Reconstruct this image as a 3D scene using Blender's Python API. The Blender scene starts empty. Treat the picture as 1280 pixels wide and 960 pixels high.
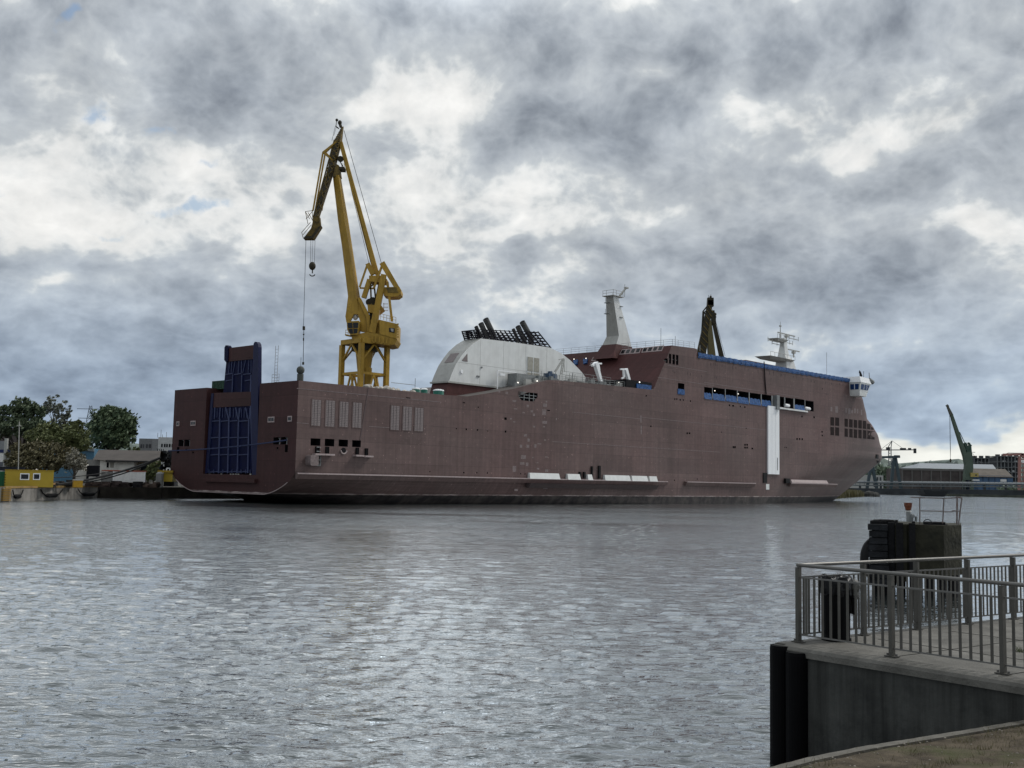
import bpy, math, random
import numpy as np
from mathutils import Matrix, Vector
random.seed(11)
# ------------------------------------------------------------------ camera model, used to lay out real-world positions
F_PX=1315.0; PITCH=.0909; ROLL=.0208; CAMZ=3.8
def ray(px,py):
    u=(px-640)/F_PX; v=(480-py)/F_PX
    c,s=math.cos(ROLL),math.sin(ROLL)
    u,v=u*c-v*s,v*c+u*s
    c,s=math.cos(PITCH),math.sin(PITCH)
    return (u,c-v*s,s+v*c)
def at(px,py,Y):
    d=ray(px,py); t=Y/d[1]; return (d[0]*t,Y,CAMZ+d[2]*t)
def onz(px,py,z):
    d=ray(px,py); t=(z-CAMZ)/d[2]; return (d[0]*t,d[1]*t,z)
def proj(x,y,z):
    z-=CAMZ; c,s=math.cos(PITCH),math.sin(PITCH)
    Z=y*c+z*s; v=(-y*s+z*c)/Z; u=x/Z
    c,s=math.cos(ROLL),math.sin(ROLL)
    u,v=u*c+v*s,v*c-u*s
    return (640+F_PX*u,480-F_PX*v)
TH=.8347; OX,OY=-27.51,135.05; W=30.2
E_=(math.cos(TH),math.sin(TH)); N_=(-math.sin(TH),math.cos(TH))
def hs(px,py,t=0.0):
    d=ray(px,py); den=d[0]*N_[0]+d[1]*N_[1]; k=((OX)*N_[0]+(OY)*N_[1]+t)/den
    x,y=d[0]*k-OX,d[1]*k-OY; return (x*E_[0]+y*E_[1],CAMZ+d[2]*k)
def ht(px,py,s=0.0):
    d=ray(px,py); den=d[0]*E_[0]+d[1]*E_[1]; k=(OX*E_[0]+OY*E_[1]+s)/den
    x,y=d[0]*k-OX,d[1]*k-OY; return (x*N_[0]+y*N_[1],CAMZ+d[2]*k)
def ship(s,t,z): return (OX+s*E_[0]+t*N_[0],OY+s*E_[1]+t*N_[1],z)
def pship(s,t,z): return proj(*ship(s,t,z))
def inship(px,py,P0,n):   # pixel ray met with a plane given in ship coordinates
    d=ray(px,py)
    ds=(d[0]*E_[0]+d[1]*E_[1], d[0]*N_[0]+d[1]*N_[1], d[2])
    o=(-OX*E_[0]-OY*E_[1], -OX*N_[0]-OY*N_[1], CAMZ)
    k=sum((P0[i]-o[i])*n[i] for i in range(3))/sum(ds[i]*n[i] for i in range(3))
    return tuple(o[i]+ds[i]*k for i in range(3))

scn=bpy.context.scene
col=scn.collection
# ------------------------------------------------------------------ materials
MATS={}
def mat(name,base,rough=.6,metal=0.0,var=.15,scale=3.0,bump=0.0,bscale=20.0,dirt=None,dirtscale=.6,dirtamt=.5,emit=None,coord='Object',spec=.22):
    if name in MATS: return MATS[name]
    m=bpy.data.materials.new(name); m.use_nodes=True; nt=m.node_tree; N=nt.nodes; L=nt.links
    b=N['Principled BSDF']; b.inputs['Roughness'].default_value=rough; b.inputs['Metallic'].default_value=metal
    b.inputs['Specular IOR Level'].default_value=spec
    tc=N.new('ShaderNodeTexCoord')
    n=N.new('ShaderNodeTexNoise'); n.inputs['Scale'].default_value=scale; n.inputs['Detail'].default_value=6
    L.new(tc.outputs[coord],n.inputs['Vector'])
    mr=N.new('ShaderNodeMapRange'); mr.inputs[1].default_value=.3; mr.inputs[2].default_value=.7
    mr.inputs[3].default_value=1-var; mr.inputs[4].default_value=1+var; L.new(n.outputs['Fac'],mr.inputs[0])
    vm=N.new('ShaderNodeVectorMath'); vm.operation='SCALE'; vm.inputs[0].default_value=base[:3]; L.new(mr.outputs[0],vm.inputs['Scale'])
    out=vm.outputs[0]
    if dirt:
        n2=N.new('ShaderNodeTexNoise'); n2.inputs['Scale'].default_value=dirtscale; n2.inputs['Detail'].default_value=8; n2.inputs['Roughness'].default_value=.65
        L.new(tc.outputs[coord],n2.inputs['Vector'])
        m2=N.new('ShaderNodeMapRange'); m2.inputs[1].default_value=.5; m2.inputs[2].default_value=.68; m2.inputs[4].default_value=dirtamt; L.new(n2.outputs['Fac'],m2.inputs[0])
        mx=N.new('ShaderNodeMix'); mx.data_type='RGBA'; L.new(m2.outputs[0],mx.inputs[0]); L.new(out,mx.inputs[6]); mx.inputs[7].default_value=(*dirt[:3],1)
        out=mx.outputs[2]
    L.new(out,b.inputs['Base Color'])
    if bump:
        nb=N.new('ShaderNodeTexNoise'); nb.inputs['Scale'].default_value=bscale; nb.inputs['Detail'].default_value=5; L.new(tc.outputs[coord],nb.inputs['Vector'])
        bp=N.new('ShaderNodeBump'); bp.inputs['Strength'].default_value=1; bp.inputs['Distance'].default_value=bump; L.new(nb.outputs['Fac'],bp.inputs['Height']); L.new(bp.outputs[0],b.inputs['Normal'])
    if emit:
        b.inputs['Emission Color'].default_value=(*emit[:3],1); b.inputs['Emission Strength'].default_value=emit[3]
    MATS[name]=m; return m

def hull_mat(name,base,red):
    """primer paint with plate seams, faint patches, streaks, boot-top band"""
    m=bpy.data.materials.new(name); m.use_nodes=True; nt=m.node_tree; N=nt.nodes; L=nt.links
    b=N['Principled BSDF']; b.inputs['Roughness'].default_value=.6; b.inputs['Specular IOR Level'].default_value=.2
    tc=N.new('ShaderNodeTexCoord'); sep=N.new('ShaderNodeSeparateXYZ'); L.new(tc.outputs['Object'],sep.inputs[0])
    add=N.new('ShaderNodeMath'); add.operation='ADD'; L.new(sep.outputs[0],add.inputs[0]); L.new(sep.outputs[1],add.inputs[1])
    cmb=N.new('ShaderNodeCombineXYZ'); L.new(add.outputs[0],cmb.inputs[0]); L.new(sep.outputs[2],cmb.inputs[1])
    def brick(scale,w,h,ms,off=.5):
        br=N.new('ShaderNodeTexBrick'); br.inputs['Scale'].default_value=scale; br.inputs['Brick Width'].default_value=w; br.inputs['Row Height'].default_value=h
        br.inputs['Mortar Size'].default_value=ms; br.inputs['Mortar Smooth'].default_value=.6; br.inputs['Color1'].default_value=(.42,.42,.42,1); br.inputs['Color2'].default_value=(.58,.58,.58,1); br.inputs['Mortar'].default_value=(.3,.3,.3,1)
        br.offset=off
        L.new(cmb.outputs[0],br.inputs['Vector']); return br
    b1=brick(1.0,11.3,2.83,.035); b2=brick(1.0,.75,30.0,.06,0.0); b3=brick(1.0,60.0,.71,.05,0.0)
    def noise(scale,det,vec=None,rough=.6):
        n=N.new('ShaderNodeTexNoise'); n.inputs['Scale'].default_value=scale; n.inputs['Detail'].default_value=det; n.inputs['Roughness'].default_value=rough
        L.new(vec or cmb.outputs[0],n.inputs['Vector']); return n
    def mr(src,a,bb,c,d):
        r=N.new('ShaderNodeMapRange'); r.inputs[1].default_value=a; r.inputs[2].default_value=bb; r.inputs[3].default_value=c; r.inputs[4].default_value=d; L.new(src,r.inputs[0]); return r.outputs[0]
    def mul(a,c):
        x=N.new('ShaderNodeMath'); x.operation='MULTIPLY'; L.new(a,x.inputs[0])
        if isinstance(c,(int,float)): x.inputs[1].default_value=c
        else: L.new(c,x.inputs[1])
        return x.outputs[0]
    v=mr(b1.outputs['Color'],.3,.58,.72,1.08)
    v=mul(v,mr(b2.outputs['Color'],.3,.58,.93,1.02))
    v=mul(v,mr(b3.outputs['Color'],.3,.58,.92,1.02))
    v=mul(v,mr(noise(.09,6,None,.65).outputs['Fac'],.3,.7,.78,1.22))
    v=mul(v,mr(noise(1.3,7,None,.7).outputs['Fac'],.3,.7,.88,1.12))
    st=N.new('ShaderNodeMapping'); st.inputs['Scale'].default_value=(1.6,.05,1); L.new(cmb.outputs[0],st.inputs[0])
    v=mul(v,mr(noise(1.0,7,st.outputs[0]).outputs['Fac'],.3,.7,.86,1.14))
    sp=noise(2.6,1); L_=mr(sp.outputs['Fac'],.73,.76,1.0,2.4); v=mul(v,L_)
    hz=N.new('ShaderNodeMix'); hz.data_type='RGBA'
    L.new(mr(noise(.035,4).outputs['Fac'],.35,.65,0,1),hz.inputs[0]); hz.inputs[6].default_value=(*base,1); hz.inputs[7].default_value=(*red,1)
    sc=N.new('ShaderNodeVectorMath'); sc.operation='SCALE'; L.new(hz.outputs[2],sc.inputs[0]); L.new(v,sc.inputs['Scale'])
    # boot top
    wob=noise(.9,4); zz=N.new('ShaderNodeMath'); zz.operation='ADD'; L.new(sep.outputs[2],zz.inputs[0]); L.new(mr(wob.outputs['Fac'],.3,.7,-.04,.04),zz.inputs[1])
    boot=mr(zz.outputs[0],1.34,1.28,0,1)
    line=mul(mr(zz.outputs[0],1.28,1.33,0,1),mr(zz.outputs[0],1.5,1.42,0,1)); line=mul(line,mr(noise(.4,4).outputs['Fac'],.4,.6,.15,.8))
    bc=N.new('ShaderNodeMix'); bc.data_type='RGBA'; L.new(mr(noise(.5,7,None,.7).outputs['Fac'],.42,.62,0,1),bc.inputs[0]); bc.inputs[6].default_value=(.018,.016,.017,1); bc.inputs[7].default_value=(.06,.05,.047,1)
    ru=N.new('ShaderNodeMix'); ru.data_type='RGBA'; L.new(mr(noise(.16,5,None,.7).outputs['Fac'],.66,.74,0,.7),ru.inputs[0]); L.new(bc.outputs[2],ru.inputs[6]); ru.inputs[7].default_value=(.22,.10,.045,1)
    m1=N.new('ShaderNodeMix'); m1.data_type='RGBA'; L.new(boot,m1.inputs[0]); L.new(sc.outputs[0],m1.inputs[6]); L.new(ru.outputs[2],m1.inputs[7])
    m2=N.new('ShaderNodeMix'); m2.data_type='RGBA'; L.new(line,m2.inputs[0]); L.new(m1.outputs[2],m2.inputs[6]); m2.inputs[7].default_value=(.45,.38,.36,1)
    L.new(m2.outputs[2],b.inputs['Base Color'])
    bp=N.new('ShaderNodeBump'); bp.inputs['Distance'].default_value=.03; L.new(b1.outputs['Color'],bp.inputs['Height']); L.new(bp.outputs[0],b.inputs['Normal'])
    MATS[name]=m; return m

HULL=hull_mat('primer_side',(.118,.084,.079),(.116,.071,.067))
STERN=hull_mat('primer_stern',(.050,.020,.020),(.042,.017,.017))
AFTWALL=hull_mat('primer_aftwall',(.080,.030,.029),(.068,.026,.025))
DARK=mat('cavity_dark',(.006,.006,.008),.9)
BLACKM=mat('black_metal',(.008,.008,.009),.6,spec=.1)
PATCH=mat('light_primer_patch',(.165,.132,.13),.6,var=.3)
PALE=mat('pale_primer',(.34,.28,.275),.6,dirt=(.25,.18,.17))
LOUV=mat('louvre_grey',(.19,.16,.158),.5,var=.1)
WHITE=mat('white_paint',(.62,.63,.62),.45,var=.05,scale=.8,dirt=(.42,.42,.40),dirtscale=.25,dirtamt=.4)
WHITEB=mat('bright_white_paint',(.78,.79,.80),.4,var=.04)
GREYW=mat('grey_paint_shaded_white',(.36,.36,.34),.5,var=.05,dirt=(.22,.22,.2))
GREY=mat('grey_paint',(.2,.21,.21),.5,dirt=(.1,.1,.1))
NAVY=mat('ramp_blue',(.002,.004,.028),.6,spec=.1,var=.25,scale=1.2)
NAVYL=mat('ramp_blue_edge',(.035,.045,.105),.5)
NAVYP=mat('ramp_post_blue',(.003,.006,.040),.5)
TARP=mat('blue_tarp',(.018,.07,.20),.45,var=.45,scale=2.2,bump=.15,bscale=3.0)
GLASSD=mat('dark_glass',(.008,.009,.011),.15,spec=.3)
GLASSB=mat('bluish_glass',(.012,.04,.13),.15,spec=.3)
GRILLE=mat('grille_dark',(.006,.005,.010),.6,spec=.1)
STEELP=mat('exhaust_steel',(.10,.10,.095),.45,metal=.3,dirt=(.03,.03,.03))
YEL=mat('crane_yellow',(.38,.235,.038),.5,var=.10,scale=.5,dirt=(.24,.15,.03),dirtscale=.9,dirtamt=.4)
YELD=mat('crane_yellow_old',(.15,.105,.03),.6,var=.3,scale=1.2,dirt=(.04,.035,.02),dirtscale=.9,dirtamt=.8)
CRANED=mat('crane_dark',(.035,.030,.018),.6,var=.3)
ROPE=mat('rope_dark',(.03,.03,.03),.8)
ROPEB=mat('rope_blue',(.03,.04,.09),.8)
RAILP=mat('railing_light_metal',(.32,.33,.34),.4)
DECK=mat('deck_grey',(.10,.09,.085),.8)
TANKG=mat('tank_green',(.03,.16,.12),.5,dirt=(.2,.25,.22))
CONTG=mat('container_green',(.022,.06,.038),.6,dirt=(.01,.02,.015))
LAMP=mat('lamp_glow',(1,.95,.85),.4,emit=(1,.95,.85,1.6))

# ------------------------------------------------------------------ mesh builder
class MB:
    def __init__(s): s.v=[]; s.f=[]; s.mi=[]
    def face(s,pts,mi=0):
        n=len(s.v); s.v+= [tuple(p) for p in pts]; s.f.append(tuple(range(n,n+len(pts)))); s.mi.append(mi); return s
    def add(s,vs,fs,mi=0):
        n=len(s.v); s.v+=[tuple(p) for p in vs]; s.f+=[tuple(n+i for i in f) for f in fs]; s.mi+=[mi]*len(fs); return s
    def hexa(s,p,mi=0): # p: 4 bottom, 4 top
        return s.add(p,[(3,2,1,0),(4,5,6,7),(0,1,5,4),(1,2,6,5),(2,3,7,6),(3,0,4,7)],mi)
    def box(s,x0,x1,y0,y1,z0,z1,mi=0):
        return s.hexa([(x0,y0,z0),(x1,y0,z0),(x1,y1,z0),(x0,y1,z0),(x0,y0,z1),(x1,y0,z1),(x1,y1,z1),(x0,y1,z1)],mi)
    def beam(s,a,b,w,h=None,w2=None,h2=None,up=(0,0,1),mi=0):
        h=w if h is None else h; w2=w if w2 is None else w2; h2=h if h2 is None else h2
        a=Vector(a); b=Vector(b); d=(b-a)
        if d.length<1e-6: return s
        d.normalize(); u=Vector(up)
        if abs(d.dot(u))>.97: u=Vector((0,1,0)) if abs(d.y)<.9 else Vector((1,0,0))
        x=d.cross(u).normalized(); y=x.cross(d).normalized()
        P=[]
        for c,ww,hh in ((a,w,h),(b,w2,h2)):
            for sx,sy in ((-1,-1),(1,-1),(1,1),(-1,1)): P.append(tuple(c+x*sx*ww/2+y*sy*hh/2))
        return s.hexa(P,mi)
    def tube(s,pts,r,n=8,cap=True,mi=0):
        pts=[Vector(p) for p in pts]; rs=r if isinstance(r,(list,tuple)) else [r]*len(pts)
        vs=[];fs=[]; px=None
        for i,p in enumerate(pts):
            d=(pts[min(i+1,len(pts)-1)]-pts[max(i-1,0)]).normalized()
            if px is None:
                u=Vector((0,0,1)) if abs(d.z)<.9 else Vector((1,0,0)); px=d.cross(u).normalized()
            else: px=(px-d*px.dot(d)).normalized()
            py=d.cross(px)
            for k in range(n):
                a=2*math.pi*k/n; vs.append(tuple(p+(px*math.cos(a)+py*math.sin(a))*rs[i]))
        for i in range(len(pts)-1):
            for k in range(n):
                a=i*n+k; b=i*n+(k+1)%n; fs.append((a,b,b+n,a+n))
        if cap: fs.append(tuple(range(n))[::-1]); fs.append(tuple(range((len(pts)-1)*n,len(pts)*n)))
        return s.add(vs,fs,mi)
    def sphere(s,c,r,n=8,sz=1,mi=0):
        pts=[];rs=[]
        for i in range(n+1):
            a=math.pi*i/n; pts.append((c[0],c[1],c[2]-r*sz*math.cos(a))); rs.append(max(r*math.sin(a),1e-3))
        return s.tube(pts,rs,n+2,True,mi)
    def prism(s,poly,off,mi=0): # poly list of 3d points, extruded by vector off
        n=len(poly); q=[tuple(Vector(p)+Vector(off)) for p in poly]
        fs=[tuple(range(n))[::-1],tuple(range(n,2*n))]+[(i,(i+1)%n,n+(i+1)%n,n+i) for i in range(n)]
        return s.add(list(poly)+q,fs,mi)
    def build(s,name,m,parent=None,smooth=False):
        me=bpy.data.meshes.new(name); 
        o=Vector(parent['_o']) if (parent is not None and '_o' in parent.keys()) else Vector((0,0,0))
        me.from_pydata([tuple(Vector(p)-o) for p in s.v],[],s.f)
        ms=m if isinstance(m,(list,tuple)) else [m]
        for x in ms: me.materials.append(x)
        if any(s.mi): me.polygons.foreach_set('material_index',s.mi)
        if smooth: me.polygons.foreach_set('use_smooth',[True]*len(me.polygons))
        me.validate(); me.update()
        ob=bpy.data.objects.new(name,me); col.objects.link(ob)
        if parent is not None:
            ob.parent=parent
            if '_o' in parent.keys(): ob['_o']=tuple(parent['_o'])
        return ob
def fixnormals(ob):
    import bmesh
    bm=bmesh.new(); bm.from_mesh(ob.data); bmesh.ops.recalc_face_normals(bm,faces=bm.faces); bm.to_mesh(ob.data); bm.free()
def thing(name,label,cat,loc,group=None):
    o=bpy.data.objects.new(name,None); col.objects.link(o); o.location=loc; o['label']=label; o['category']=cat; o['_o']=tuple(loc)
    o.empty_display_size=.5
    if group: o['group']=group
    return o
def tag(o,label,cat,group=None,kind=None):
    if label: o['label']=label; o['category']=cat
    if group: o['group']=group
    if kind: o['kind']=kind
    return o
def struct(o): o['kind']='structure'; return o
# ================================================================== the ferry (ship coordinates: s aft->fore, t starboard->port, z up)
ferry=bpy.data.objects.new('ferry',None); col.objects.link(ferry); ferry.location=(OX,OY,0); ferry.rotation_euler=(0,0,TH)
tag(ferry,'huge unfinished passenger ferry in dull red brown primer moored across the water','ferry')
def lerp_tab(tab,x):
    if x<=tab[0][0]: return tab[0][1]
    for (a,b),(c,d) in zip(tab,tab[1:]):
        if x<=c: return b+(d-b)*(x-a)/(c-a)
    return tab[-1][1]
TOP=[(0,16.0),(26,16.05),(31,16.2),(34.6,16.85),(38,17.5),(41,18.1),(46,19.3),(49.6,20.25),(52,20.4),(64,20.7),(79.4,20.95),(80.2,21.2),(86.1,29.95),(93.8,30.25),(94.9,30.2),(95.2,29.35),(165,30.1),(400,30.1)]
ST=[(-2,182.0),(0,187),(.43,188.1),(5.33,202.1),(10.07,214.4),(11.3,217.6),(12.2,217.3),(14.3,213.7),(17.35,205.8),(19.7,197.2),(21.3,190.7),(26.5,182.5),(30.35,175.6)]
def S_of(z): return lerp_tab(ST,z)
def e_of(z): return lerp_tab([(0,75),(9,72),(13,60),(16,44),(18,34),(20,26),(22,20),(26,14),(32,12)],z)
def p_of(z): return 1.7 if z<6 else (1.7+(z-6)*.1 if z<14 else 2.5)
def sm(x): x=max(0,min(1,x)); return x*x*(3-2*x)
def zb_of(s): return 1.2-3.4*sm(s/22)
def inset(s,z):
    r=6.5+(.5-6.5)*sm(s/95); zb=zb_of(s); d=4.1-max(z,zb)
    if d<=0: return 0
    k=min(1,d/(4.1-zb)); return r*(.45*k**1.15+.55*(1-math.sqrt(max(0,1-k*k*.96)))*1.25)
def hb(s,z):
    S=S_of(z); e=e_of(z); a=(s-(S-e))/e
    b=W/2
    if a>0: b=W/2*(1-min(a,1)**p_of(z))
    return max(0,min(b,W/2-inset(s,z)*(1 if a<=0 else (1-min(a,1)))))
FIX=sorted(set([0,1,2,4,6,8,11,14,18,22,26,31,34.6,38,41,44,46,49.6,52,58,64,72,79.4,80.2,86.1,90,93.8,94.9,95.2,100,106,112]))
NU=46
def zrow(s,j,NL=8,NH=44):
    zb=zb_of(s); zt=lerp_tab(TOP,s)
    if j<=NL: return zb+(4.1-zb)*j/NL
    return 4.1+(zt-4.1)*(j-NL)/NH
NJ=8+44+1
vs=[];idx={}
def surfpt(ci,j):
    if ci<len(FIX):
        s=FIX[ci]; z=zrow(s,j)
    else:
        z=zrow(150,j); u=(ci-len(FIX)+1)/NU; u=1-(1-u)**1.35
        s=112+u*(S_of(z)-112)
    return s,z,hb(s,z)
NC=len(FIX)+NU
hullb=MB()
V={}
for ci in range(NC):
    for j in range(NJ):
        s,z,b=surfpt(ci,j)
        if ci==NC-1: b=0
        for side,sg in ((0,-1),(1,1)):
            V[(ci,j,side)]=len(hullb.v); hullb.v.append((s,W/2+sg*b,z))
def addf(f,mi): hullb.f.append(f); hullb.mi.append(mi)
for ci in range(NC-1):
    for j in range(NJ-1):
        addf((V[ci,j,0],V[ci+1,j,0],V[ci+1,j+1,0],V[ci,j+1,0]),0)
        addf((V[ci,j,1],V[ci,j+1,1],V[ci+1,j+1,1],V[ci+1,j,1]),0)
    s0=surfpt(ci,NJ-1)[0]
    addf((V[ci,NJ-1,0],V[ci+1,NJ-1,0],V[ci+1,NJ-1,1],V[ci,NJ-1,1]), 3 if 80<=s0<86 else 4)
    addf((V[ci,0,0],V[ci,0,1],V[ci+1,0,1],V[ci+1,0,0]),0)
for j in range(NJ-1):
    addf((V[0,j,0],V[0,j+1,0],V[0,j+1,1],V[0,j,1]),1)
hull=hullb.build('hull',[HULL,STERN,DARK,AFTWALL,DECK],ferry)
import bmesh
bm=bmesh.new(); bm.from_mesh(hull.data); bmesh.ops.remove_doubles(bm,verts=bm.verts,dist=.001); bmesh.ops.recalc_face_normals(bm,faces=bm.faces); bm.to_mesh(hull.data); bm.free()

# ---- helpers that lay features on the starboard side
def side(px,py,off=0.0):
    """point of the starboard shell seen at a pixel"""
    s,z=hs(px,py)
    for it in range(14):
        h=hb(s,z); t=W/2-h
        s2,z2=hs(px,py,t)
        s,z=s*.4+s2*.6,z*.4+z2*.6
    t=W/2-hb(s,z)
    ds=(hb(s+.3,z)-hb(s-.3,z))/.6; dz=(hb(s,z+.3)-hb(s,z-.3))/.6
    n=Vector((-ds,-1,-dz)).normalized()
    return Vector((s,t,z))+n*off
def sidebox(mb,x0,ytop,ybot,x1,o0=-.05,o1=.04,mi=0,slant=True):
    """panel on the shell: left x, top and bottom at the left edge, right x"""
    s0,zt=hs(x0,ytop); _,zb=hs(x0,ybot); s1=hs(x1,ytop)[0]
    mb.box(s0,s1,-o1,-o0,zb,zt,mi)
def Z(zx,zy,x0,y0,k): return x0+zx/k,y0+zy/k
def rects(lst,x0,y0,k): return [(x0+a/k,y0+b/k,y0+c/k,x0+d/k) for a,b,c,d in lst]
cut=MB()
def cutside(r,depth=1.5):
    s0,zt=hs(r[0],r[1]); _,zb=hs(r[0],r[2]); s1=hs(r[3],r[1])[0]
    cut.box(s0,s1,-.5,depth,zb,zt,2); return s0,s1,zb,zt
def cuttrans(x0,y0,x1,y1,depth=1.2):
    t1,zt=ht(x0,y0); t0,zb=ht(x1,y1)
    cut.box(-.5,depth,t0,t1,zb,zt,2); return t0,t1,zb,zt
# mooring deck openings, starboard quarter
moor=[cutside(r) for r in rects([(130,355,397,186),(211,358,400,265),(290,362,402,343),(367,366,405,417)],360,470,4.571)]
fair=[cutside(r,.6) for r in rects([(155,402,440,180),(213,403,442,234),(386,409,448,404),(438,413,452,456)],360,470,4.571)]
# strip of lifeboat-deck openings
strip=rects([(482,588,695,560),(568,592,705,688),(697,607,720,808),(818,627,738,926),(937,645,750,1047),(1057,660,768,1152),(1170,674,778,1215),(1222,682,785,1290)],820,410,8)
strip+=rects([(688,468,512,726),(732,473,517,774),(777,481,525,813)],780,360,3.43)
stripd=[]
for r in strip:
    s0,s1,zb,zt=cutside((r[0],r[1],r[2],r[3]),3.0); stripd.append((s0,s1,zb,zt))
o1=cutside((847.5,478.5,492,855.5),2.0)
o2=cutside((797,478,487,815),2.0) if False else None
tall=[cutside(r,.4) for r in rects([(95,302,348,118),(130,257,355,152),(165,262,362,190),(200,268,367,224)],820,410,8)]
# mooring window amidships
mw=cutside((648,489,500,672),1.5)
# transom openings
tro=[cuttrans(*[200+v/3.84 if i%2==0 else 400+v/3.84 for i,v in enumerate(q)]) for q in [(90,575,113,606),(118,574,143,606),(545,563,576,597),(581,562,611,597)]]
for q in [(82,610,92,640),(122,618,130,628),(155,632,162,640),(560,610,568,620),(600,600,613,634)]:
    cuttrans(*[200+v/3.84 if i%2==0 else 400+v/3.84 for i,v in enumerate(q)],depth=.4)
# small side scuttles
small=[]
for x,y,w,h in [(962,301,6,6),(1019,304,8,10),(1083,308,8,10),(1141,314,5,5),(1243,243,14,14),(1243,317,9,12),(1087,178,6,7),(1005,152,14,5),(687,124,24,5),(811,546,5,7),(1005,552,8,8),(1079,553,6,8),(1139,554,6,8)]:
    small.append((360+(x-w/2)/4.571,470+(y-h/2)/4.571,470+(y+h/2)/4.571,360+(x+w/2)/4.571))
for x,y,w,h in [(300,150,18,6),(858,67,7,9),(1022,86,6,9),(1033,86,6,9),(1053,90,7,9),(1070,91,7,9),(1111,97,7,8),(885,241,8,8),(1093,281,9,10),(1106,281,8,10),(141,513,6,6),(166,514,6,6),(1020,550,5,6),(1150,543,5,6)]:
    small.append((620+(x-w/2)/4.571,480+(y-h/2)/4.571,480+(y+h/2)/4.571,620+(x+w/2)/4.571))
for x,y,w,h in [(735,772,14,16),(771,776,20,16),(843,784,10,16),(888,790,14,16)]:
    small.append((820+(x-w/2)/8,410+(y-h/2)/8,410+(y+h/2)/8,820+(x+w/2)/8))
for x,y,w,h in [(469,682,6,9),(476,682,6,9),(519,672,7,7),(528,672,7,7),(519,684,7,7),(528,684,7,7),(550,688,7,7),(742,647,6,8),(753,647,6,8),(764,648,6,8),(763,551,5,7),(815,554,6,8),(849,616,5,7),(850,632,5,7),(690,683,4,4),(697,684,4,4),(524,601,4,4),(418,618,3,4),(850,432,3,3)]:
    small.append((780+(x-w/2)/3.43,360+(y-h/2)/3.43,360+(y+h/2)/3.43,780+(x+w/2)/3.43))
for r in small:
    s0,zt=hs(r[0],r[1]); _,zb=hs(r[0],r[2]); s1=hs(r[3],r[1])[0]
    cut.box(s0,s1,-.3,.35,zb,zt,2)
# stern ramp slot
sl_t0=ht(317.5,540)[0]; sl_t1=ht(258.5,540)[0]; sl_zb=ht(288,593)[1]
cut.box(-1,2.6,sl_t0-.9,sl_t1+.5,sl_zb,20,1)
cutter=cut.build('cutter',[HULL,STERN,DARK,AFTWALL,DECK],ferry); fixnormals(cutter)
md=hull.modifiers.new('b','BOOLEAN'); md.operation='DIFFERENCE'; md.object=cutter; md.solver='EXACT'; md.use_self=True
bpy.context.view_layer.update()
dg=bpy.context.evaluated_depsgraph_get(); me2=bpy.data.meshes.new_from_object(hull.evaluated_get(dg)); hull.modifiers.clear()
print('hull faces',len(hull.data.polygons),'->',len(me2.polygons))
if len(me2.polygons)>1000: hull.data=me2
bpy.data.objects.remove(cutter)

def P(name,mb,m,parent=ferry,label=None,smooth=False):
    o=mb.build(name,m,parent,smooth)
    if label: o['label']=label
    return o
# ---- tarpaulins in the openings
for k in (0,1,2,3,4,5,9):
    s0,s1,zb,zt=stripd[k]; m=MB(); zm=zb+(zt-zb)*(.48 if k<6 else .42)
    n=8
    for i in range(n):
        a=s0+(s1-s0)*i/n; b=s0+(s1-s0)*(i+1)/n; ja=.08*math.sin(i*2.3+k); jb=.08*math.sin((i+1)*2.3+k)
        m.face([(a,-.12-ja*.5,zb-.25),(b,-.12-jb*.5,zb-.25),(b,.15,zm+jb),(a,.15,zm+ja)])
    P('tarpaulin',m,TARP)
s0,s1,zb,zt=o1; m=MB().box(s0-.15,s1,-.1,.0,zb-.1,zb+(zt-zb)*.45); P('tarpaulin',m,TARP)
for k in range(len(stripd)-1):
    a=stripd[k][1]; b=stripd[k+1][0]
    if b-a<1.2: P('opening_post',MB().box(a+.05,b-.05,-.03,.12,stripd[k][2],stripd[k][3]),GREY)
# things seen inside the boat deck openings
for k in (1,2,3,4,5):
    s0,s1,zb,zt=stripd[k]; s=s0+(s1-s0)*[.5,.6,.2,.5,.15,.35][k]
    P('deck_light',MB().sphere((s,1.2,zt-.45),.11,6),LAMP)
for k,w in ((8,1.5),(10,1.8)):
    s0,s1,zb,zt=stripd[k]; sc_=(s0+s1)/2
    P('life_raft_canister',MB().tube([(sc_-w*.7,.55,zb+.55),(sc_-w*.55,.55,zb+.55),(sc_+w*.55,.55,zb+.55),(sc_+w*.7,.55,zb+.55)],[.25,.42,.42,.25],12),WHITEB,smooth=True)
s0,s1,zb,zt=stripd[6]; P('hoist_cage',MB().box(s0+.5,s1-.3,-.7,.3,zb-.6,zt+.1).box(s0+.35,s1-.15,-.85,.45,zb-.75,zb-.6),GREY)
# ---- the blue sheeting draped over the top edge
m=MB(); pa=hs(872,441)[0]; pb=hs(1063,473)[0]; n=150
rng=random.Random(5); prev=None
for i in range(n+1):
    s=pa+(pb-pa)*i/n; zt=lerp_tab(TOP,max(s,95.3)); k=.5+.5*math.sin(i*1.27)+rng.uniform(-.3,.3)
    q=[(s,-.08-.06*k,zt-.68-.16*rng.random()-.1*k),(s,-.16-.1*k,zt-.45),(s,-.13-.05*k,zt+.12+.08*k),(s,.6,zt+.16),(s,1.6,zt+.1)]
    if prev:
        for a in range(4): m.face([prev[a],q[a],q[a+1],prev[a+1]])
    prev=q
P('tarpaulin',m,TARP,label='long crumpled blue sheeting over the top edge')
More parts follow.
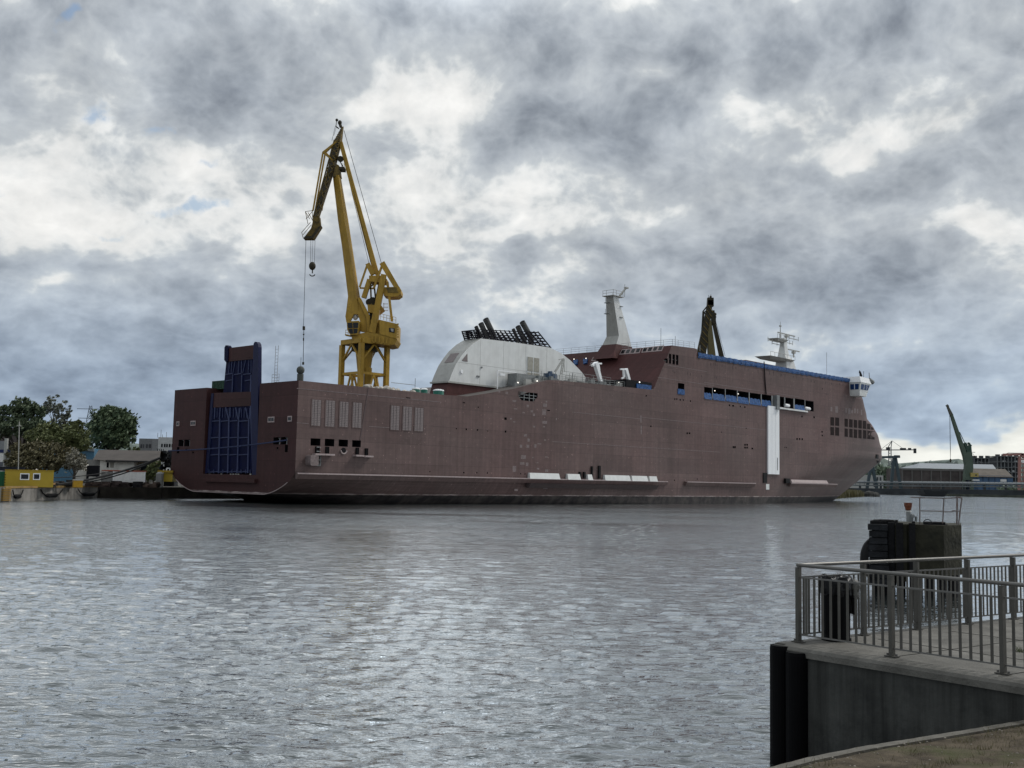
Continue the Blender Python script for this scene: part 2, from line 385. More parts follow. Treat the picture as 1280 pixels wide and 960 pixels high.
# ---- louvre panels
for r in rects([(137,133,283,190),(216,138,288,270),(296,145,290,347),(371,150,294,423),(588,168,307,638),(657,173,310,709),(725,180,314,775)],360,470,4.571):
    m=MB(); s0,zt=hs(r[0],r[1]); _,zb=hs(r[0],r[2]); s1=hs(r[3],r[1])[0]
    m.box(s0,s1,-.02,.05,zb,zt)
    n=int((zt-zb)/.22)
    for i in range(n):
        z=zb+(zt-zb)*(i+.5)/n; m.hexa([(s0+.1,-.03,z-.09),(s1-.1,-.03,z-.09),(s1-.1,-.06,z-.07),(s0+.1,-.06,z-.07),(s0+.1,-.03,z+.07),(s1-.1,-.03,z+.07),(s1-.1,-.035,z+.07),(s0+.1,-.035,z+.07)])
    for q in (1/3,2/3): x=s0+(s1-s0)*q; m.box(x-.05,x+.05,-.09,-.03,zb,zt)
    o=P('vent_louvre',m,LOUV)
    f=MB()
    for a,b,c,d in ((s0-.1,s0,zb-.1,zt+.1),(s1,s1+.1,zb-.1,zt+.1),(s0,s1,zb-.1,zb),(s0,s1,zt,zt+.1)): f.box(a,b,-.05,.02,c,d)
    P('frame',f,HULL,o)
# ---- roller fairleads and their pale sills
for (s0,s1,zb,zt) in fair:
    m=MB()
    for x in (s0+.12,s1-.12): m.tube([(x,-.12,zb),(x,-.12,zt)],.09,8)
    sc_=(s0+s1)/2; m.tube([(sc_,-.1,zb),(sc_,-.1,zt)],.07,8)
    f=P('roller_fairlead',m,BLACKM)
    P('sill',MB().box(s0-.45,s1+.45,-.75,0,zb-.28,zb-.06),PALE,f)
s0,zt=hs(360+316/4.571,470+425/4.571)
m=MB(); pts=[(s0+.42*math.cos(a*math.pi/8),-.04,zt+.38*math.sin(a*math.pi/8)) for a in range(16)]
m.face(pts[::-1]); f=P('fairlead',m,DARK); g=MB().tube([(s0+.5*math.cos(math.pi+a*math.pi/8),-.1,zt+.45*math.sin(math.pi+a*math.pi/8)) for a in range(9)],.1,6); P('rim',g,PALE,f)
# stores hatch standing proud at the quarter
m=MB(); s0,zt=hs(360+100/4.571,470+450/4.571); s1=hs(360+147/4.571,470+450/4.571)[0]; zb=hs(360+100/4.571,470+512/4.571)[1]
r=.3; pl=[]
for cx,cz,a0 in ((s1-r,zt-r,0),(s0+r,zt-r,90),(s0+r,zb+r,180),(s1-r,zb+r,270)):
    for k in range(4): a=math.radians(a0+k*30); pl.append((cx+r*math.cos(a),-1.1,cz+r*math.sin(a)))
m.prism(pl,(0,1.1,0)); P('side_hatch',m,PATCH)
m=MB()
for k in range(5): m.box(s1+.25,s1+.95,-.2,-.12,zb+.2+k*.55,zb+.3+k*.55)
m.box(s1+.2,s1+.28,-.22,-.05,zb,zt); m.box(s1+.95,s1+1.03,-.22,-.05,zb,zt); m.box(s1+.2,s1+1.03,-.2,-.08,zb,zb+.1); P('side_ladder',m,GREY)
# ---- weld seams: thin raised strips following the decks
for x0,y0,x1 in [(371,485.5,400),(376,486,552),(461,533,487),(371,528.5,386),(715,515.2,800),(800,521.5,960),(690,552,818),(818,560,900),(822,471.5,892),(835,456.5,884),(880,478,1000),(640,596,641)]:
    s0,z=hs(x0,y0); s1=hs(x1,y0)[0]; P('weld_seam',MB().box(s0,s1,-.025,.01,z-.04,z+.05),PATCH)
m=MB(); a=hs(460.5,485); b=hs(450,550)
m.beam((a[0],-.01,a[1]),(b[0],-.01,b[1]),.16,.06); P('knuckle_seam',m,mat('seam_dark',(.09,.065,.065),.6))
m=MB(); a=hs(954,452); b=hs(957,493); m.tube([(a[0],-.2,a[1]),(hs(956,480)[0],-.12,hs(956,480)[1]),(b[0],-.15,b[1])],.12,6); P('hose',m,BLACKM)
# ---- pale primer patches where scaffolding brackets were removed
m=MB()
pt=[(182,125,14,14),(112,141,20,6),(205,155,14,12),(217,175,12,14),(158,163,14,6),(85,198,10,8),(104,216,14,6),(280,120,22,20),(275,160,22,32),(278,218,26,16),(217,243,12,10),(274,243,12,8),(168,293,16,14),(186,320,14,18),(143,355,13,18),(182,355,16,18),(225,353,12,20),(248,341,22,6),(157,417,28,22),(150,453,26,14),(178,458,14,20),(105,485,20,34),(240,484,14,10),(290,494,18,14),(280,320,10,8),(288,417,16,6),(115,605,20,12),(283,590,26,18),(105,96,22,10),(288,100,10,10),(345,200,6,12),(830,262,7,50),(828,200,8,40),(237,450,14,4),(210,420,10,6),(243,583,40,6),(62,50,14,14),(20,40,10,20)]
for x,y,w,h in pt:
    sidebox(m,620+(x-w/2)/4.571,480+(y-h/2)/4.571,480+(y+h/2)/4.571,620+(x+w/2)/4.571,0,.006)
for x,y,w,h in [(280,340,10,26),(700,60,20,8)]:
    pass
P('primer_patch',m,PATCH)
# ---- rubbing strakes
def strake(x0,y0,x1,h=.8,d=.55,top=True):
    s0,z=hs(x0,y0) if x0>370 else (0.05,4.18); s1=hs(x1,y0)[0]
    m=MB(); n=1
    m.hexa([(s0,-d*.55,z-h),(s1,-d*.55,z-h),(s1,0.01,z-h),(s0,0.01,z-h),(s0,-d,z-.12),(s1,-d,z-.12),(s1,0.01,z),(s0,0.01,z)])
    o=P('rubbing_strake',m,HULL)
    P('top_edge',MB().box(s0,s1,-d-.02,-d+.14,z-.2,z-.02),PALE,o)
    return s0,s1,z
strake(367,592,832); strake(855,601.5,941,.85,.75); st3=strake(985,603.2,1043,.85,.8)
s0,z=hs(658,600); s1=hs(818,600)[0]
m=MB().hexa([(s0,-.5,2.6),(s1,-.5,2.6),(s1,.01,2.6),(s0,.01,2.6),(s0,-1.0,3.35),(s1,-1.0,3.35),(s1,.01,3.35),(s0,.01,3.35)]); P('boarding_ledge',m,mat('ledge_dark',(.07,.052,.052),.6))
for a,b in [(180,352),(397,470),(512,540),(610,755),(765,855),(865,910)]:
    s0,_=hs(620+a/4.571,595); s1=hs(620+b/4.571,595)[0]
    P('fender_pad',MB().hexa([(s0,-.62,4.05),(s1,-.62,4.05),(s1,-.0,4.05),(s0,0,4.05),(s0+.1,-.35,5.0),(s1-.1,-.35,5.0),(s1-.1,0,5.0),(s0+.1,0,5.0)]),WHITE)
s0,z=st3[0]+.6,st3[2]; s1=hs(780+865/3.43,602)[0]; P('fender_pad',MB().hexa([(s0,-.7,z+.02),(s1,-.7,z+.02),(s1,0,z+.02),(s0,0,z+.02),(s0+.2,-.3,z+.7),(s1-.2,-.3,z+.7),(s1-.2,0,z+.7),(s0+.2,0,z+.7)]),PALE)
for x0,x1,y0,y1 in [(541,548,470,540),(582,593,467,540)]:
    m=MB(); sidebox(m,620+x0/4.571,480+y0/4.571,480+y1/4.571,620+x1/4.571,0,.25); P('boarding_guide',m,BLACKM)
for x0 in (475,500):
    m=MB(); sidebox(m,620+(x0-4)/4.571,480+502/4.571,480+536/4.571,620+(x0+5)/4.571,0,.3); P('guide_roller',m,BLACKM)
# ---- pilot door, white vertical escape chute
s0,zt=hs(958.5,507); s1=hs(972.3,507)[0]; zb=hs(959,592)[1]
m=MB().box(s0,s1,-.35,.01,zb-.1,zt); 
for k in range(1,3): x=s0+(s1-s0)*k/3; m.box(x-.04,x+.04,-.38,-.35,zb,zt)
o=P('white_side_trunk',m,WHITEB)
x=s0+(s1-s0)*.82; P('slot',MB().box(x-.12,x+.12,-.40,-.36,zb+.8,zb+3.5),GREY,o)
s0b,zc=hs(972.5,509); s1b=hs(1007.5,514)[0]; P('white_ledge',MB().box(s0b,s1b,-.5,.01,zc-.35,zc),WHITE)
m=MB(); sidebox(m,953.6,591,603.5,958.3,0,.15); P('side_door',m,BLACKM)
m=MB(); sidebox(m,957.5,605,612,961.5,0,.03); P('draught_marks',m,WHITE)
m=MB(); sidebox(m,983-3,598,604,985,-0.0,.5); P('bollard_bracket',m,BLACKM)
# bow shell windows (mooring deck and lounge) hugging the curved plating
top=[(92,360,412,113),(122,362,414,145),(181,370,420,200),(210,373,424,230),(239,377,426,259),(268,379,430,288),(296,383,433,316),(323,402,436,343),(348,422,439,363),(92,422,473,113),(122,424,476,145),(181,432,483,200),(211,434,487,230),(239,437,490,259),(268,439,492,287),(297,442,495,317),(324,445,497,345),(349,447,500,369)]
BOWG=mat('boarded_window',(.016,.010,.010),.8,spec=.1)
for a,b,c,d in top:
    x0,y0,y1,x1=1020+a/5.05,450+b/5.05,450+c/5.05,1020+d/5.05; sk=2.5/5.05
    m=MB(); inn=[side(x0,y0,-.05),side(x0,y1,-.05),side(x1,y1+sk,-.05),side(x1,y0+sk,-.05)]; ot=[side(x0,y0,.05),side(x0,y1,.05),side(x1,y1+sk,.05),side(x1,y0+sk,.05)]
    m.hexa(inn+ot); P('window',m,BOWG)
# blanked window marks in the upper house
def marks(lst,x0,y0,k,o=.03,m=None):
    mb=MB()
    for x,y,w,h in lst:
        a,b,c,d=x0+(x-w/2)/k,y0+(y-h/2)/k,y0+(y+h/2)/k,x0+(x+w/2)/k
        P1=[side(a,b,-.02),side(a,c,-.02),side(d,c+.2,-.02),side(d,b+.2,-.02)]+[side(a,b,o),side(a,c,o),side(d,c+.2,o),side(d,b+.2,o)]
        mb.hexa(P1)
    return mb
lst=[]
for x,y in [(548,360),(578,362),(595,365),(612,370),(662,375),(770,395),(800,400),(890,410),(922,420),(1022,432),(1135,450),(1178,460),(1250,468)]: lst+=[(x,y,5,26)]
for x,y in [(172,430),(190,440),(318,452),(345,462),(460,480),(590,492),(606,495),(68,420)]: lst+=[(x,y,5,20)]
P('window_blank',marks(lst,820,410,8),mat('blank_dark',(.085,.062,.062),.6))
lst=[(x,y,3,9) for x,y in [(625,358),(642,362),(677,372),(692,374),(728,380),(742,384),(768,390),(803,398),(818,402),(865,405),(890,410),(925,412),(940,414),(870,455),(945,462),(960,465),(985,472)]]
P('window_blank',marks(lst,780,360,3.43),mat('blank_dark',(.09,.07,.07),.6))
lst=[(97,310,10,28),(130,312,18,40),(190,318,8,30),(210,322,14,36),(228,326,12,20),(246,320,10,30),(262,322,8,30),(287,330,8,34)]
P('window_blank',marks(lst,1020,450,5.05,.012),PATCH,label='pale primer patches above the bow windows')
P('anchor_pocket',marks([(298,482,14,26),(306,515,8,14)],1040,480,5.333,.25),BLACKM)
# frames in the four tall windows
m=MB()
for s0,s1,zb,zt in tall: m.box(s0,s1,.3,.36,(zb+zt)/2-.05,(zb+zt)/2+.05)
P('window_bar',m,GREY)
# amidships mooring window: bars and rounded surround
s0,s1,zb,zt=mw; m=MB()
for q in (.33,.6,.82): x=s0+(s1-s0)*q; m.box(x-.06,x+.06,.1,.2,zb,zt)
for q in (.35,.68): m.box(s0,s1,.12,.18,zb+(zt-zb)*q-.05,zb+(zt-zb)*q+.05)
m.face([(s0-.01,-.02,zt+.01),(s0-.01,-.02,zt-.8),(s0+2.0,-.02,zt+.01)])
P('window_grille',m,GREY)
m=MB(); m.prism([(s0-.05,-.02,zt+.05),(s0-.05,-.02,zt-.75),(s0+2.6,-.02,zt+.05)],(0,.1,0)); m.prism([(s0-.05,-.02,zb-.05),(s0+.8,-.02,zb-.05),(s0-.05,-.02,zb+.7)],(0,.1,0)); m.prism([(s1+.05,-.02,zb-.05),(s1+.05,-.02,zb+.8),(s1-1.0,-.02,zb-.05)],(0,.1,0)); P('opening_corner',m,HULL)

# ================= stern
def tz(x,y,s=0.0): return ht(200+x/3.84,400+y/3.84,s)
def tbox(mb,x0,y0,x1,y1,s0,s1,mi=0):
    t1,zt=tz(x0,y0,s0); t0,zb=tz(x1,y1,s0); mb.box(s0,s1,min(t0,t1),max(t0,t1),zb,zt,mi)
SRa,SRb=.5,.9
ramp=P('stern_ramp',MB(),NAVY)
def ramp_panel(name,poly,m,s0=SRa,s1=SRb,parent=ramp):
    pts=[(s0,)+tz(x,y,s0) for x,y in poly]; mb=MB().prism(pts,(s1-s0,0,0)); return P(name,mb,m,parent)
ramp.data=ramp_panel('tmp',[(252,418),(440,412),(452,735),(225,732)],NAVY).data; 
bpy.data.objects.remove(bpy.data.objects['tmp'])
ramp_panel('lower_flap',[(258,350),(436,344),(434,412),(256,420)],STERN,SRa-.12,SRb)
up=P('upper_ramp',MB().prism([(.9,)+tz(x,y,.9) for x,y in [(318,200),(446,186),(438,346),(303,352)]],(.4,0,0)),NAVY)
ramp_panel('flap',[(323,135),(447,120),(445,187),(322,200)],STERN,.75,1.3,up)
ramp_panel('hinge_arm',[(309,132),(314,122),(322,121),(327,128),(325,196),(317,203),(308,192)],NAVY,.6,1.2,up)
# ribs
m=MB()
for x0,x1 in [(264,262),(290,286),(316,330),(338,332),(364,376),(386,378),(411,424),(436,430)]:
    a=(SRa-.1,)+tz(x0,420,SRa-.1); b=(SRa-.1,)+tz(x1 if x0 in(290,338,386,436) else x1,475,SRa-.1); m.beam(a,b,.12,.2)
for x in (286,330,376,426):
    a=(SRa-.1,)+tz(x+2,475,SRa-.1); b=(SRa-.1,)+tz(x-4,735,SRa-.1); m.beam(a,b,.14,.24)
for x in (246,):
    a=(SRa-.1,)+tz(252,420,SRa-.1); b=(SRa-.1,)+tz(227,732,SRa-.1); m.beam(a,b,.15,.25); a=(SRa-.1,)+tz(436,412,SRa-.1); b=(SRa-.1,)+tz(447,735,SRa-.1); m.beam(a,b,.15,.25)
for y in (486,566,648,730):
    for a_,b_ in ((250,284),(292,328),(334,372),(380,424)):
        k=(y-486)*.07; a=(SRa-.08,)+tz(a_-k*.6,y,SRa-.08); b=(SRa-.08,)+tz(b_-k*.3,y-3,SRa-.08); m.beam(a,b,.1,.12)
for x in range(262,440,13):
    a=(SRa-.08,)+tz(x,424,SRa-.08); b=(SRa-.08,)+tz(x-1,424+44,SRa-.08); m.beam(a,b,.06,.1)
for x in range(236,446,22):
    a=(SRa-.12,)+tz(x,718,SRa-.12); b=(SRa-.12,)+tz(x,736,SRa-.12); m.beam(a,b,.12,.12)
P('rib',m,NAVYL,ramp)
m=MB()
for x0,x1 in [(334,330),(346,342),(362,350),(380,376),(392,392),(412,398),(428,424),(438,438)]:
    a=(.85,)+tz(x0,200-(x0-320)*.1,.85); b=(.85,)+tz(x1,262-(x0-320)*.08,.85); m.beam(a,b,.09,.12)
for x in (350,394,437):
    a=(.82,)+tz(x,262,.82); b=(.82,)+tz(x-3,348,.82); m.beam(a,b,.12,.16)
for y,xs in ((262,((314,346),(356,390),(400,436))),(292,((316,346),(408,436)))):
    for a_,b_ in xs: m.beam((.84,)+tz(a_,y,.84),(.84,)+tz(b_,y-5,.84),.09,.12)
P('rib',m,NAVYL,up)
post=MB()
post.prism([(.2,)+tz(x,y,.2) for x,y in [(449,114),(455,104),(464,105),(470,116),(472,130),(468,745),(441,745),(436,352),(446,180)]],(.55,0,0))
P('ramp_post',post,NAVYP)
m=MB(); m.prism([(.3,)+tz(x,y,.3) for x,y in [(246,352),(257,352),(250,430),(226,735),(216,738),(240,420)]],(1.4,0,0)); P('ramp_post',m,NAVYP)
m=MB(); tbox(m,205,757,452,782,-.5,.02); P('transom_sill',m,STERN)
m=MB(); tbox(m,218,738,452,748,.3,1.2); P('ramp_hinge_beam',m,BLACKM)
m=MB()
for x in (236,290,335,347,360,372,430): tbox(m,x,738,x+6,747,.2,.3)
P('hinge_pin',m,GREYW)
# small framed windows on the transom
for x0,y0,x1,y1,n in [(80,487,93,509,1),(148,484,171,507,2),(519,465,549,491,2),(614,461,633,487,1)]:
    t1,zt=tz(x0,y0); t0,zb=tz(x1,y1)
    f=MB(); f.box(-.06,0,t0,t1,zb,zt); o=P('window',f,PALE)
    g=MB(); 
    for k in range(n):
        a=t0+.12+(t1-t0-.24)*k/n; b=t0+.12+(t1-t0-.24)*(k+1)/n-(.1 if k<n-1 else 0); g.box(-.08,-.06,a,b,zb+.16,zt-.16)
    P('pane',g,GLASSD,o)
for k,(t0,t1,zb,zt) in enumerate(tro): 
    tm=(t0+t1)/2; m=MB().tube([(.6,tm,zb),(.6,tm,zb+.8)],.2,8); m.tube([(.6,tm,zb+.8),(.6,tm,zb+.9)],.3,8)
    P('bollard',m,GREY)
# pale lower edge of the transom
m=MB(); N2=14
pts=[(0,W/2-(hb(0,z)),z) for z in [4.1-(4.1-1.2)*k/N2 for k in range(N2+1)]]
path=pts+[(0,W-p[1],p[2]) for p in pts[::-1]]
m.tube([(-.02,p[1],p[2]+.02) for p in path[6:-6]],.05,6); P('pale_edge',m,PALE)

# ================= deck items of the ferry itself
# vent head at the quarter
a=(1.2,1.3,16.0)
m=MB().tube([(1.2,1.3,15.9),(1.2,1.3,17.0)],.42,12).sphere((1.2,1.3,17.5),.55,8); m.tube([(1.2,1.3,18),(1.2,1.3,19.2)],.03,5); P('vent_head',m,mat('vent_dark',(.06,.065,.06),.6),smooth=False)
def railrun(name,pts,h=1.1,step=1.6,m=RAILP,r=.035,rows=3):
    mb=MB()
    for a,b in zip(pts,pts[1:]):
        a=Vector(a);b=Vector(b);n=max(1,int((b-a).length/step))
        for i in range(n+1):
            p=a.lerp(b,i/n); mb.tube([p,p+Vector((0,0,h))],r,4)
        for k in range(rows): z=h*(k+1)/rows; mb.tube([a+Vector((0,0,z)),b+Vector((0,0,z))],r*.8,4)
    return P(name,mb,m)
railrun('deck_railing',[(1.5,6.4,16.0),(1.5,8.0,16.0)],1.3,1.6)
m=MB()
for k in (0,.9):
    m.tube([(2.5,8.25+k*.7,16),(2.5,8.25+k*.7,21.4)],.035,5)
for k in range(11): m.tube([(2.5,8.25,16.4+k*.45),(2.5,8.88,16.4+k*.45)],.02,4)
P('deck_ladder',m,RAILP)
# ---- funnel casing
T0,T1=5.0,8.9
def fz(x,y,t=T0): return hs(520+x/4,350+y/4,t)
prof=[(165,505),(178,470),(200,420),(225,382),(250,350),(288,315),(325,292),(500,313),(670,338),(725,365),(770,400),(800,430),(830,462),(850,490)]
pr=[fz(x,y) for x,y in prof]; zbf=fz(165,505)[1]; pr[0]=(pr[0][0],zbf); 
low=[(p[0],zbf) for p in (pr[-1],)]
poly=[(p[0],T0,p[1]) for p in pr]+[(pr[-1][0],T0,zbf)]
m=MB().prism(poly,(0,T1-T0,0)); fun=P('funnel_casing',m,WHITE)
# aft curved faces coloured grey for the shade on that side
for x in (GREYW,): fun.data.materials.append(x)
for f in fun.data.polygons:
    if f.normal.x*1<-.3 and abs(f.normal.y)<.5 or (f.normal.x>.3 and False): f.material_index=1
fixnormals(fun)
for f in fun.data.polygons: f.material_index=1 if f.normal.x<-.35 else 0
m=MB()
a=fz(165,505)[0]; b=pr[-1][0]
m.hexa([(a-.9,T0+.15,15.5),(b,T0+.15,15.5),(b,T1-.1,15.5),(a-.9,T1-.1,15.5),(a+.05,T0+.15,zbf-.25),(b,T0+.15,zbf-.25),(b,T1-.1,zbf-.25),(a+.05,T1-.1,zbf-.25)]); P('funnel_base',m,AFTWALL,fun)
P('funnel_ledge',MB().box(a-.3,b,T0-.1,T1+.1,zbf-.25,zbf-.0),GREYW,fun)
zq=fz(165,505)[1]
x0,x1=fz(555,385)[0],fz(617,390)[0]; z1=fz(585,385)[1]; z0=fz(585,495)[1]
m=MB().box(x0,x1,T0-.06,T0,z0,z1); lv=P('louvre',m,WHITE,fun); g=MB()
xm=(x0+x1)/2; zm=z0+(z1-z0)*.3
for a_,b_ in ((x0+.12,xm-.12),(xm+.12,x1-.12)):
    for c_,d_ in ((z0+.1,zm-.12),(zm+.12,z1-.1)): g.box(a_,b_,T0-.1,T0-.06,c_,d_)
P('louvre_blade',g,LOUV and mat('louvre_khaki',(.30,.29,.25),.6),fun)
m=MB().prism([(fz(x,y)[0],T0-.05,fz(x,y)[1]) for x,y in [(230,400),(256,368),(257,409),(232,405)]],(0,.06,0)); P('corner_louvre',m,LOUV,fun)
for x,y in [(227,458),(305,481),(313,483),(327,437)]:
    c=fz(x,y); m=MB().tube([(c[0],T0-.14,c[1]),(c[0],T0,c[1])],.16 if x>300 else .3,8); P('vent_cap',m,WHITEB if x<300 else GREY,fun)
sm_=mat('casing_seam',(.40,.40,.385),.6)
def topz(s_):
    for (a_,za_),(b_,zb2_) in zip(pr,pr[1:]):
        if a_<=s_<=b_: return za_+(zb2_-za_)*(s_-a_)/(b_-a_)
    return zq
for q in (.2,.36,.52,.68,.84):
    s_=fz(165,505)[0]+(pr[-1][0]-fz(165,505)[0])*q; P('casing_seam',MB().box(s_-.02,s_+.03,T0-.012,T0,zq+.05,topz(s_)-.15),sm_,fun)
P('casing_seam',MB().box(fz(200,480)[0],fz(800,480)[0],T0-.012,T0,zq+3.1,zq+3.16),sm_,fun)
# aft louvre on the curved face
q=[pr[2],pr[4]]; m=MB()
d=Vector((q[1][0]-q[0][0],0,q[1][1]-q[0][1])); nrm=Vector((-d.z,0,d.x)).normalized()*.08
p0=Vector((q[0][0],0,q[0][1]))+d*.15+nrm; p1=Vector((q[0][0],0,q[0][1]))+d*.8+nrm
m.prism([p0+Vector((0,T0+1,0)),p0+Vector((0,T1-1,0)),p1+Vector((0,T1-1,0)),p1+Vector((0,T0+1,0))],-nrm*1.5); P('aft_louvre',m,LOUV,fun)
# grille on top
def fz2(x,y,t): s,z=fz(x,y,t); return (s,t,z)
Tg0,Tg1=T0+.2,T1-.2
gb0=fz(322,293,Tg0); gt0=fz(308,249,Tg0); gb1=fz(672,336,Tg0); gt1=fz(612,262,Tg0)
m=MB()
def gp(u,v): # u fore-aft 0..1, v height 0..1
    b=(gb0[0]+(gb1[0]-gb0[0])*u,gb0[1]+(gb1[1]-gb0[1])*u); t=(gt0[0]+(gt1[0]-gt0[0])*u,gt0[1]+(gt1[1]-gt0[1])*u)
    return b[0]+(t[0]-b[0])*v,b[1]+(t[1]-b[1])*v
for t in (Tg0,Tg1):
    for k in range(15):
        u=k/14; a=gp(u,-.05); b=gp(u,1.05); m.beam((a[0],t,a[1]),(b[0],t,b[1]),.16,.16)
    for k in range(6):
        v=k/5; a=gp(0,v); b=gp(1,v); m.beam((a[0],t,a[1]),(b[0],t,b[1]),.13,.13)
for u in (0,1):
    for k in range(6):
        a=gp(u,k/5); m.beam((a[0],Tg0,a[1]),(a[0],Tg1,a[1]),.16)
    for k in range(5):
        t=Tg0+(Tg1-Tg0)*k/4; a=gp(u,0); b=gp(u,1); m.beam((a[0],t,a[1]),(b[0],t,b[1]),.16)
P('funnel_grille',m,GRILLE)
for x0,y0,x1,y1,r,t in [(348,195,385,270,.50,6.2),(324,217,350,275,.46,6.9),(300,233,320,280,.33,7.8),(531,210,575,290,.50,6.2),(509,232,540,300,.46,6.9),(486,246,510,300,.3,7.8)]:
    a=fz2(x0,y0,t); b=fz2(x1,y1,t); c=(b[0]+.1,t,b[2]-2.0)
    k=Vector(a)-Vector(b); 
    m=MB().tube([c,b,tuple(Vector(b).lerp(Vector(a),.7)),a],[r,r,r,r*1.02],12); o=P('exhaust_pipe',m,STEELP,smooth=False)
    e=Vector(a)+k.normalized()*.04; P('pipe_mouth',MB().tube([tuple(Vector(a)+k.normalized()*.0),tuple(e)],r*.86,12),DARK,o)
# ---- aft mast
TM=12.2
def mz(px,py,t=TM): s,z=hs(px,py,t); return s,z
A=mz(770.6,430); B=mz(789.4,431); C=mz(771.5,371); D=mz(766.5,370); Emid=mz(773.7,419.4)
w_=3.9
def sec(s0,s1,z,t0,t1): return [(s0,t0,z),(s1,t0,z),(s1,t1,z),(s0,t1,z)]
zs=[29.9,A[1],Emid[1],C[1]]
ta=ht(753,430.6,A[0])[0]; te=ht(758.2,419,Emid[0])[0]; tc_=ht(757.5,369,D[0])[0]
kB=(B[0]-C[0])/(B[1]-C[1])
secs=[sec(A[0]-.15,B[0]+.6,29.9,TM,ta),sec(A[0],B[0],A[1],TM,ta),sec(Emid[0],C[0]+kB*(Emid[1]-C[1]),Emid[1],TM,te),sec(D[0],C[0]+.3,C[1],TM,tc_)]
m=MB(); vv=[p for q in secs for p in q]; ff=[]
for i in range(3):
    for k in range(4): a=i*4+k; b=i*4+(k+1)%4; ff.append((a,b,b+4,a+4))
ff+= [(3,2,1,0),(12,13,14,15)]
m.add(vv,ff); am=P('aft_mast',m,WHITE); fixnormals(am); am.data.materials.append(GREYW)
for f in am.data.polygons: f.material_index=1 if f.normal.x<-.5 else 0  # aft face of the white mast greyed to paint its shaded side
m=MB(); m.hexa(sec(A[0]-1.9,B[0]+1.2,28.0,TM-.6,ta+1.0)+sec(A[0]-.1,B[0]+.1,A[1]-.0,TM-.02,ta+.02)); P('mast_base',m,AFTWALL,am)
m=MB(); zt=C[1]; m.box(D[0]-.6,C[0]+1.6,TM-.5,tc_+.5,zt,zt+.12)
for x,y in [(D[0]-.5,TM-.4),(C[0]+1.4,TM-.4),(D[0]-.5,tc_+.4),(C[0]+1.4,tc_+.4),(D[0]+.5,TM-.4),(D[0]-.5,13.5)]: m.tube([(x,y,zt),(x,y,zt+1.2)],.05,4)
for z in (.6,1.15): m.tube([(D[0]-.5,TM-.4,zt+z),(C[0]+1.4,TM-.4,zt+z)],.04,4); m.tube([(D[0]-.5,TM-.4,zt+z),(D[0]-.5,tc_+.4,zt+z)],.04,4)
m.beam((C[0]+.8,TM,zt+.3),(C[0]+2.6,TM-.3,zt+2.2),.35,.3); m.box(C[0]+2.2,C[0]+3.0,TM-.6,TM,zt+2.0,zt+2.3); m.tube([(C[0]+2.5,TM,zt+.3),(C[0]+2.5,TM,zt+2.9)],.06,4)
P('mast_platform',m,GREYW,am)
for zf in (.62,.85):
    z=A[1]+(C[1]-A[1])*zf; m=MB(); m.box(D[0]-.9,D[0]-.1,TM+.3,tc_-.2,z,z+.1); m.box(C[0]+.9,C[0]+1.8,TM-.2,TM+.5,z-.4,z-.3)
    for q in (0,.8): m.tube([(D[0]-.9+q*.0,TM+.4+q,z),(D[0]-.9,TM+.4+q,z+1)],.05,4)
    P('lantern_bracket',m,GREY,am)
# ---- windows in the inclined aft wall
slope=(5.9,0,8.75); nW=(-8.75,0,5.9); W0=(80.2,0,21.2)
def wp(x,y,off=.0):
    p=inship(520+x/4,350+y/4,W0,nW); n=Vector(nW).normalized(); return Vector(p)+n*off
def wallpanel(poly,m,o,name,parent=ferry,base=-.05):
    mb=MB(); a=[wp(x,y,base) for x,y in poly]; b=[wp(x,y,o) for x,y in poly]
    n=len(a); mb.add(a+b,[tuple(range(n))[::-1],tuple(range(n,2*n))]+[(i,(i+1)%n,n+(i+1)%n,n+i) for i in range(n)]); return P(name,mb,m,parent)
for fr,npn in [([(1016,374),(1030,348),(1128,338),(1118,366)],4),([(1127,364),(1137,338),(1241,327),(1230,355)],4),([(975,379),(985,351),(1011,348),(1001,376)],1),([(876,405),(886,386),(907,384),(900,404)],1),([(868,430),(876,412),(897,409),(890,428)],1)]:
    o=wallpanel(fr,PALE,.05,'window'); 
    bl,tl,tr,br=fr
    for k in range(npn):
        def pt_(u,v): return ((bl[0]+(br[0]-bl[0])*u)*(1-v)+(tl[0]+(tr[0]-tl[0])*u)*v,(bl[1]+(br[1]-bl[1])*u)*(1-v)+(tl[1]+(tr[1]-tl[1])*u)*v)
        u0=(k+.17)/npn; u1=(k+.83)/npn; wallpanel([pt_(u0,.17),pt_(u0,.83),pt_(u1,.83),pt_(u1,.17)],GLASSD,.08,'pane',o)
for x,y in ((848,405),(800,410)): wallpanel([(x-8,y+18),(x-10,y-6),(x+12,y-8),(x+9,y+14)],TARP,.3,'tarpaulin'); 
for x,y in ((855,398),(795,402)): 
    c=wp(x,y,.4); P('deck_light',MB().sphere(c,.10,6),LAMP)
# dark box stands in for the shaded opening under the aft wall, with sheeting
s0,s1=hs(797,481)[0],hs(814,486)[0]
P('opening_shade',MB().box(72.0,80.0,.35,14,20.75,22.3),DARK)
P('tarpaulin',MB().hexa([(s0,.1,20.3),(s1,.1,20.3),(s1,.4,20.3),(s0,.4,20.3),(s0,.1,21.75),(s1+.3,.1,21.75),(s1+.3,.4,21.75),(s0,.4,21.75)]),TARP)
railrun('deck_railing',[(86.6,.2,30.0),(94.4,.2,30.25)],1.2,1.6); railrun('deck_railing',[(86.6,.2,30.0),(86.4,29,30.0)],1.2,2.0)
for s,t,h in ((88,.5,2.0),(86.8,3,3.6),(97,.6,1.2),(156,2,6.0)):
    P('whip_aerial',MB().tube([(s,t,30),(s,t,30+h)],.05,5),RAILP)
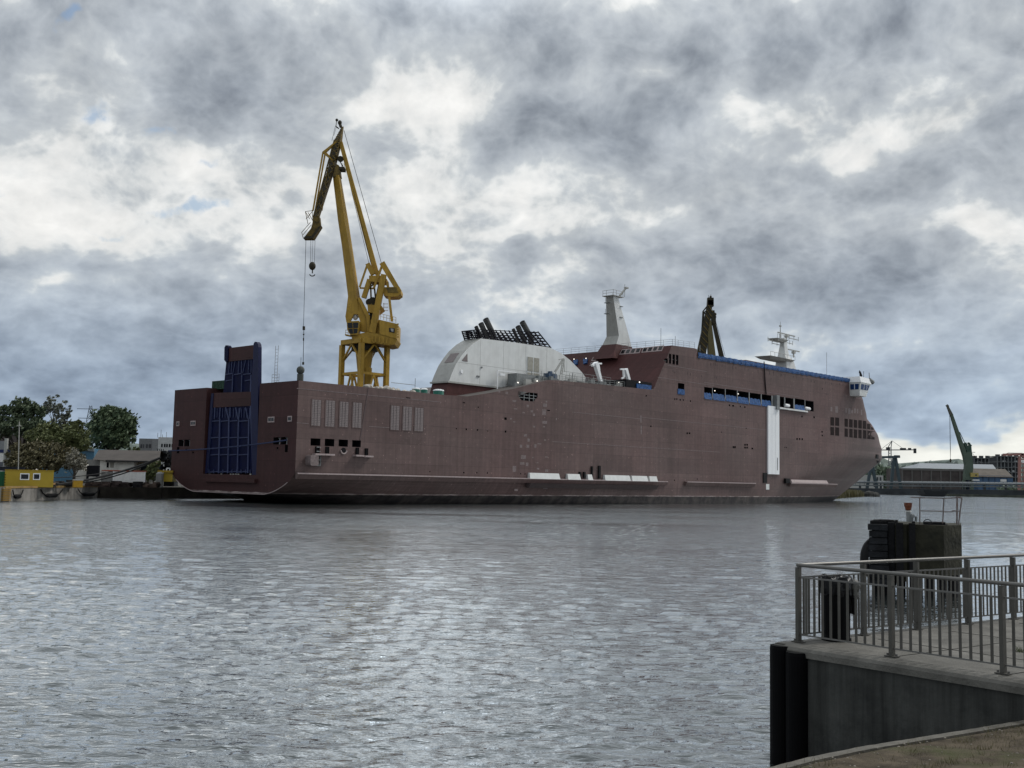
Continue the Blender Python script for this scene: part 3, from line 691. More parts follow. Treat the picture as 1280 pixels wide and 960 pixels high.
# ---- radar mast
TR=15.0
def rz(zx,zy,t=TR): s,z=hs(950+zx/12,395+zy/12,t); return s,z
m=MB()
def loft(mb,secs):
    vv=[p for q in secs for p in q]; ff=[]
    for i in range(len(secs)-1):
        for k in range(4): a=i*4+k; b=i*4+(k+1)%4; ff.append((a,b,b+4,a+4))
    ff+= [(3,2,1,0),tuple(len(vv)-4+k for k in range(4))]; mb.add(vv,ff)
def rsec(x0,x1,y,tw):
    s0,z=rz(x0,y,TR-tw); s1,_=rz(x1,y,TR-tw); return [(s0,TR-tw,z),(s1,TR-tw,z),(s1,TR+tw,z),(s0,TR+tw,z)]
loft(m,[rsec(400,545,780,1.6),rsec(395,500,640,1.4),rsec(375,440,590,1.0),rsec(365,405,420,.6),rsec(360,400,330,.6)])
rm=P('radar_mast',m,WHITE)
for y,x0,x1,tw,th in [(590,160,525,2.2,.35),(325,262,430,1.4,.3)]:
    s0,z=rz(x0,y,TR-tw); s1,_=rz(x1,y,TR-tw); m=MB().hexa([(s0+1.2,TR-tw*.6,z-th*1.8),(s1-.6,TR-tw*.6,z-th*1.8),(s1-.6,TR+tw*.6,z-th*1.8),(s0+1.2,TR+tw*.6,z-th*1.8),(s0,TR-tw,z),(s1,TR-tw,z),(s1,TR+tw,z),(s0,TR+tw,z)])
    for k in range(7):
        s=s0+(s1-s0)*k/6; m.tube([(s,TR-tw,z),(s,TR-tw,z+1.0)],.05,4)
    m.tube([(s0,TR-tw,z+1.0),(s1,TR-tw,z+1.0)],.05,4); P('mast_platform',m,GREYW,rm)
for x0,x1,y in ((268,520,244),(415,590,497)):
    s0,z=rz(x0,y); s1,_=rz(x1,y); m=MB().box(s0,s1,TR-.15,TR+.15,z-.12,z+.12); sc_=(s0+s1)/2; m.tube([(sc_,TR,z-1.8),(sc_,TR,z)],.22,6); m.box(sc_-.4,sc_+.4,TR-.4,TR+.4,z-.8,z-.2); P('radar_scanner',m,GREYW,rm)
for x0,x1,y in ((120,255,360),(440,575,330),(180,330,408),(400,490,400)):
    s0,z=rz(x0,y); s1,_=rz(x1,y-(6 if y<365 else 0)); m=MB().beam((s0,TR,z),(s1,TR,z),.14); 
    for k in range(3): s=s0+(s1-s0)*k/2; m.tube([(s,TR,z-.3),(s,TR,z+.8)],.07,4)
    P('mast_yard',m,GREYW,rm)
s0,z=rz(305,330); s1,z2=rz(308,80); m=MB().tube([(s0,TR,z),(s0,TR,z+(z2-z)*.6),(s0,TR,z2)],[.17,.1,.04],6); m.box(s0-.3,s0+.3,TR-.2,TR+.2,z+(z2-z)*.68,z+(z2-z)*.75); P('topmast',m,GREYW,rm)
# ---- bridge wing
def bp2(zx,zy): return (1040+zx/8,380+zy/8)
sW=hs(*bp2(172,780))[0]
def aft(zx,zy): t,z=ht(*bp2(zx,zy),sW); return t,z
tO,_z=aft(285,780); zE=aft(285,780)[1]; zR=aft(285,722)[1]; zB=aft(270,915)[1]; tB=aft(270,915)[0]
def stb(zx,zy,t): s_,z=hs(*bp2(zx,zy),t); return s_
s1E=stb(387,780,tO); s1B=stb(340,915,tB); s1R=stb(385,735,tO)
m=MB()
loft(m,[[(sW+.3,tB,zB),(s1B,tB,zB-.05),(s1B,1.5,zB-.05),(sW+.3,1.5,zB)],[(sW,tO,zE),(s1E,tO,zE-.1),(s1E,2.0,zE-.1),(sW,2.0,zE)]]); wing=P('bridge_wing',m,WHITE)
m=MB(); loft(m,[[(sW-.15,tO-.15,zE+.005),(s1E+.15,tO-.15,zE-.09),(s1E+.15,2.5,zE-.09),(sW-.15,2.5,zE+.005)],[(sW+.2,tO+.25,zR),(s1R-.2,tO+.25,zR-.1),(s1R-.2,2.5,zR-.1),(sW+.2,2.5,zR)]]); P('wing_roof',m,WHITEB,wing)
def lv(a,b,f): return a+(b-a)*f
f0_,f1_=.13,.53     # window band between eaves and foot
def tt(f): return lv(tO,tB,f)
def zz_(f): return lv(zE,zB,f)
g=MB().face([(lv(sW,sW+.3,f1_)-.06,tt(f1_)+.35,zz_(f1_)),(lv(sW,sW+.3,f0_)-.06,tt(f0_)+.35,zz_(f0_)),(lv(sW,sW+.3,f0_)-.06,-.25,zz_(f0_)),(lv(sW,sW+.3,f1_)-.06,-.25,zz_(f1_))]); P('wing_window',g,GLASSB,wing)
g=MB().face([(sW+.5,tt(f1_)-.06,zz_(f1_)),(lv(s1E,s1B,f1_)-.4,tt(f1_)-.06,zz_(f1_)),(lv(s1E,s1B,f0_)-.4,tt(f0_)-.06,zz_(f0_)),(sW+.5,tt(f0_)-.06,zz_(f0_))]); P('wing_window',g,GLASSB,wing)
m=MB()
for q in (.33,.66): x=lv(sW+.5,s1E-.6,q); m.beam((x,tt(f1_)-.08,zz_(f1_)),(x,tt(f0_)-.08,zz_(f0_)),.1)
m.beam((sW-.07,tt(.3)*.5,zz_(f1_)),(sW-.07,tt(.3)*.5,zz_(f0_)),.1); P('window_mullion',m,WHITEB,wing)
m=MB().tube([(s1E-.1,tO+.3,zR-.3),(s1E+1.5,tO+.2,zR-.9)],[.45,.6],8); m.beam((s1E,tO+.3,zR-.2),(s1E-.2,tO+.3,zR+1.4),.13); P('search_light',m,GREY,wing)
m=MB().beam((sW+.9,tO+.5,zR),(sW+.6,tO+.5,zR+1.5),.14); m.beam((sW+.7,tO+.5,zR+1.2),(sW+1.8,tO+.5,zR+.2),.35); m.beam((sW+3.0,tO+.5,zR),(sW+3.0,tO+.5,zR+1.5),.08); P('wing_lamp',m,BLACKM,wing)
# ---- deck gear between the funnel and the house
def dz(zx,zy,t=2.0): s,z=hs(640+zx/8,400+zy/8,t); return s,z
def dbeam(mb,x0,y0,x1,y1,w,t=2.0,w2=None):
    a=dz(x0,y0,t); b=dz(x1,y1,t); mb.beam((a[0],t,a[1]),(b[0],t,b[1]),w,w,w2,w2)
m=MB(); dbeam(m,832,425,898,655,.75,2.0,.5); dbeam(m,830,432,895,436,.25); dbeam(m,865,440,875,498,.22); dbeam(m,800,455,835,440,.4); dbeam(m,895,655,905,700,.6); P('davit',m,WHITEB)
m=MB(); dbeam(m,1132,490,1192,685,.7,2.0,.5); dbeam(m,1085,492,1150,494,.3); dbeam(m,1112,500,1120,570,.3); dbeam(m,1120,575,1095,585,.25); dbeam(m,1150,600,1120,690,.25); dbeam(m,1192,685,1196,720,.5); P('davit',m,WHITEB)
m=MB()
for dx in (0,14): dbeam(m,425+dx,515,505+dx,390,.13)
for k in range(7): dbeam(m,425+80*k/7,515-125*k/7,439+80*(k+1)/7,515-125*(k+1)/7,.08)
for dx in (0,16): dbeam(m,484+dx,545,508+dx,395,.13)
for k in range(6): dbeam(m,484+24*k/6,545-150*k/6,500+24*(k+1)/6,545-150*(k+1)/6,.08)
dbeam(m,470,395,520,385,.16); dbeam(m,520,385,526,520,.08); P('deck_crane',m,GREYW)
P('winch_house',MB().box(dz(30,540,3)[0],dz(270,540,3)[0],2.6,4.6,17.0,dz(30,532,3)[1]),GREY)
x0=dz(-230,425,3.4); x1=dz(-40,480,3.4)
m=MB(); a=hs(622,463,4.2); b=hs(645,465.5,4.2); c=hs(645,480,4.2)
m.beam((a[0],4.2,a[1]),(b[0],4.2,b[1]),.14); m.beam((a[0],4.2,a[1]),(a[0],4.2,15.8),.14); m.beam((a[0]+.5,4.2,a[1]-.6),(a[0]+1.6,4.2,a[1]-.6),.4); P('pipe_frame',m,WHITEB)
rg=random.Random(3)
gear=MB(); gearw=MB()
for k in range(95):
    px=rg.uniform(540,800); px=px if px>560 else 640+px*.1
    if px<640 or px>815: continue
    t=rg.uniform(.8,4.0); s,_=hs(px,480,t); zt=lerp_tab(TOP,s); h=rg.uniform(.25,1.25); w=rg.uniform(.15,1.0)
    (gear if rg.random()<.62 else gearw).box(s-w,s+w,t,t+.5,zt-.6,zt+h*.7)
    if rg.random()<.5: (gear if rg.random()<.5 else gearw).tube([(s,t,zt-.5),(s+rg.uniform(-.3,.3),t,zt+rg.uniform(.8,1.9))],.06,4)
P('deck_machinery',gear,GREY); P('deck_machinery',gearw,GREYW)
railrun('deck_railing',[(55,.6,20.4),(78,.6,20.8)],1.1,1.5,GREY); railrun('deck_railing',[(58,3.8,20.9),(72,3.8,20.9)],1.8,2.4,GREY)
P('deck_hoist',MB().box(dz(360,570)[0],dz(440,570)[0],1.8,3.0,19.9,dz(360,530)[1]).box(dz(375,520)[0],dz(395,520)[0],1.8,2.4,20,dz(375,512)[1]),mat('hoist_blue',(.05,.08,.13),.5))
for zx,zy,t in ((58,627,2.2),(252,612,1.4),(1068,627,1.6),(1275,622,.3)):
    s,z=dz(zx,zy,t); P('deck_light',MB().sphere((s,t,z),.13,6),LAMP)
for px,py in ((551,488),(572,464),(562,463)):
    pass
# ---- loose things standing on the ferry
def shipthing(name,label,cat,s,t,z,group=None):
    o=bpy.data.objects.new(name,None); col.objects.link(o); o.location=ship(s,t,z); o.rotation_euler=(0,0,TH); tag(o,label,cat,group); return o
for i,(x0,x1,y0,y1,lb) in enumerate([(515,525.5,484.3,490.5,'aftmost of three green and white tanks on the ferry deck'),(526,534.5,484.8,490.5,'middle one of three green and white tanks on the ferry deck'),(541.5,555,486,494,'largest green and white tank beside the funnel base')]):
    t=1.6; s0,zt=hs(x0,y0,t); s1,_=hs(x1,y0,t); zb=16.05; r=(s1-s0)/2*.72
    o=shipthing('deck_tank',lb,'tank',(s0+s1)/2,t,zb,'green tanks on the ferry deck')
    h=zt-zb; MB().tube([(0,0,0),(0,0,h*.72)],r,14).build('tank_body',TANKG,o); MB().tube([(0,0,h*.72),(0,0,h*.9),(0,0,h)],[r*1.06,r*1.0,r*.6],14).build('tank_lid',WHITEB,o)
o=shipthing('deck_container','dark green container on the ferry deck beside the raised stern ramp','container',1.6,19.6,15.9)
t1,zt=tz(250,294,1.6); t0,_=tz(306,294,1.6)
MB().box(0,2.4,t0-19.6,t1-19.6,0,zt-15.9).build('container_body',CONTG,o)
m=MB()
for k in range(8): y=t0-19.6+(t1-t0)*(k+.5)/8; m.box(-.05,0,y-.08,y+.08,.1,zt-16)
m.build('corrugation',CONTG,o)
o=shipthing('debris_pile','heap of pale sacks and sheeting on the ferry edge below the yellow crane','debris',17,1.2,16.0)
rg=random.Random(8); m=MB()
for k in range(26): m.sphere((rg.uniform(-5,4.5),rg.uniform(-.5,.6),rg.uniform(.0,.35)),rg.uniform(.25,.6),5,.7)
m.build('sacks',mat('sack_pale',(.4,.37,.33),.9,var=.5,scale=1.5),o)
m=MB(); m.tube([(-5,.2,0),(-5,.2,2.0)],.05,4); m.tube([(4.6,.2,0),(4.6,.2,2.2)],.05,4); m.tube([(0,.2,1.2),(4.6,.2,1.2)],.04,4); m.build('rail',GREY,o)
# ================================================================== yellow harbour crane
YC=205.0
def cz(x,y,dy=0.0): return Vector(at(x,y,YC+dy))
def z2(zx,zy,dy=0.0): return cz(360+zx/4.8,130+zy/4.8,dy)
def z3(zx,zy,dy=0.0): return cz(360+zx/4.8,310+zy/4.8,dy)
base=cz(455,485); base=(base.x,YC,1.65)
crane=thing('harbour_crane','tall bright yellow level luffing crane rising behind the stern of the ferry','crane',base)
def C(name,mb,m=YEL,parent=crane): return mb.build(name,m,parent)
half=(z3(580,600).x-z3(335,600).x)/2+.4; cx=(z3(460,600).x)
zr=z3(455,566).z; 
legs=[(cx-half,YC),(cx,YC-half),(cx+half,YC),(cx,YC+half)]
zr=cz(cx and 455,429).z
for x,y in legs:
    m=MB().beam((x,y,1.65),(x,y,zr-.5),.85,.85,up=(0.7,0.7,0)); C('portal_leg',m)
for i in range(4):
    a=legs[i]; b=legs[(i+1)%4]; m=MB().beam((a[0],a[1],zr),(b[0],b[1],zr),.8,.9); C('ring_beam',m)
    m=MB(); zl=z3(450,760).z; m.beam((a[0],a[1],zl),(b[0],b[1],zl),.35,.5)
    mx=((a[0]+b[0])/2,(a[1]+b[1])/2)
    m.beam((mx[0],mx[1],zr-.4),(a[0],a[1],zl+2.2),.3); m.beam((mx[0],mx[1],zr-.4),(b[0],b[1],zl+2.2),.3)
    m.beam((mx[0],mx[1],zl),(a[0]*.75+b[0]*.25,a[1]*.75+b[1]*.25,zl-5),.3); m.beam((mx[0],mx[1],zl),(b[0]*.75+a[0]*.25,b[1]*.75+a[1]*.25,zl-5),.3)
    C('bracing',m)
m=MB().tube([(cx,YC,zr-.6),(cx,YC,z3(455,830).z),(cx,YC,1.65)],[1.9,.9,.9],14); C('slew_column',m)
C('slew_ring',MB().tube([(cx,YC,zr-1.6),(cx,YC,zr+.8)],2.6,20),CRANED)
m=MB(); zz=z3(470,790).z; m.box(cx+.6,cx+1.7,YC-1.7,YC-.9,zz-1.5,zz+2.2); C('door_housing',m)
# slewing platform: hull shaped tray, turned so the right side faces us
def pr(poly,dy0,dy1,name,m=YEL,parent=crane):
    a=[z3(x,y,dy0) for x,y in poly]; off=Vector((0,dy1-dy0,0)); return C(name,MB().prism(a,off),m,parent)
pr([(378,530),(395,560),(435,563),(520,570),(606,584),(640,578),(655,552),(655,545),(550,515),(470,505),(375,525)],-3.2,3.5,'slewing_platform')
for k in range(6):
    x=505+k*22; a=z3(x,522+k*5,-3.3); b=z3(x,562+k*3,-3.3); C('stiffener',MB().beam(a,b,.25,.3)) if k<6 else None
hs_=pr([(548,430),(655,455),(652,545),(550,515)],-3.4,3.2,'machinery_house')
pr([(495,430),(548,430),(550,515),(500,505)],-1.6,3.2,'engine_bay')
a=z3(606,478,-3.5); b=z3(640,482,-3.5); c=z3(640,510,-3.5); d=z3(606,503,-3.5)
o=C('window',MB().face([a,d,c,b]),GLASSD,hs_); 
a=z3(615,482,-3.55); b=z3(634,485,-3.55); c=z3(632,503,-3.55); d=z3(620,500,-3.55); C('window_blind',MB().face([a,d,c,b]),GREYW,o)
for k in range(6):
    a=z3(656,458+k*15,-3.3); C('ladder_rung',MB().beam(a,a+Vector((.25,.0,0)),.2,.35)) 
m=MB()
pts=[z3(555,428,-3.2),z3(647,450,-3.2)]
for k in range(6): p=pts[0].lerp(pts[1],k/5); m.tube([p,p+Vector((0,0,1.1))],.04,4)
for h in (.55,1.1): m.tube([pts[0]+Vector((0,0,h)),pts[1]+Vector((0,0,h))],.035,4)
C('roof_railing',m)
# cab
cab=pr([(352,440),(425,436),(430,450),(418,520),(372,520),(355,490)],-3.8,-1.0,'driver_cab')
for q in ([(356,449),(386,447),(388,480),(360,482)],[(390,447),(423,447),(420,480),(391,480)],[(361,486),(388,484),(390,514),(372,514)],[(392,484),(419,484),(415,510),(393,514)]):
    C('cab_window',MB().face([z3(x,y,-3.86) for x,y in q][::-1]),GLASSD,cab)
m=MB(); a=z3(345,522,-3.6); b=z3(375,528,-3.6); m.beam(a,b,1.4,.2); 
for h in (.5,1.0): m.tube([a+Vector((0,0,h)),b+Vector((0,0,h))],.04,4)
for q in (0,.5,1): p=a.lerp(b,q); m.tube([p,p+Vector((0,0,1))],.04,4)
C('cab_walkway',m)
# main jib: box girder seen on edge, bulging at the foot into two legs
def facepair(L,Mid,R,dyM,dyB):
    """left edge, ridge, right edge polylines -> closed girder with a ridge towards us"""
    m=MB(); n=len(L)
    for i in range(n-1):
        l0,l1=z_(L[i],0),z_(L[i+1],0); m0,m1=z_(Mid[i],dyM),z_(Mid[i+1],dyM); r0,r1=z_(R[i],0),z_(R[i+1],0); b0=z_(Mid[i],dyB); b1=z_(Mid[i+1],dyB)
        m.face([l0,m0,m1,l1]); m.face([m0,r0,r1,m1]); m.face([r0,b0,b1,r1]); m.face([b0,l0,l1,b1])
    m.face([z_(L[0],0),z_(Mid[0],dyM),z_(R[0],0),z_(Mid[0],dyB)]); m.face([z_(L[-1],0),z_(Mid[-1],dyM),z_(R[-1],0),z_(Mid[-1],dyB)])
    return m
def z_(p,dy): return cz(p[0],p[1],dy)
def zz3(x,y): return (360+x/4.8,310+y/4.8)
def zz2(x,y): return (360+x/4.8,130+y/4.8)
L=[zz2(268,430),zz2(300,700),zz3(325,0),zz3(360,290),zz3(350,370)]
Md=[zz2(302,425),zz2(340,700),zz3(368,0),zz3(412,300),zz3(425,372)]
R_=[zz2(316,432),zz2(362,700),zz3(387,0),zz3(432,296),zz3(455,340)]
jib=C('main_jib',facepair(L,Md,R_,-1.6,1.6))
tip=MB().prism([z2(x,y,-.9) for x,y in [(268,435),(282,385),(292,360),(306,368),(316,435)]],(0,1.8,0)); C('jib_head',tip,YELD,jib)
# foot legs
m=MB().prism([z3(x,y,-1.5) for x,y in [(352,360),(344,410),(350,445),(372,440),(395,396),(420,398),(432,440),(436,500),(474,505),(466,410),(440,350),(412,300)]],(0,.9,0)); C('jib_foot',m,YEL,jib)
m=MB().prism([z3(x,y,-1.9) for x,y in [(415,300),(432,296),(490,408),(492,505),(475,512),(468,412)]],(0,1.9,0)); C('jib_leg',m,YEL,jib)
m=MB().prism([z3(x,y,1.6) for x,y in [(352,360),(344,410),(350,445),(372,440),(395,396),(420,398),(432,440),(436,500),(474,505),(466,410),(440,350),(412,300)]],(0,.6,0)); C('jib_foot',m,YEL,jib)
C('tool_bag',MB().sphere(z3(405,412,-.5),.55,6,1.3).sphere(z3(418,405,-.3),.5,6),WHITE)
# A-frame and machinery deck
def bm3(x0,y0,x1,y1,w,name,dy=0,mm=YEL,w2=None,par=crane): return C(name,MB().beam(z3(x0,y0,dy),z3(x1,y1,dy),w,w,w2,w2),mm,par)
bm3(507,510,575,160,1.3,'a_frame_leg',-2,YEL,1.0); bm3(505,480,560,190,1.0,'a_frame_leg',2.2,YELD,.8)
bm3(455,300,490,190,.9,'a_frame_post',-1); bm3(478,95,510,160,.9,'a_frame_peak',-1); bm3(476,100,430,235,.35,'back_stay',-1.2)
bm3(430,240,520,243,.3,'cross_bar',-1); bm3(568,95,515,240,.4,'back_stay',-1.5)
pr([(486,165),(560,165),(592,185),(588,208),(486,200)],-1.6,1.6,'winch_platform')
pr([(476,338),(560,345),(570,362),(530,392),(480,385)],-1.8,1.8,'rope_platform')
bm3(495,205,500,345,.3,'hanger',-1,YELD); bm3(515,205,530,345,.3,'hanger',1,YELD); bm3(480,240,545,200,.25,'hanger',0,YELD)
m=MB()
for x,y,r in ((487,325,.7),(508,318,.8),(525,335,.6),(500,412,.6),(497,430,.5)): m.tube([z3(x,y,-1.2),z3(x,y,1.2)],r,10)
C('rope_drum',m,CRANED)
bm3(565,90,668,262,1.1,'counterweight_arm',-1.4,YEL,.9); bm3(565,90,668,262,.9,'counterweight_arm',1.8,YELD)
bm3(515,128,545,160,1.0,'rocker',-.5); bm3(530,200,590,262,.6,'rocker',.5)
cw=pr([(573,235),(668,232),(678,255),(676,275),(655,290),(610,292),(573,282)],-1.8,2.2,'counterweight'); C('counterweight_face',MB().prism([z3(x,y,-1.9) for x,y in [(590,238),(650,236),(662,268),(600,268)]],(0,.1,0)),YELD,cw)
bm3(597,205,624,440,.45,'pull_rod',-1.5)
m=MB()
for k in range(3): a=z3(570,335+k*20,-1); m.tube([a,a+Vector((1.0,0,0))],.05,4)
m.tube([z3(575,330,-1),z3(575,380,-1)],.05,4); C('platform_railing',m)
# tie rod and ropes
C('tie_rod',MB().beam(cz(426,178),z3(525,135),.75,.75,1.05,1.05))
m=MB(); m.tube([cz(430,163,-.3),z3(560,90,-.3)],.05,4); m.tube([cz(429,185,-.3),z3(495,85,-.6)],.045,4); m.tube([cz(430,200,.5),z3(485,90,.4)],.04,4); C('luffing_rope',m,ROPE)
# fly jib
L=[(426.5,160),(418,175),(410,209),(391.5,272)]; 
R2=[(429.8,158),(427.9,176),(420.5,207),(399.6,272)]; Md=[(428.4,158.5),(424.5,176),(416.2,210),(396,273)]
m=MB(); n=4
for i in range(3):
    l0,l1,m0,m1,r0,r1=z_(L[i],.8),z_(L[i+1],.8),z_(Md[i],-1.0),z_(Md[i+1],-1.0),z_(R2[i],.6),z_(R2[i+1],.6)
    m.face([l0,m0,m1,l1],1); m.face([m0,r0,r1,m1],0); m.face([l0,l1,r1,r0],1)
fly=C('fly_jib',m,[YELD,CRANED])
m=MB()
for k in range(16):
    f0=k/16; 
    def li(P,f):
        i=min(int(f*3),2); t=f*3-i; return (P[i][0]+(P[i+1][0]-P[i][0])*t,P[i][1]+(P[i+1][1]-P[i][1])*t)
    m.beam(z_(li(L,f0),-.3),z_(li(Md,min(1,f0+.05)),-1.15),.16); m.beam(z_(li(Md,f0),-1.15),z_(li(L,min(.999,f0+.05)),-.3),.12)
m.beam(z_(L[1],-.3),z_(L[3],-.3),.25)
C('lattice',m,YELD,fly)
m=MB(); 
m.prism([z2(x,y,-1.0) for x,y in [(92,806),(150,806),(198,730),(190,715),(186,672),(152,672),(146,715),(138,745)]],(0,1.9,0)); C('fly_jib_tip',m,mat('crane_yellow_dirty',(.13,.088,.022),.7,var=.4,scale=1.5,dirt=(.02,.016,.01),dirtscale=1.2,dirtamt=.8),fly)
m=MB().prism([z2(x,y,-1.1) for x,y in [(92,806),(150,806),(198,732),(185,735),(140,792),(98,795)]],(0,.1,0)); C('tip_edge',m,CRANED,fly)
m=MB()
for dy,ox in ((-1.2,0),(1.2,14)):
    a=zz2(305,215); b=zz2(210+ox,290); c=zz2(150+ox,640); d=zz2(285,350)
    m.beam(z_(a,dy*.3),z_(b,dy),.32); m.beam(z_(b,dy),z_(c,dy*.4),.28); m.beam(z_(b,dy),z_(d,0),.28)
m.beam(z_(zz2(210,290),-1.2),z_(zz2(224,290),1.2),.3); m.beam(z_(zz2(240,380),0),z_(zz2(205,640),0),.15); C('strut_frame',m,YEL,fly)
m=MB()
def rl(pts,dy,r=.06):
    for a,b in zip(pts,pts[1:]): m.tube([z2(*a,dy),z2(*b,dy)],r,4)
rl([(104,645),(130,690)],-.6); rl([(104,645),(120,720)],-.6); rl([(145,635),(150,720)],-.6); rl([(104,645),(145,640)],-.6); rl([(82,770),(135,710)],-.6); rl([(90,785),(140,725)],-.6); rl([(82,770),(92,806)],-.6); rl([(185,690),(196,728)],-.6); rl([(108,690),(150,640)],.6); rl([(120,650),(160,720)],.6)
C('tip_railing',m,YELD,fly)
m=MB(); m.sphere(z2(293,96),.3,6); m.sphere(z2(311,112),.42,6,1.2); m.tube([z2(291,100),z2(288,135)],.07,4); m.tube([z2(288,135),z2(305,148)],.12,4); m.tube([z2(311,115),z2(318,140)],.3,5); m.tube([z2(285,130),z2(263,222)],.04,4); m.tube([z2(291,135),z2(275,190)],.03,4); C('sheave_head',m,CRANED,fly)
m=MB(); m.tube([z2(315,330,-1),z2(315,330,.6)],.62,12); m.tube([z2(312,345,-.5),z2(335,385,-.5)],.1,4); m.box(*(lambda a,b:(a.x,b.x,YC-1,YC+1,b.z,a.z))(z2(310,385),z2(343,402))); m.box(*(lambda a,b:(a.x,b.x,YC-1,YC,b.z,a.z))(z2(328,400),z2(341,408)))
for k in range(3): a=z2(322+k*8,355); m.tube([a,z2(322+k*8,385)],.04,4)
C('sheave_platform',m,CRANED,jib)
m=MB(); 
for x0,x1,r in ((137,137,.035),(150,146,.03),(163,160,.035)):
    m.tube([z2(x0,806 if x0<155 else 790),z3(x1-2,95)],r,4)
m.tube([z2(108,806),z3(93,472)],.045,4); C('hoist_rope',m,ROPE)
m=MB().sphere(z3(146,108),.68,8,1.25); m.box(*(lambda a,b:(a.x,b.x,YC-.4,YC+.4,b.z,a.z))(z3(134,95),z3(160,116))); 
a=z3(147,128); m.tube([a,a+Vector((0,0,-.8))],.12,6); m.tube([a+Vector((.5*math.cos(k*.45),0,-1.0+.35*math.sin(-k*.45))) for k in range(8)],.11,6); C('hook_block',m,CRANED)
m=MB(); m.tube([z3(95,470),z3(95,492)],.26,8); m.tube([z3(95,492),z3(91,690)],.06,5); m.tube([z3(93,540),z3(93,556)],.13,6); m.tube([z3(94,515),z3(94,522)],.16,6); m.tube([z3(91,685),z3(91,700)],.22,6); C('auxiliary_hook',m,CRANED)
# ================================================================== second crane, beyond the ferry
Y2=300.0
def q2(zx,zy,dy=0.0): return Vector(at(860+zx/5.647,360+zy/5.647,Y2+dy))
b2=at(889,440,Y2)
c2=thing('harbour_crane','dark older crane whose folded jib shows above the blue sheeting of the ferry','crane',(b2[0],Y2,1.65))
def D(name,mb,m): return mb.build(name,m,c2)
D('fly_jib',MB().beam(q2(158,90),q2(92,470),1.3,1.2,2.6,1.5,up=(0,1,0)),CRANED)
m=MB()
for k in range(9):
    f=k/9; a=q2(158,120,-.7).lerp(q2(92,450,-.7),f); b=a+Vector((1.1*(1+f*.8)*.6,0,0)); m.beam(a-Vector((.6*(1+f*.7),0,0)),b+Vector((0,0,-2)),.2)
D('lattice',m,YELD)
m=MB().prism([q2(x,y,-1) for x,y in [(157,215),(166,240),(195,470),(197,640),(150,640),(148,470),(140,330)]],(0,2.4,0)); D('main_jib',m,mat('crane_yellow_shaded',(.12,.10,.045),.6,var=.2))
D('tie_rod',MB().beam(q2(170,160),q2(183,250),1.2,1.0,1.2,1.0),CRANED); D('tie_rod',MB().beam(q2(183,250),q2(240,500),.95,.9,1.3,1),CRANED)
D('jib_head',MB().beam(q2(158,70),q2(156,130),1.7,1.4,1.9,1.4,up=(0,1,0)).box(q2(138,88).x,q2(176,88).x,Y2-.7,Y2+.7,q2(138,122).z,q2(138,88).z),CRANED)
m=MB(); m.tube([q2(146,50),q2(146,80)],.06,4); m.tube([q2(162,45),q2(160,80)],.07,4); m.sphere(q2(160,62),.35,5); D('head_gear',m,CRANED)
m=MB(); m.beam(q2(140,122),q2(106,165),.35); m.beam(q2(106,165),q2(96,330),.35); m.beam(q2(106,165),q2(128,190),.3); m.beam(q2(150,150),q2(112,172),.3); m.beam(q2(112,172),q2(108,300),.25); D('strut_frame',m,CRANED)
m=MB().tube([q2(182,205,-.5),q2(182,205,.5)],.75,10).sphere(q2(190,185),.5,6).sphere(q2(178,250),.7,6); m.tube([q2(196,180),q2(196,230)],.07,4); D('sheave_platform',m,CRANED)
m=MB().tube([q2(195,230),q2(262,480)],.05,4).tube([q2(172,150),q2(200,260)],.05,4); D('luffing_rope',m,ROPE)
m=MB(); x0,y0=b2[0],Y2
for dx,dy in ((-3,0),(3,0),(0,-3),(0,3)): m.beam((x0+dx,y0+dy,1.65),(x0+dx,y0+dy,17),.9)
D('portal',m,YELD); D('machinery_house',MB().box(x0-3.2,x0+4.5,y0-2.5,y0+2.5,17,22),YELD)
# ================================================================== land
QZ=1.65
q0=onz(0,627,0); q0x,q0y=q0[0],q0[1]
q1=ship(-6,W+6,0); q2_=ship(-3,W+3,0)
land=[(-420,20),(q0x-60,q0y-45),(q0x,q0y),(q1[0]-1,q1[1]-3),(ship(0,W+2.5,0)[:2]),(ship(192,W+2.5,0)[:2]),(100,340),(126,395),(138,440),(146,520),(190,640),(245,650),(330,655),(700,640),(1400,600),(3500,600),(3500,4500),(-3500,4500),(-3500,20)]
GROUND=mat('yard_ground',(.085,.08,.07),.95,var=.35,scale=.08,dirt=(.05,.055,.03),dirtscale=.05)
QUAY=mat('quay_concrete',(.20,.19,.175),.85,var=.3,scale=.5,dirt=(.07,.065,.055),dirtscale=.35,dirtamt=.8,bump=.05,bscale=3)
m=MB(); n=len(land)
m.face([(x,y,QZ) for x,y in land]); g=m.build('ground',GROUND); struct(g)
m=MB(); _sh=land[5:15]
for (xa,ya),(xb,yb) in zip(_sh,_sh[1:]):
    d_=Vector((xb-xa,yb-ya,0)).normalized(); nn_=Vector((d_.y,-d_.x,0))*2.2
    m.face([(xa,ya,QZ-.004),(xb,yb,QZ-.004),(xb+nn_.x,yb+nn_.y,-.6),(xa+nn_.x,ya+nn_.y,-.6)])
struct(m.build('river_bank',mat('bank_earth',(.075,.068,.045),.95,var=.5,scale=.3,dirt=(.04,.04,.03))))
def wallthing(name,label,cat,pts,z0,z1,th,mm):
    mb=MB()
    for a,b in zip(pts,pts[1:]):
        mb.beam((a[0],a[1],(z0+z1)/2),(b[0],b[1],(z0+z1)/2),th,z1-z0)
    o=mb.build(name,mm); tag(o,label,cat); return o
qa=Vector((q0x-60,q0y-45,0)); qb=Vector((q0x,q0y,0)); qc=Vector((q1[0]-1,q1[1]-3,0)); 
quay=thing('quay_wall','weathered grey concrete quay wall along the left bank','quay wall',(q0x,q0y,0))
off=.3
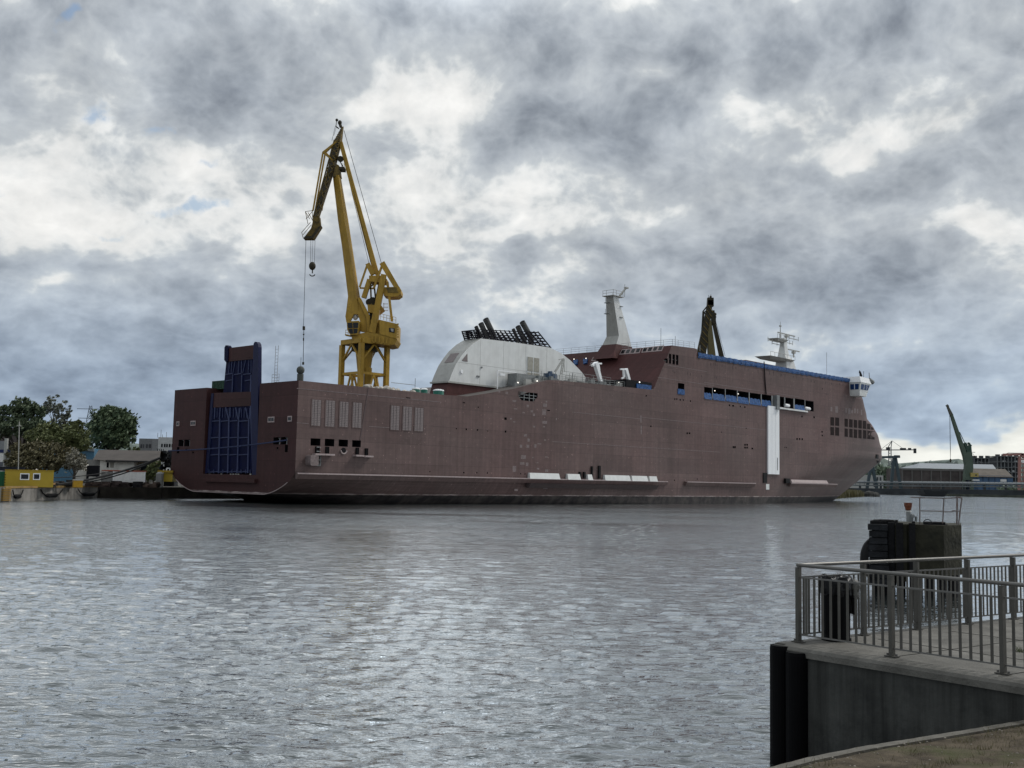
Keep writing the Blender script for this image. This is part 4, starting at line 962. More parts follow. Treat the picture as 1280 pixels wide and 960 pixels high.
def along(px): # point on the quay face seen at pixel column px
    best=None
    for a,b in ((qa,qb),(qb,qc)):
        for k in range(201):
            p=a.lerp(b,k/200); X=proj(p.x,p.y,1)[0]
            if best is None or abs(X-px)<best[0]: best=(abs(X-px),p.copy(),(b-a).normalized())
    return best[1],best[2]
mid=along(157)[0]
def wseg(mb,a,b,z0,z1,th,mi=0): mb.beam((a.x,a.y,(z0+z1)/2),(b.x,b.y,(z0+z1)/2),th,z1-z0,mi=mi)
m=MB(); wseg(m,qa,qb,-1,QZ+.03,.6); wseg(m,qb,mid,-1,QZ+.03,.6); m.build('concrete_face',QUAY,quay)
m=MB(); wseg(m,mid,qc,-1,QZ+.03,.7); e=ship(0,W+2.5,0); wseg(m,qc,Vector((e[0],e[1],0)),-1,QZ,.6); e2=ship(192,W+2.5,0); wseg(m,Vector((e[0],e[1],0)),Vector((e2[0],e2[1],0)),-1,QZ,.6); m.build('old_brick_face',mat('quay_dark',(.035,.03,.025),.9,var=.4,scale=.7,dirt=(.08,.07,.055),dirtscale=.5,bump=.05,bscale=3),quay)
m=MB(); p=along(3)[0]; wseg(m,p+Vector((0,-.02,0)),mid+Vector((0,-.02,0)),QZ-.1,QZ+.14,.75); m.build('coping',mat('coping_yellow',(.24,.16,.06),.8,var=.4,scale=.6,dirt=(.12,.1,.07),dirtscale=1),quay)
m=MB(); p,d=along(4); 
for k in range(8): wseg(m,p+d*(-.9),p+d*(.9),.1+k*.19,.2+k*.19,.95)
m.build('ladder',mat('ladder_yellow',(.25,.15,.03),.7,dirt=(.02,.02,.02),dirtscale=3),quay)
for i,(x0,x1,lb) in enumerate([(11,24,'short sagging rope fender below the yellow portable cabin'),(46,74,'sagging rope fender left of the orange box on the quay'),(93,121,'sagging black fender right below the orange box on the quay'),(139,164,'sagging black fender where the pale quay wall turns dark'),(189,210,'sagging fender on the dark quay wall beside the ferry stern')]):
    a,_=along(x0); b,_=along(x1); o=thing('quay_fender',lb,'fender',(a.x,a.y-.5,1.2),'rope fenders hanging on the left quay')
    N_f=10; pts=[]; rs=[]
    for k in range(N_f+1):
        u=k/N_f; p=a.lerp(b,u)+Vector((.5,-.05,0)); sag=.75*(1-(2*u-1)**4)*.7; pts.append((p.x,p.y,1.35-sag*1.5)); rs.append(.26 if .2<u<.8 else .07)
    MB().tube(pts,rs,8).build('fender_body',BLACKM,o)
# ---- items on the left quay
def A(px,py,Y): return Vector(at(px,py,Y))
def pxbox(mb,x0,x1,y0,Y,dep,zb=QZ,mi=0,y1=None):
    a=A(x0,y0,Y); b=A(x1,y0,Y); z0=zb if y1 is None else A((x0+x1)/2,y1,Y).z; mb.box(a.x,b.x,Y,Y+dep,z0,(a.z+b.z)/2,mi); return a,b
CY=mat('cabin_yellow',(.38,.27,.03),.5,var=.1,scale=.6,dirt=(.3,.2,.02)); CW=mat('render_white',(.66,.65,.61),.8,var=.12,scale=.4,dirt=(.22,.2,.18),dirtscale=.5); CWB=mat('container_white',(.75,.74,.71),.7,var=.08,dirt=(.35,.33,.3))
# yellow cabin
Y=133; a=A(7,588.5,Y); b=A(67.5,588.5,Y); o=thing('portable_cabin','bright yellow portable cabin with two white framed windows on the left quay','cabin',((a.x+b.x)/2,Y,QZ))
zt=(a.z+b.z)/2; m=MB().box(a.x,b.x,Y,Y+2.5,QZ,zt); TURN=[(o,.42,.92)]; 
m.build('cabin_body',CY,o); MB().box(a.x-.04,b.x+.04,Y-.06,Y+2.6,zt,zt+.12).build('roof_edge',mat('cabin_ochre',(.3,.2,.02),.6),o)
for x0,x1 in ((25.5,36.5),(41.5,50)):
    p=A(x0,591.5,Y); r=A(x1,600,Y); f=MB().box(p.x,r.x,Y-.05,Y,r.z,p.z).build('window',WHITEB,o); MB().box(p.x+.12,r.x-.12,Y-.07,Y-.05,r.z+.12,p.z-.12).build('pane',GLASSD,f)
m=MB()
for k in range(5): z=QZ+.15+k*.32; m.box(a.x+.02,a.x+.12,Y-.03,Y,z,z+.12)
m.build('corner_fitting',BLACKM,o)
o=MB(); a,b=pxbox(o,-22,6.2,589,132.5,2.5)
for k in range(14): x=a.x+(b.x-a.x)*(k+.5)/14; o.box(x-.06,x+.06,132.44,132.5,QZ+.1,b.z-.1)
tag(o.build('shipping_container',mat('container_green_bright',(.02,.11,.05),.6)),'green container cut off by the left edge of the photo','container')
# white and blue hall at left edge
o=thing('site_hall','white prefabricated hall with a dark blue eaves band above the green container','building',(at(0,590,150)[0],150,QZ))
m=MB(); pxbox(m,-60,22.5,563,150,8); m.build('wall',CWB,o); m=MB(); pxbox(m,-61,23,561.5,149.9,8.2,y1=565.5); m.build('eaves_band',mat('eaves_blue',(.02,.03,.10),.6),o); m=MB(); pxbox(m,-61,23.5,577,149.85,.4,y1=582.5); m.build('lower_band',mat('band_grey',(.12,.13,.15),.6),o); m=MB(); pxbox(m,13.3,13.9,566,149.9,.1,y1=577); m.build('downpipe',GREY,o)
m=MB(); pxbox(m,-61,30,583,145,.5,y1=588); tag(m.build('equipment_rack',mat('rack_dark',(.02,.022,.03),.8,var=.6,scale=1.0)),'dark low equipment rack behind the yellow cabin','rack')
# blue grey fence band and blue hall behind the bushes
o=thing('storage_hall','long pale blue hall with a light roof edge behind the olive bushes','building',(at(90,565,190)[0],190,QZ))
m=MB(); a=A(45,555,190); b=A(118,561,190); m.hexa([(a.x,190,QZ),(b.x,190,QZ),(b.x,200,QZ),(a.x,200,QZ),(a.x,190,a.z),(b.x,190,b.z),(b.x,200,b.z),(a.x,200,a.z)]); m.build('wall',mat('hall_blue',(.09,.20,.30),.6),o)
m=MB(); m.hexa([(a.x,189.8,a.z-.5),(b.x,189.8,b.z-.5),(b.x,190,b.z-.5),(a.x,190,a.z-.5),(a.x,189.8,a.z+.1),(b.x,189.8,b.z+.1),(b.x,190,b.z+.1),(a.x,190,a.z+.1)]); m.build('roof_edge',mat('edge_pale',(.25,.28,.29),.6),o)
# long-roofed white workshop
Y=163
o=thing('workshop','white rendered workshop with a long brown grey roof and gable end','building',(at(160,590,Y)[0],Y,QZ))
a=A(125,579,Y); b=A(168,579,Y); 
MB().box(a.x,b.x,Y,Y+9,QZ,A(145,574.5,Y).z).build('wall',CW,o)
e=A(112,574,Y+3); MB().box(e.x,a.x,Y+.6,Y+9,QZ,A(118,574.5,Y+1).z).build('gable_wall',mat('wall_greyish',(.2,.2,.19),.8,dirt=(.1,.1,.1)),o)
ROOF=mat('roof_brown_grey',(.075,.066,.06),.85,var=.2,scale=.5,dirt=(.07,.06,.055),dirtscale=1.2)
l=A(116,574.5,Y-.8); l2=A(132.5,575,Y-.8); r=A(200,575,Y-.8); pk=A(123.5,562,Y+5); pkr=A(200,562.5,Y+5)
r=Vector((A(199,575,Y-.8).x,Y-.8,l2.z)); pkr=Vector((A(201,565,Y+5).x,Y+5,pk.z))
m=MB().face([l2,r,pkr,pk]); m.face([l,l2,pk]); m.face([l,pk,(l.x,Y+11,l.z)]); m.face([pk,pkr,(r.x,Y+11,l2.z),(l.x,Y+11,l.z)]); m.build('roof',ROOF,o)
m=MB().hexa([(l2.x,Y-.9,l2.z-.25),(r.x,Y-.9,r.z-.25),(r.x,Y-.7,r.z-.25),(l2.x,Y-.7,l2.z-.25),(l2.x,Y-.9,l2.z),(r.x,Y-.9,r.z),(r.x,Y-.7,r.z),(l2.x,Y-.7,l2.z)]); m.build('gutter',mat('gutter_dark',(.03,.03,.03),.7),o)
for x0,x1,mm in ((133.5,136,DARK),(137.5,142.5,mat('shutter_pale',(.27,.26,.23),.7))):
    m=MB(); pxbox(m,x0,x1,578,Y-.05,.05,y1=584.5); m.build('window',mm,o)
m=MB(); pxbox(m,132,143.5,577,Y-.08,.1,y1=578); m.build('lintel',GREY,o)
m=MB(); pxbox(m,168,186,576.5,Y+1.5,5,y1=579.5); m.build('canopy',mat('canopy_ochre',(.30,.22,.12),.7),o); m=MB(); pxbox(m,167,174,580,Y+1.2,.3,y1=587); m.build('side_wall',mat('wall_cream',(.36,.30,.2),.8),o)
m=MB(); pxbox(m,173,196,580,Y+3,3,y1=592); m.build('dark_store',mat('store_dark_blue',(.02,.03,.045),.7,var=.5,scale=.8),o)
# white container with red roof edge
Y=150; o=thing('shipping_container','long white container with a thin red roof edge on the quay','container',(at(160,600,Y)[0],Y,QZ))
m=MB(); a,b=pxbox(m,141,182.5,589,Y,2.6); m.build('container_body',CWB,o); m=MB(); pxbox(m,132.5,184,588,Y-.05,2.7,y1=589.4); m.build('roof_edge',mat('edge_red',(.30,.07,.03),.6),o)
m=MB(); pxbox(m,132.5,141,589.6,Y+.02,2.6); m.build('container_end',mat('wall_greyish',(.2,.2,.19),.8),o)
m=MB()
for x in (141.2,181.7): p=A(x,589,Y); m.box(p.x,p.x+.12,Y-.05,Y,QZ,b.z)
m.build('corner_post',WHITEB,o); TURN.append((o,.62,.95))
# orange tool box
Y=138; o=thing('equipment_box','orange yellow metal equipment box with a pale lid standing at the quay edge','box',(at(98,604,Y)[0],Y,QZ))
m=MB(); pxbox(m,92,104,600.5,Y,1.2); m.build('box_body',mat('box_orange',(.42,.24,.02),.55,dirt=(.2,.11,.02)),o); m=MB(); pxbox(m,91.5,104.5,599.3,Y-.05,1.3,y1=600.6); m.build('lid',GREYW,o); TURN.append((o,.5,.9))
for _o,_a,_s in TURN: _o.rotation_euler=(0,0,_a); _o.scale=(_s,1,1)
# dark stacks and debris along the quay
rg=random.Random(21)
for i,(x0,x1,y0,Y,lb,nm,cc) in enumerate([(104,137,602.5,147,'long dark stack of rusty steel beams right of the orange box','beam_stack',(.05,.035,.03)),(137,161,602.3,147.5,'dark stack of steel profiles in front of the white container','beam_stack',(.045,.033,.03)),(164,176,602,149,'dark round bales of cable left of the yellow shed','cable_bale',(.02,.018,.02)),(176,196,603,150,'brown heap of scrap in front of the small tree on the quay','scrap_heap',(.07,.05,.04)),(43,66,602.5,136,'low pallet trolley with timber in front of the yellow cabin','pallet_trolley',(.05,.045,.04)),(66,91,600,141,'tangle of dark scrap between the yellow cabin and the orange box','scrap_heap',(.03,.028,.024))]):
    o=MB(); a=A(x0,y0,Y); b=A(x1,y0,Y); zt=a.z; n=int((b.x-a.x)*5)+6
    for k in range(n):
        x=rg.uniform(a.x,b.x-.4); w=rg.uniform(.3,1.3); z=rg.uniform(QZ,zt-.2); o.box(x,min(x+w,b.x),Y+rg.uniform(-.3,.8),Y+1+rg.uniform(0,1),z,z+rg.uniform(.1,.35))
    o.box(a.x+.1,b.x-.1,Y+.3,Y+1.2,QZ,QZ+(zt-QZ)*.7)
    tag(o.build(nm,mat('scrap%d'%i,cc,.85,var=.6,scale=1.5,dirt=(cc[0]*2,cc[1]*2,cc[2]*2))),lb,'scrap' if 'heap' in nm else nm.split('_')[1])
m=MB(); a=A(50,603.5,135.4); b=A(66,603.5,135.4); m.box(a.x,b.x,135.3,136.2,a.z-.2,a.z); tag(m.build('timber_stack',mat('timber',(.28,.17,.08),.8,var=.3,scale=2)),'short stack of pale timber lying on the pallet trolley','timber')
# white low wall pieces
m=MB(); pxbox(m,111,132,596,156,.3); tag(m.build('low_wall',CW),'patchy white low wall in front of the workshop gable','wall')
m=MB(); a=A(95,577,160); b=A(113,577,160); m.box(a.x,b.x,160,163,QZ,A(100,588,160).z); m.box(a.x,b.x-1,160.2,162,QZ,A(100,580,160).z); tag(m.build('shed',CW),'small pale shed half hidden by the blossoming shrub','shed')
m=MB(); pxbox(m,108.5,124,582,159,.4); tag(m.build('truck_tarp',mat('tarp_black',(.008,.009,.012),.8)),'black covered load beside the workshop gable','load')
# yellow shed near the stern and vertical tank
o=thing('yellow_shed','small yellow shed with flat roof right beside the ferry stern','shed',(at(206,600,155)[0],155,QZ))
m=MB(); pxbox(m,203.5,216,591,155,2.2,y1=602); m.build('wall',CY,o); m=MB(); pxbox(m,197,216.3,588,154.6,3,y1=590.6); m.build('roof',mat('cabin_ochre',(.3,.2,.02),.6),o)
a=A(200,592,154); o=thing('steel_silo','short grey steel silo under the yellow roof','silo',(a.x,154,QZ)); MB().tube([(a.x,154,QZ),(a.x,154,a.z)],.55,12).build('silo_body',mat('silo_grey',(.2,.2,.19),.5,dirt=(.1,.09,.08)),o); MB().tube([(a.x,154,a.z),(a.x,154,a.z+.25)],[.58,.2],12).build('silo_cap',GREY,o)
# person-size dark bollard-like figure left out; portal frame with light
o=thing('square_stand','small white square frame standing on the yellow shed roof','stand',tuple(A(210,588,155)))
m=MB(); a=A(208.3,588,155); b=A(212.3,588,155); c=A(208.3,585.2,155); m.beam(a,(a.x,a.y,c.z),.15); m.beam(b,(b.x,b.y,c.z),.15); m.beam((a.x,a.y,c.z),(b.x,b.y,c.z),.15); m.build('frame_bars',WHITEB,o)
# office building
Y=262; o=thing('office_building','flat roofed office block with grey left wing and white right wing','building',(at(195,570,Y)[0],Y,QZ))
a=A(174,548,Y); c=A(199,546.5,Y); r=A(222,546.5,Y)
MB().box(a.x,c.x,Y,Y+12,QZ,a.z).build('grey_wing',mat('office_grey',(.17,.175,.18),.7),o)
MB().box(c.x,r.x,Y-.6,Y+12,QZ,c.z).build('white_wing',mat('office_white',(.46,.47,.47),.7),o)
MB().box(A(191,548,Y).x,c.x,Y-.3,Y,QZ,a.z-.1).build('stair_panel',mat('office_grey2',(.22,.225,.23),.7),o)
for x0 in (201.5,205,207.8,211.2,214.6):
    m=MB(); pxbox(m,x0,x0+2,554.8,Y-.66,.06,y1=559); m.build('window',GLASSD,o)
for x0,w in ((175.5,2.5),(179,1.2),(182.5,2.3),(186,3)):
    m=MB(); pxbox(m,x0,x0+w,555.2,Y-.06,.06,y1=560); m.build('window',mat('glass_dim',(.05,.05,.055),.3),o)
m=MB(); 
for x,h in ((197,3),(201,5),(203,2),(208,3.5)): p=A(x,547,Y+4); m.tube([(p.x,Y+4,p.z),(p.x,Y+4,p.z+h*.4)],.06,4)
m.build('roof_aerials',GREY,o)
o=thing('lattice_stair','dark steel stair tower standing in front of the white office wing','stair',(at(199.5,575,170)[0],170,QZ))
m=MB(); a=A(197.2,561,170); b=A(202,561,170)
for x in (a.x,b.x): m.tube([(x,170,QZ),(x,170,a.z)],.06,4); m.tube([(x,171,QZ),(x,171,a.z)],.06,4)
for k in range(9): z=QZ+(a.z-QZ)*k/8; m.box(a.x,b.x,170,170.08,z-.04,z)
m.build('stair_frame',BLACKM,o)
rg=random.Random(33); m=MB()
for k in range(60):
    px=rg.uniform(203,217); py=rg.uniform(563,596); p=A(px,py,168+rg.uniform(0,3)); w=rg.uniform(.15,.7); m.box(p.x-w,p.x+w,p.y,p.y+.5,max(QZ,p.z-rg.uniform(.1,.6)),p.z)
m.box(A(206,575,170).x,A(219,575,170).x,170,172,QZ,A(210,575,170).z)
tag(m.build('steel_scaffold',mat('scaffold_dark',(.025,.027,.03),.8,var=.7,scale=1.2)),'dark jumble of steel scaffolding between the workshop roof and the ferry stern','scaffold')
# old brown hall + grey tank glimpsed at left edge behind the tree
o=thing('industrial_hall','brown grey industrial hall glimpsed behind the big left tree','building',(at(15,545,250)[0],250,QZ))
m=MB(); pxbox(m,-40,30,534,250,12); m.build('wall',mat('hall_brown',(.10,.085,.08),.8,var=.3,scale=.2),o); m=MB(); pxbox(m,-40,30,541,249.7,.3,y1=543); m.build('pipe_line',GREY,o); m=MB(); pxbox(m,-40,10,551,249,.9,y1=562); m.build('silo_wall',mat('silo_pale',(.22,.23,.24),.6),o)
m=MB(); p=A(24.2,527,140); q=A(23.6,586,140); m.tube([(q.x,140,QZ),(p.x,140,p.z)],.06,5); m.box(p.x-.25,p.x+.25,139.9,140.1,p.z-.6,p.z-.5); o_=m.build('mast_pole',GREYW); tag(o_,'thin pale pole rising behind the yellow cabin','pole')
m=MB(); p=A(8.3,548,150); m.tube([(p.x,150,QZ),(p.x,150,p.z)],.28,8); o_=m.build('chimney_pipe',GREYW); tag(o_,'short pale vertical pipe above the white hall at the left edge','pipe')
m=MB(); p=A(113.5,507,620); zb=A(113,560,620).z
for sx in (-1,1): m.beam((p.x+sx*4.5,620,zb),(p.x+sx*.6,620,p.z),.35)
for k in range(3): z=p.z-2-k*5.5; m.beam((p.x-8+k,620,z),(p.x+8-k,620,z),.35); 
for k in range(8):
    u=k/8; v=(k+1)/8; xa=4.5-(3.9)*u; xb=4.5-3.9*v; z0=zb+(p.z-zb)*u; z1=zb+(p.z-zb)*v; m.beam((p.x-xa,620,z0),(p.x+xb,620,z1),.2); m.beam((p.x+xa,620,z0),(p.x-xb,620,z1),.2)
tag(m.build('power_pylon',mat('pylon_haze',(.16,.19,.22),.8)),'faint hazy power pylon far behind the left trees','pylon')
# mooring ropes
def rope(name,label,a,b,sag,r,mm):
    m=MB(); pts=[]
    for k in range(17):
        u=k/16; p=Vector(a).lerp(Vector(b),u); p.z-=sag*4*u*(1-u); pts.append(tuple(p))
    o=m.tube(pts,r,5).build(name,mm); tag(o,label,'rope'); return o
rope('mooring_rope','thick dark mooring rope sloping from the ferry stern down to the quay',A(201,572,151),A(62,607,137),.6,.16,ROPE)
rope('mooring_rope','second mooring rope running lower from the ferry stern to the quay',A(200,573,151.5),A(60,606,137.2),1.0,.10,ROPE)
rope('mooring_rope','thin slack mooring rope crossing in front of the yellow cabin',A(131,591,145),A(7,594.5,132),.45,.06,ROPE)
rope('mooring_rope','dark blue rope stretched across the raised stern ramp',ship(-.6,1.2,8.3),ship(-.8,W-.5,7.0),.25,.10,ROPEB)
# ================================================================== trees
BARK=mat('bark',(.05,.042,.035),.9,bump=.03)
def leafmat(name,c1,c2):
    if name in MATS: return MATS[name]
    m=bpy.data.materials.new(name); m.use_nodes=True; nt=m.node_tree; N=nt.nodes; L=nt.links; b=N['Principled BSDF']; b.inputs['Roughness'].default_value=.6
    b.inputs['Specular IOR Level'].default_value=.3
    g=N.new('ShaderNodeNewGeometry'); r=N.new('ShaderNodeMix'); r.data_type='RGBA'; L.new(g.outputs['Random Per Island'],r.inputs[0]); r.inputs[6].default_value=(*c1,1); r.inputs[7].default_value=(*c2,1)
    L.new(r.outputs[2],b.inputs['Base Color']); MATS[name]=m; return m
def tree(name,label,cat,base,blobs,nleaf,size,lm,trunk=.35,group='trees on the left bank',seed=1,limbs=True,dens=1.0):
    rg=random.Random(seed); o=thing(name,label,cat,base,group)
    bx,by,bz=base; top=max(b[0][2]+b[1][2] for b in blobs); m=MB()
    cxm=sum(b[0][0] for b in blobs)/len(blobs); cym=sum(b[0][1] for b in blobs)/len(blobs); fk=bz+(top-bz)*.3
    m.tube([(bx,by,bz),(bx+.1,by,bz+(fk-bz)*.5),(bx*.7+cxm*.3,by*.7+cym*.3,fk)],[trunk,trunk*.8,trunk*.65],8)
    for (c,r) in blobs:
        for k in range(2 if limbs else 1):
            e=(c[0]+rg.uniform(-.6,.6)*r[0],c[1]+rg.uniform(-.5,.5)*r[1],c[2]+rg.uniform(-.2,.6)*r[2]); s=(bx*.7+cxm*.3,by*.7+cym*.3,fk-rg.uniform(0,.3)*(fk-bz)); mm_=((s[0]+e[0])/2+rg.uniform(-.5,.5),(s[1]+e[1])/2,(s[2]+e[2])/2+.2*(e[2]-s[2]))
            m.tube([s,mm_,e],[trunk*.4,trunk*.25,trunk*.06],5)
    m.build('trunk',BARK,o)
    vol=[b[1][0]*b[1][1]*b[1][2] for b in blobs]; tot=sum(v**.75 for v in vol)
    vs=[];fs=[]
    for (c,r),v in zip(blobs,vol):
        n=int(nleaf*(v**.75)/tot)
        ncl=max(6,int(n/20)); cl=[]
        for k in range(ncl):
            while True:
                x,y,z=rg.uniform(-1,1),rg.uniform(-1,1),rg.uniform(-1,1); d=x*x+y*y+z*z
                if d<1 and (d>.42 or rg.random()<.3): break
            jj=rg.uniform(.8,1.22); cl.append((c[0]+x*r[0]*jj,c[1]+y*r[1]*jj,c[2]+z*r[2]*jj,rg.uniform(.16,.42)*min(r)*.8))
        for k in range(n):
            q=rg.choice(cl); 
            x=q[0]+rg.gauss(0,.5)*q[3]; y=q[1]+rg.gauss(0,.5)*q[3]; z=q[2]+rg.gauss(0,.45)*q[3]
            if z<bz+.1: z=bz+.1+rg.random()*.3
            s=size*rg.uniform(.5,1.3); a=Vector((rg.gauss(0,1),rg.gauss(0,1),rg.gauss(0,1))).normalized(); b=a.orthogonal().normalized()*s; cc=a.cross(b).normalized()*s*.6
            p=Vector((x,y,z)); nn=len(vs); vs+= [tuple(p-b),tuple(p+cc*.8),tuple(p+b),tuple(p-cc*.8)]; fs.append((nn,nn+1,nn+2,nn+3))
    mb=MB(); mb.v=vs; mb.f=fs; mb.mi=[0]*len(fs); mb.build('crown',lm,o)
    return o
def blob(px,py,Y,rx,rz,ry=None):
    p=at(px,py,Y); k=Y/F_PX; return ((p[0],p[1],p[2]),(rx*k,(ry or rx)*k,rz*k))
def gb(px,Y): p=at(px,600,Y); return (p[0],Y,QZ)
GD=leafmat('leaf_dark_green',(.038,.062,.034),(.12,.15,.085)); GG=leafmat('leaf_grey_green',(.09,.11,.085),(.20,.21,.17)); GM=leafmat('leaf_green',(.038,.066,.036),(.125,.165,.085)); GO=leafmat('leaf_olive',(.075,.095,.035),(.15,.165,.07)); GB=leafmat('leaf_brown_olive',(.065,.06,.03),(.125,.11,.055)); GW=leafmat('blossom_pale',(.11,.10,.07),(.34,.33,.28))
tree('broadleaf_tree','large dark spreading tree at the left edge of the photo','tree',gb(30,205),[blob(30,512,205,17,13),blob(8,520,205,18,13),blob(-18,520,207,16,14),blob(47,517,205,10,11),blob(22,534,203,24,10),blob(45,530,204,10,8),blob(-5,540,204,16,9)],12000,.36,GD,.6,seed=2)
tree('poplar_tree','sparse grey green tree with thin crown behind the big left tree','tree',gb(72,225),[blob(68,505,225,9,11),blob(80,513,225,9,11),blob(60,512,226,8,9),blob(74,527,225,12,9),blob(86,517,225,4,6)],2300,.32,GG,.35,seed=3)
tree('broadleaf_tree','round dense green tree standing alone behind the workshop roof','tree',gb(140,200),[blob(139,531,200,25,20),blob(127,528,200,13,16),blob(155,533,200,15,16),blob(140,518,200,18,10),blob(165,538,200,8,8),blob(117,537,200,8,10),blob(140,549,199,26,12)],13500,.36,GM,.5,seed=4)
tree('willow_tree','soft olive green willow between the grey tree and the round tree','tree',gb(92,185),[blob(92,535,185,11,11),blob(96,548,184,16,12),blob(84,550,183,16,12),blob(102,556,183,10,10)],6000,.32,GO,.3,seed=5,limbs=False)
tree('willow_tree','olive willow bush in front of the big left tree','tree',gb(60,180),[blob(58,535,180,13,9),blob(62,548,180,22,10),blob(44,546,180,12,8),blob(75,545,181,12,9)],6000,.32,GO,.3,seed=6,limbs=False)
tree('shrub','wide brown olive thicket above the yellow cabin','shrub',gb(50,152),[blob(50,565,152,36,13),blob(30,570,151,22,14),blob(70,572,151,26,14),blob(52,578,150,40,12),blob(24,560,152,10,8),blob(92,575,151,14,12)],12000,.24,GB,.15,seed=7,limbs=False)
tree('shrub','pale blossoming shrub between the brown thicket and the workshop','shrub',gb(93,148),[blob(93,572,148,10,9),blob(99,580,148,9,8),blob(86,580,149,8,8),blob(104,575,148,5,6)],1700,.17,GW,.12,seed=8)
tree('shrub','small green tree between the white container and the yellow shed','shrub',gb(191,157),[blob(191,585,157,8,8),blob(189,592,157,9,8),blob(198,580,158,4,4)],1800,.24,GO,.12,seed=9)
tree('shrub','distant low greenery left of the grey office wing','shrub',gb(170,240),[blob(170,563,240,5,4),blob(165,566,240,6,4)],500,.4,GO,.12,seed=10)
# ================================================================== right background
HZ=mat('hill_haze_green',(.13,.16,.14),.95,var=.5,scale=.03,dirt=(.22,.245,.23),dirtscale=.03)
def B(px,py,Y): return Vector(at(px,py,Y))
SHORE=mat('far_bank_dark',(.045,.05,.05),.9,var=.4,scale=.1)
# hills and far wood
n=420; m=MB(); Y=1500; prev=None; rg=random.Random(4)
for i in range(n+1):
    px=-150+1700*i/n; a=B(px,584 if px>0 else 570,Y); x=a.x; 
    zt=38+5*math.sin(i*.19)+3*math.sin(i*.53+1)+4*rg.random()
    q=[(x,Y-120,QZ),(x,Y,zt),(x,Y+400,zt*.9),(x,Y+900,QZ)]
    if prev:
        for k in range(3): m.face([prev[k],q[k],q[k+1],prev[k+1]])
    prev=q
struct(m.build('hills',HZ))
def mass(name,label,x0,x1,y0,y1,Y,n,size,lm,seed):
    rg=random.Random(seed); vs=[];fs=[]
    a=B(x0,y1,Y); b=B(x1,y1,Y); H=(B((x0+x1)/2,y0,Y).z-QZ)
    hts=[rg.uniform(.55,1.0) for _ in range(12)]
    for k in range(n):
        u=rg.random(); hh=hts[int(u*11.99)]*H*(.8+.2*math.sin(u*60)); x=a.x+(b.x-a.x)*u; z=QZ+rg.random()**.7*hh; y=Y+rg.uniform(-6,6); s=size*rg.uniform(.5,1.3)
        d=Vector((rg.gauss(0,1),rg.gauss(0,1),rg.gauss(0,1))).normalized(); e=d.orthogonal().normalized()*s; f=d.cross(e).normalized()*s*.7; p=Vector((x,y,z)); nn=len(vs); vs+=[tuple(p-e),tuple(p+f),tuple(p+e),tuple(p-f)]; fs.append((nn,nn+1,nn+2,nn+3))
    mb=MB(); mb.v=vs; mb.f=fs; mb.mi=[0]*len(fs); o=mb.build(name,lm); tag(o,label,'trees',None,'stuff'); return o
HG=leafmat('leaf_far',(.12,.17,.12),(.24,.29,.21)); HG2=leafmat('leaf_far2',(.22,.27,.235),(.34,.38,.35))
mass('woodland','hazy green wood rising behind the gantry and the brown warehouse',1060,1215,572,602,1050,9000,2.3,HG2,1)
mass('riverside_trees','green riverside trees between the ferry bow and the brown warehouse',1075,1150,579,605,760,6000,1.5,HG,2)
mass('riverside_trees','small green trees by the far shore at the right edge',1250,1300,604,618,652,1800,.8,HG,3)
def tb(name,label,cat,x0,x1,y0,y1,Y,dep,mm,parts=None):
    o=thing(name,label,cat,(B((x0+x1)/2,y1,Y).x,Y,QZ)); a=B(x0,y0,Y); b=B(x1,y0,Y); zb=min(B((x0+x1)/2,y1,Y).z,max(QZ,0)); zb=QZ
    MB().box(a.x,b.x,Y,Y+dep,zb,(a.z+b.z)/2).build('wall',mm,o); return o,a,b
WB=mat('warehouse_brown',(.075,.065,.062),.8,var=.35,scale=.15); 
o,a,b=tb('warehouse','long brown warehouse with grey piers and a pale roof behind the bridge','warehouse',1128,1207,586,603,700,30,WB)
m=MB()
for k in range(8): x=a.x+(b.x-a.x)*k/6.6; m.box(x-.5,x+.3,699.6,700,QZ,a.z-.2)
m.box(a.x-.5,b.x+.5,699.3,700,a.z-.9,a.z+.2); m.build('pier',mat('pier_grey',(.12,.115,.11),.8),o)
l=B(1146,585.2,705); r=B(1246,585.2,705); t=B(1150,578.8,722); t2=B(1241,579.3,722); MB().face([(l.x,705,l.z),(r.x,705,l.z),(t2.x,722,t.z),(t.x,722,t.z)]).face([(l.x,740,l.z),(l.x,705,l.z),(t.x,722,t.z)]).face([(r.x,705,l.z),(r.x,740,l.z),(t2.x,722,t.z)]).build('roof',mat('roof_pale',(.24,.26,.28),.6),o)
o,a,b=tb('workshop_hall','blue walled workshop with a brown roof below the green crane','hall',1221,1266,594.5,606,690,25,mat('hall_strong_blue',(.06,.11,.19),.6,var=.2,scale=.3))
l=B(1217,595.2,689); r=B(1266.5,595.2,689); t=B(1216,585.5,700); MB().hexa([(l.x,689,l.z-.4),(r.x,689,l.z-.4),(r.x,700,t.z-.4),(l.x,700,t.z-.4),(l.x,689,l.z),(r.x,689,l.z),(r.x,700,t.z),(l.x,700,t.z)]).build('roof',mat('roof_far_brown',(.11,.095,.08),.8,var=.2,scale=.3),o)
m=MB()
for k in range(6): x=a.x+(b.x-a.x)*k/6; m.box(x-.15,x+.15,689.8,690,QZ,a.z-.5)
m.build('door_joint',mat('joint_dark',(.02,.04,.09),.7),o)
m=MB(); p=B(1250.5,599,689.7); q=B(1258,602.3,689.7); m.box(p.x,q.x,689.6,689.75,q.z,p.z); m.build('wall_sign',WHITE,o)
CON=mat('concrete_far',(.15,.16,.165),.8,var=.15,scale=.1); DK=mat('far_dark_grey',(.045,.05,.055),.9)  # dark grey for far windows, inner walls, piles and machinery
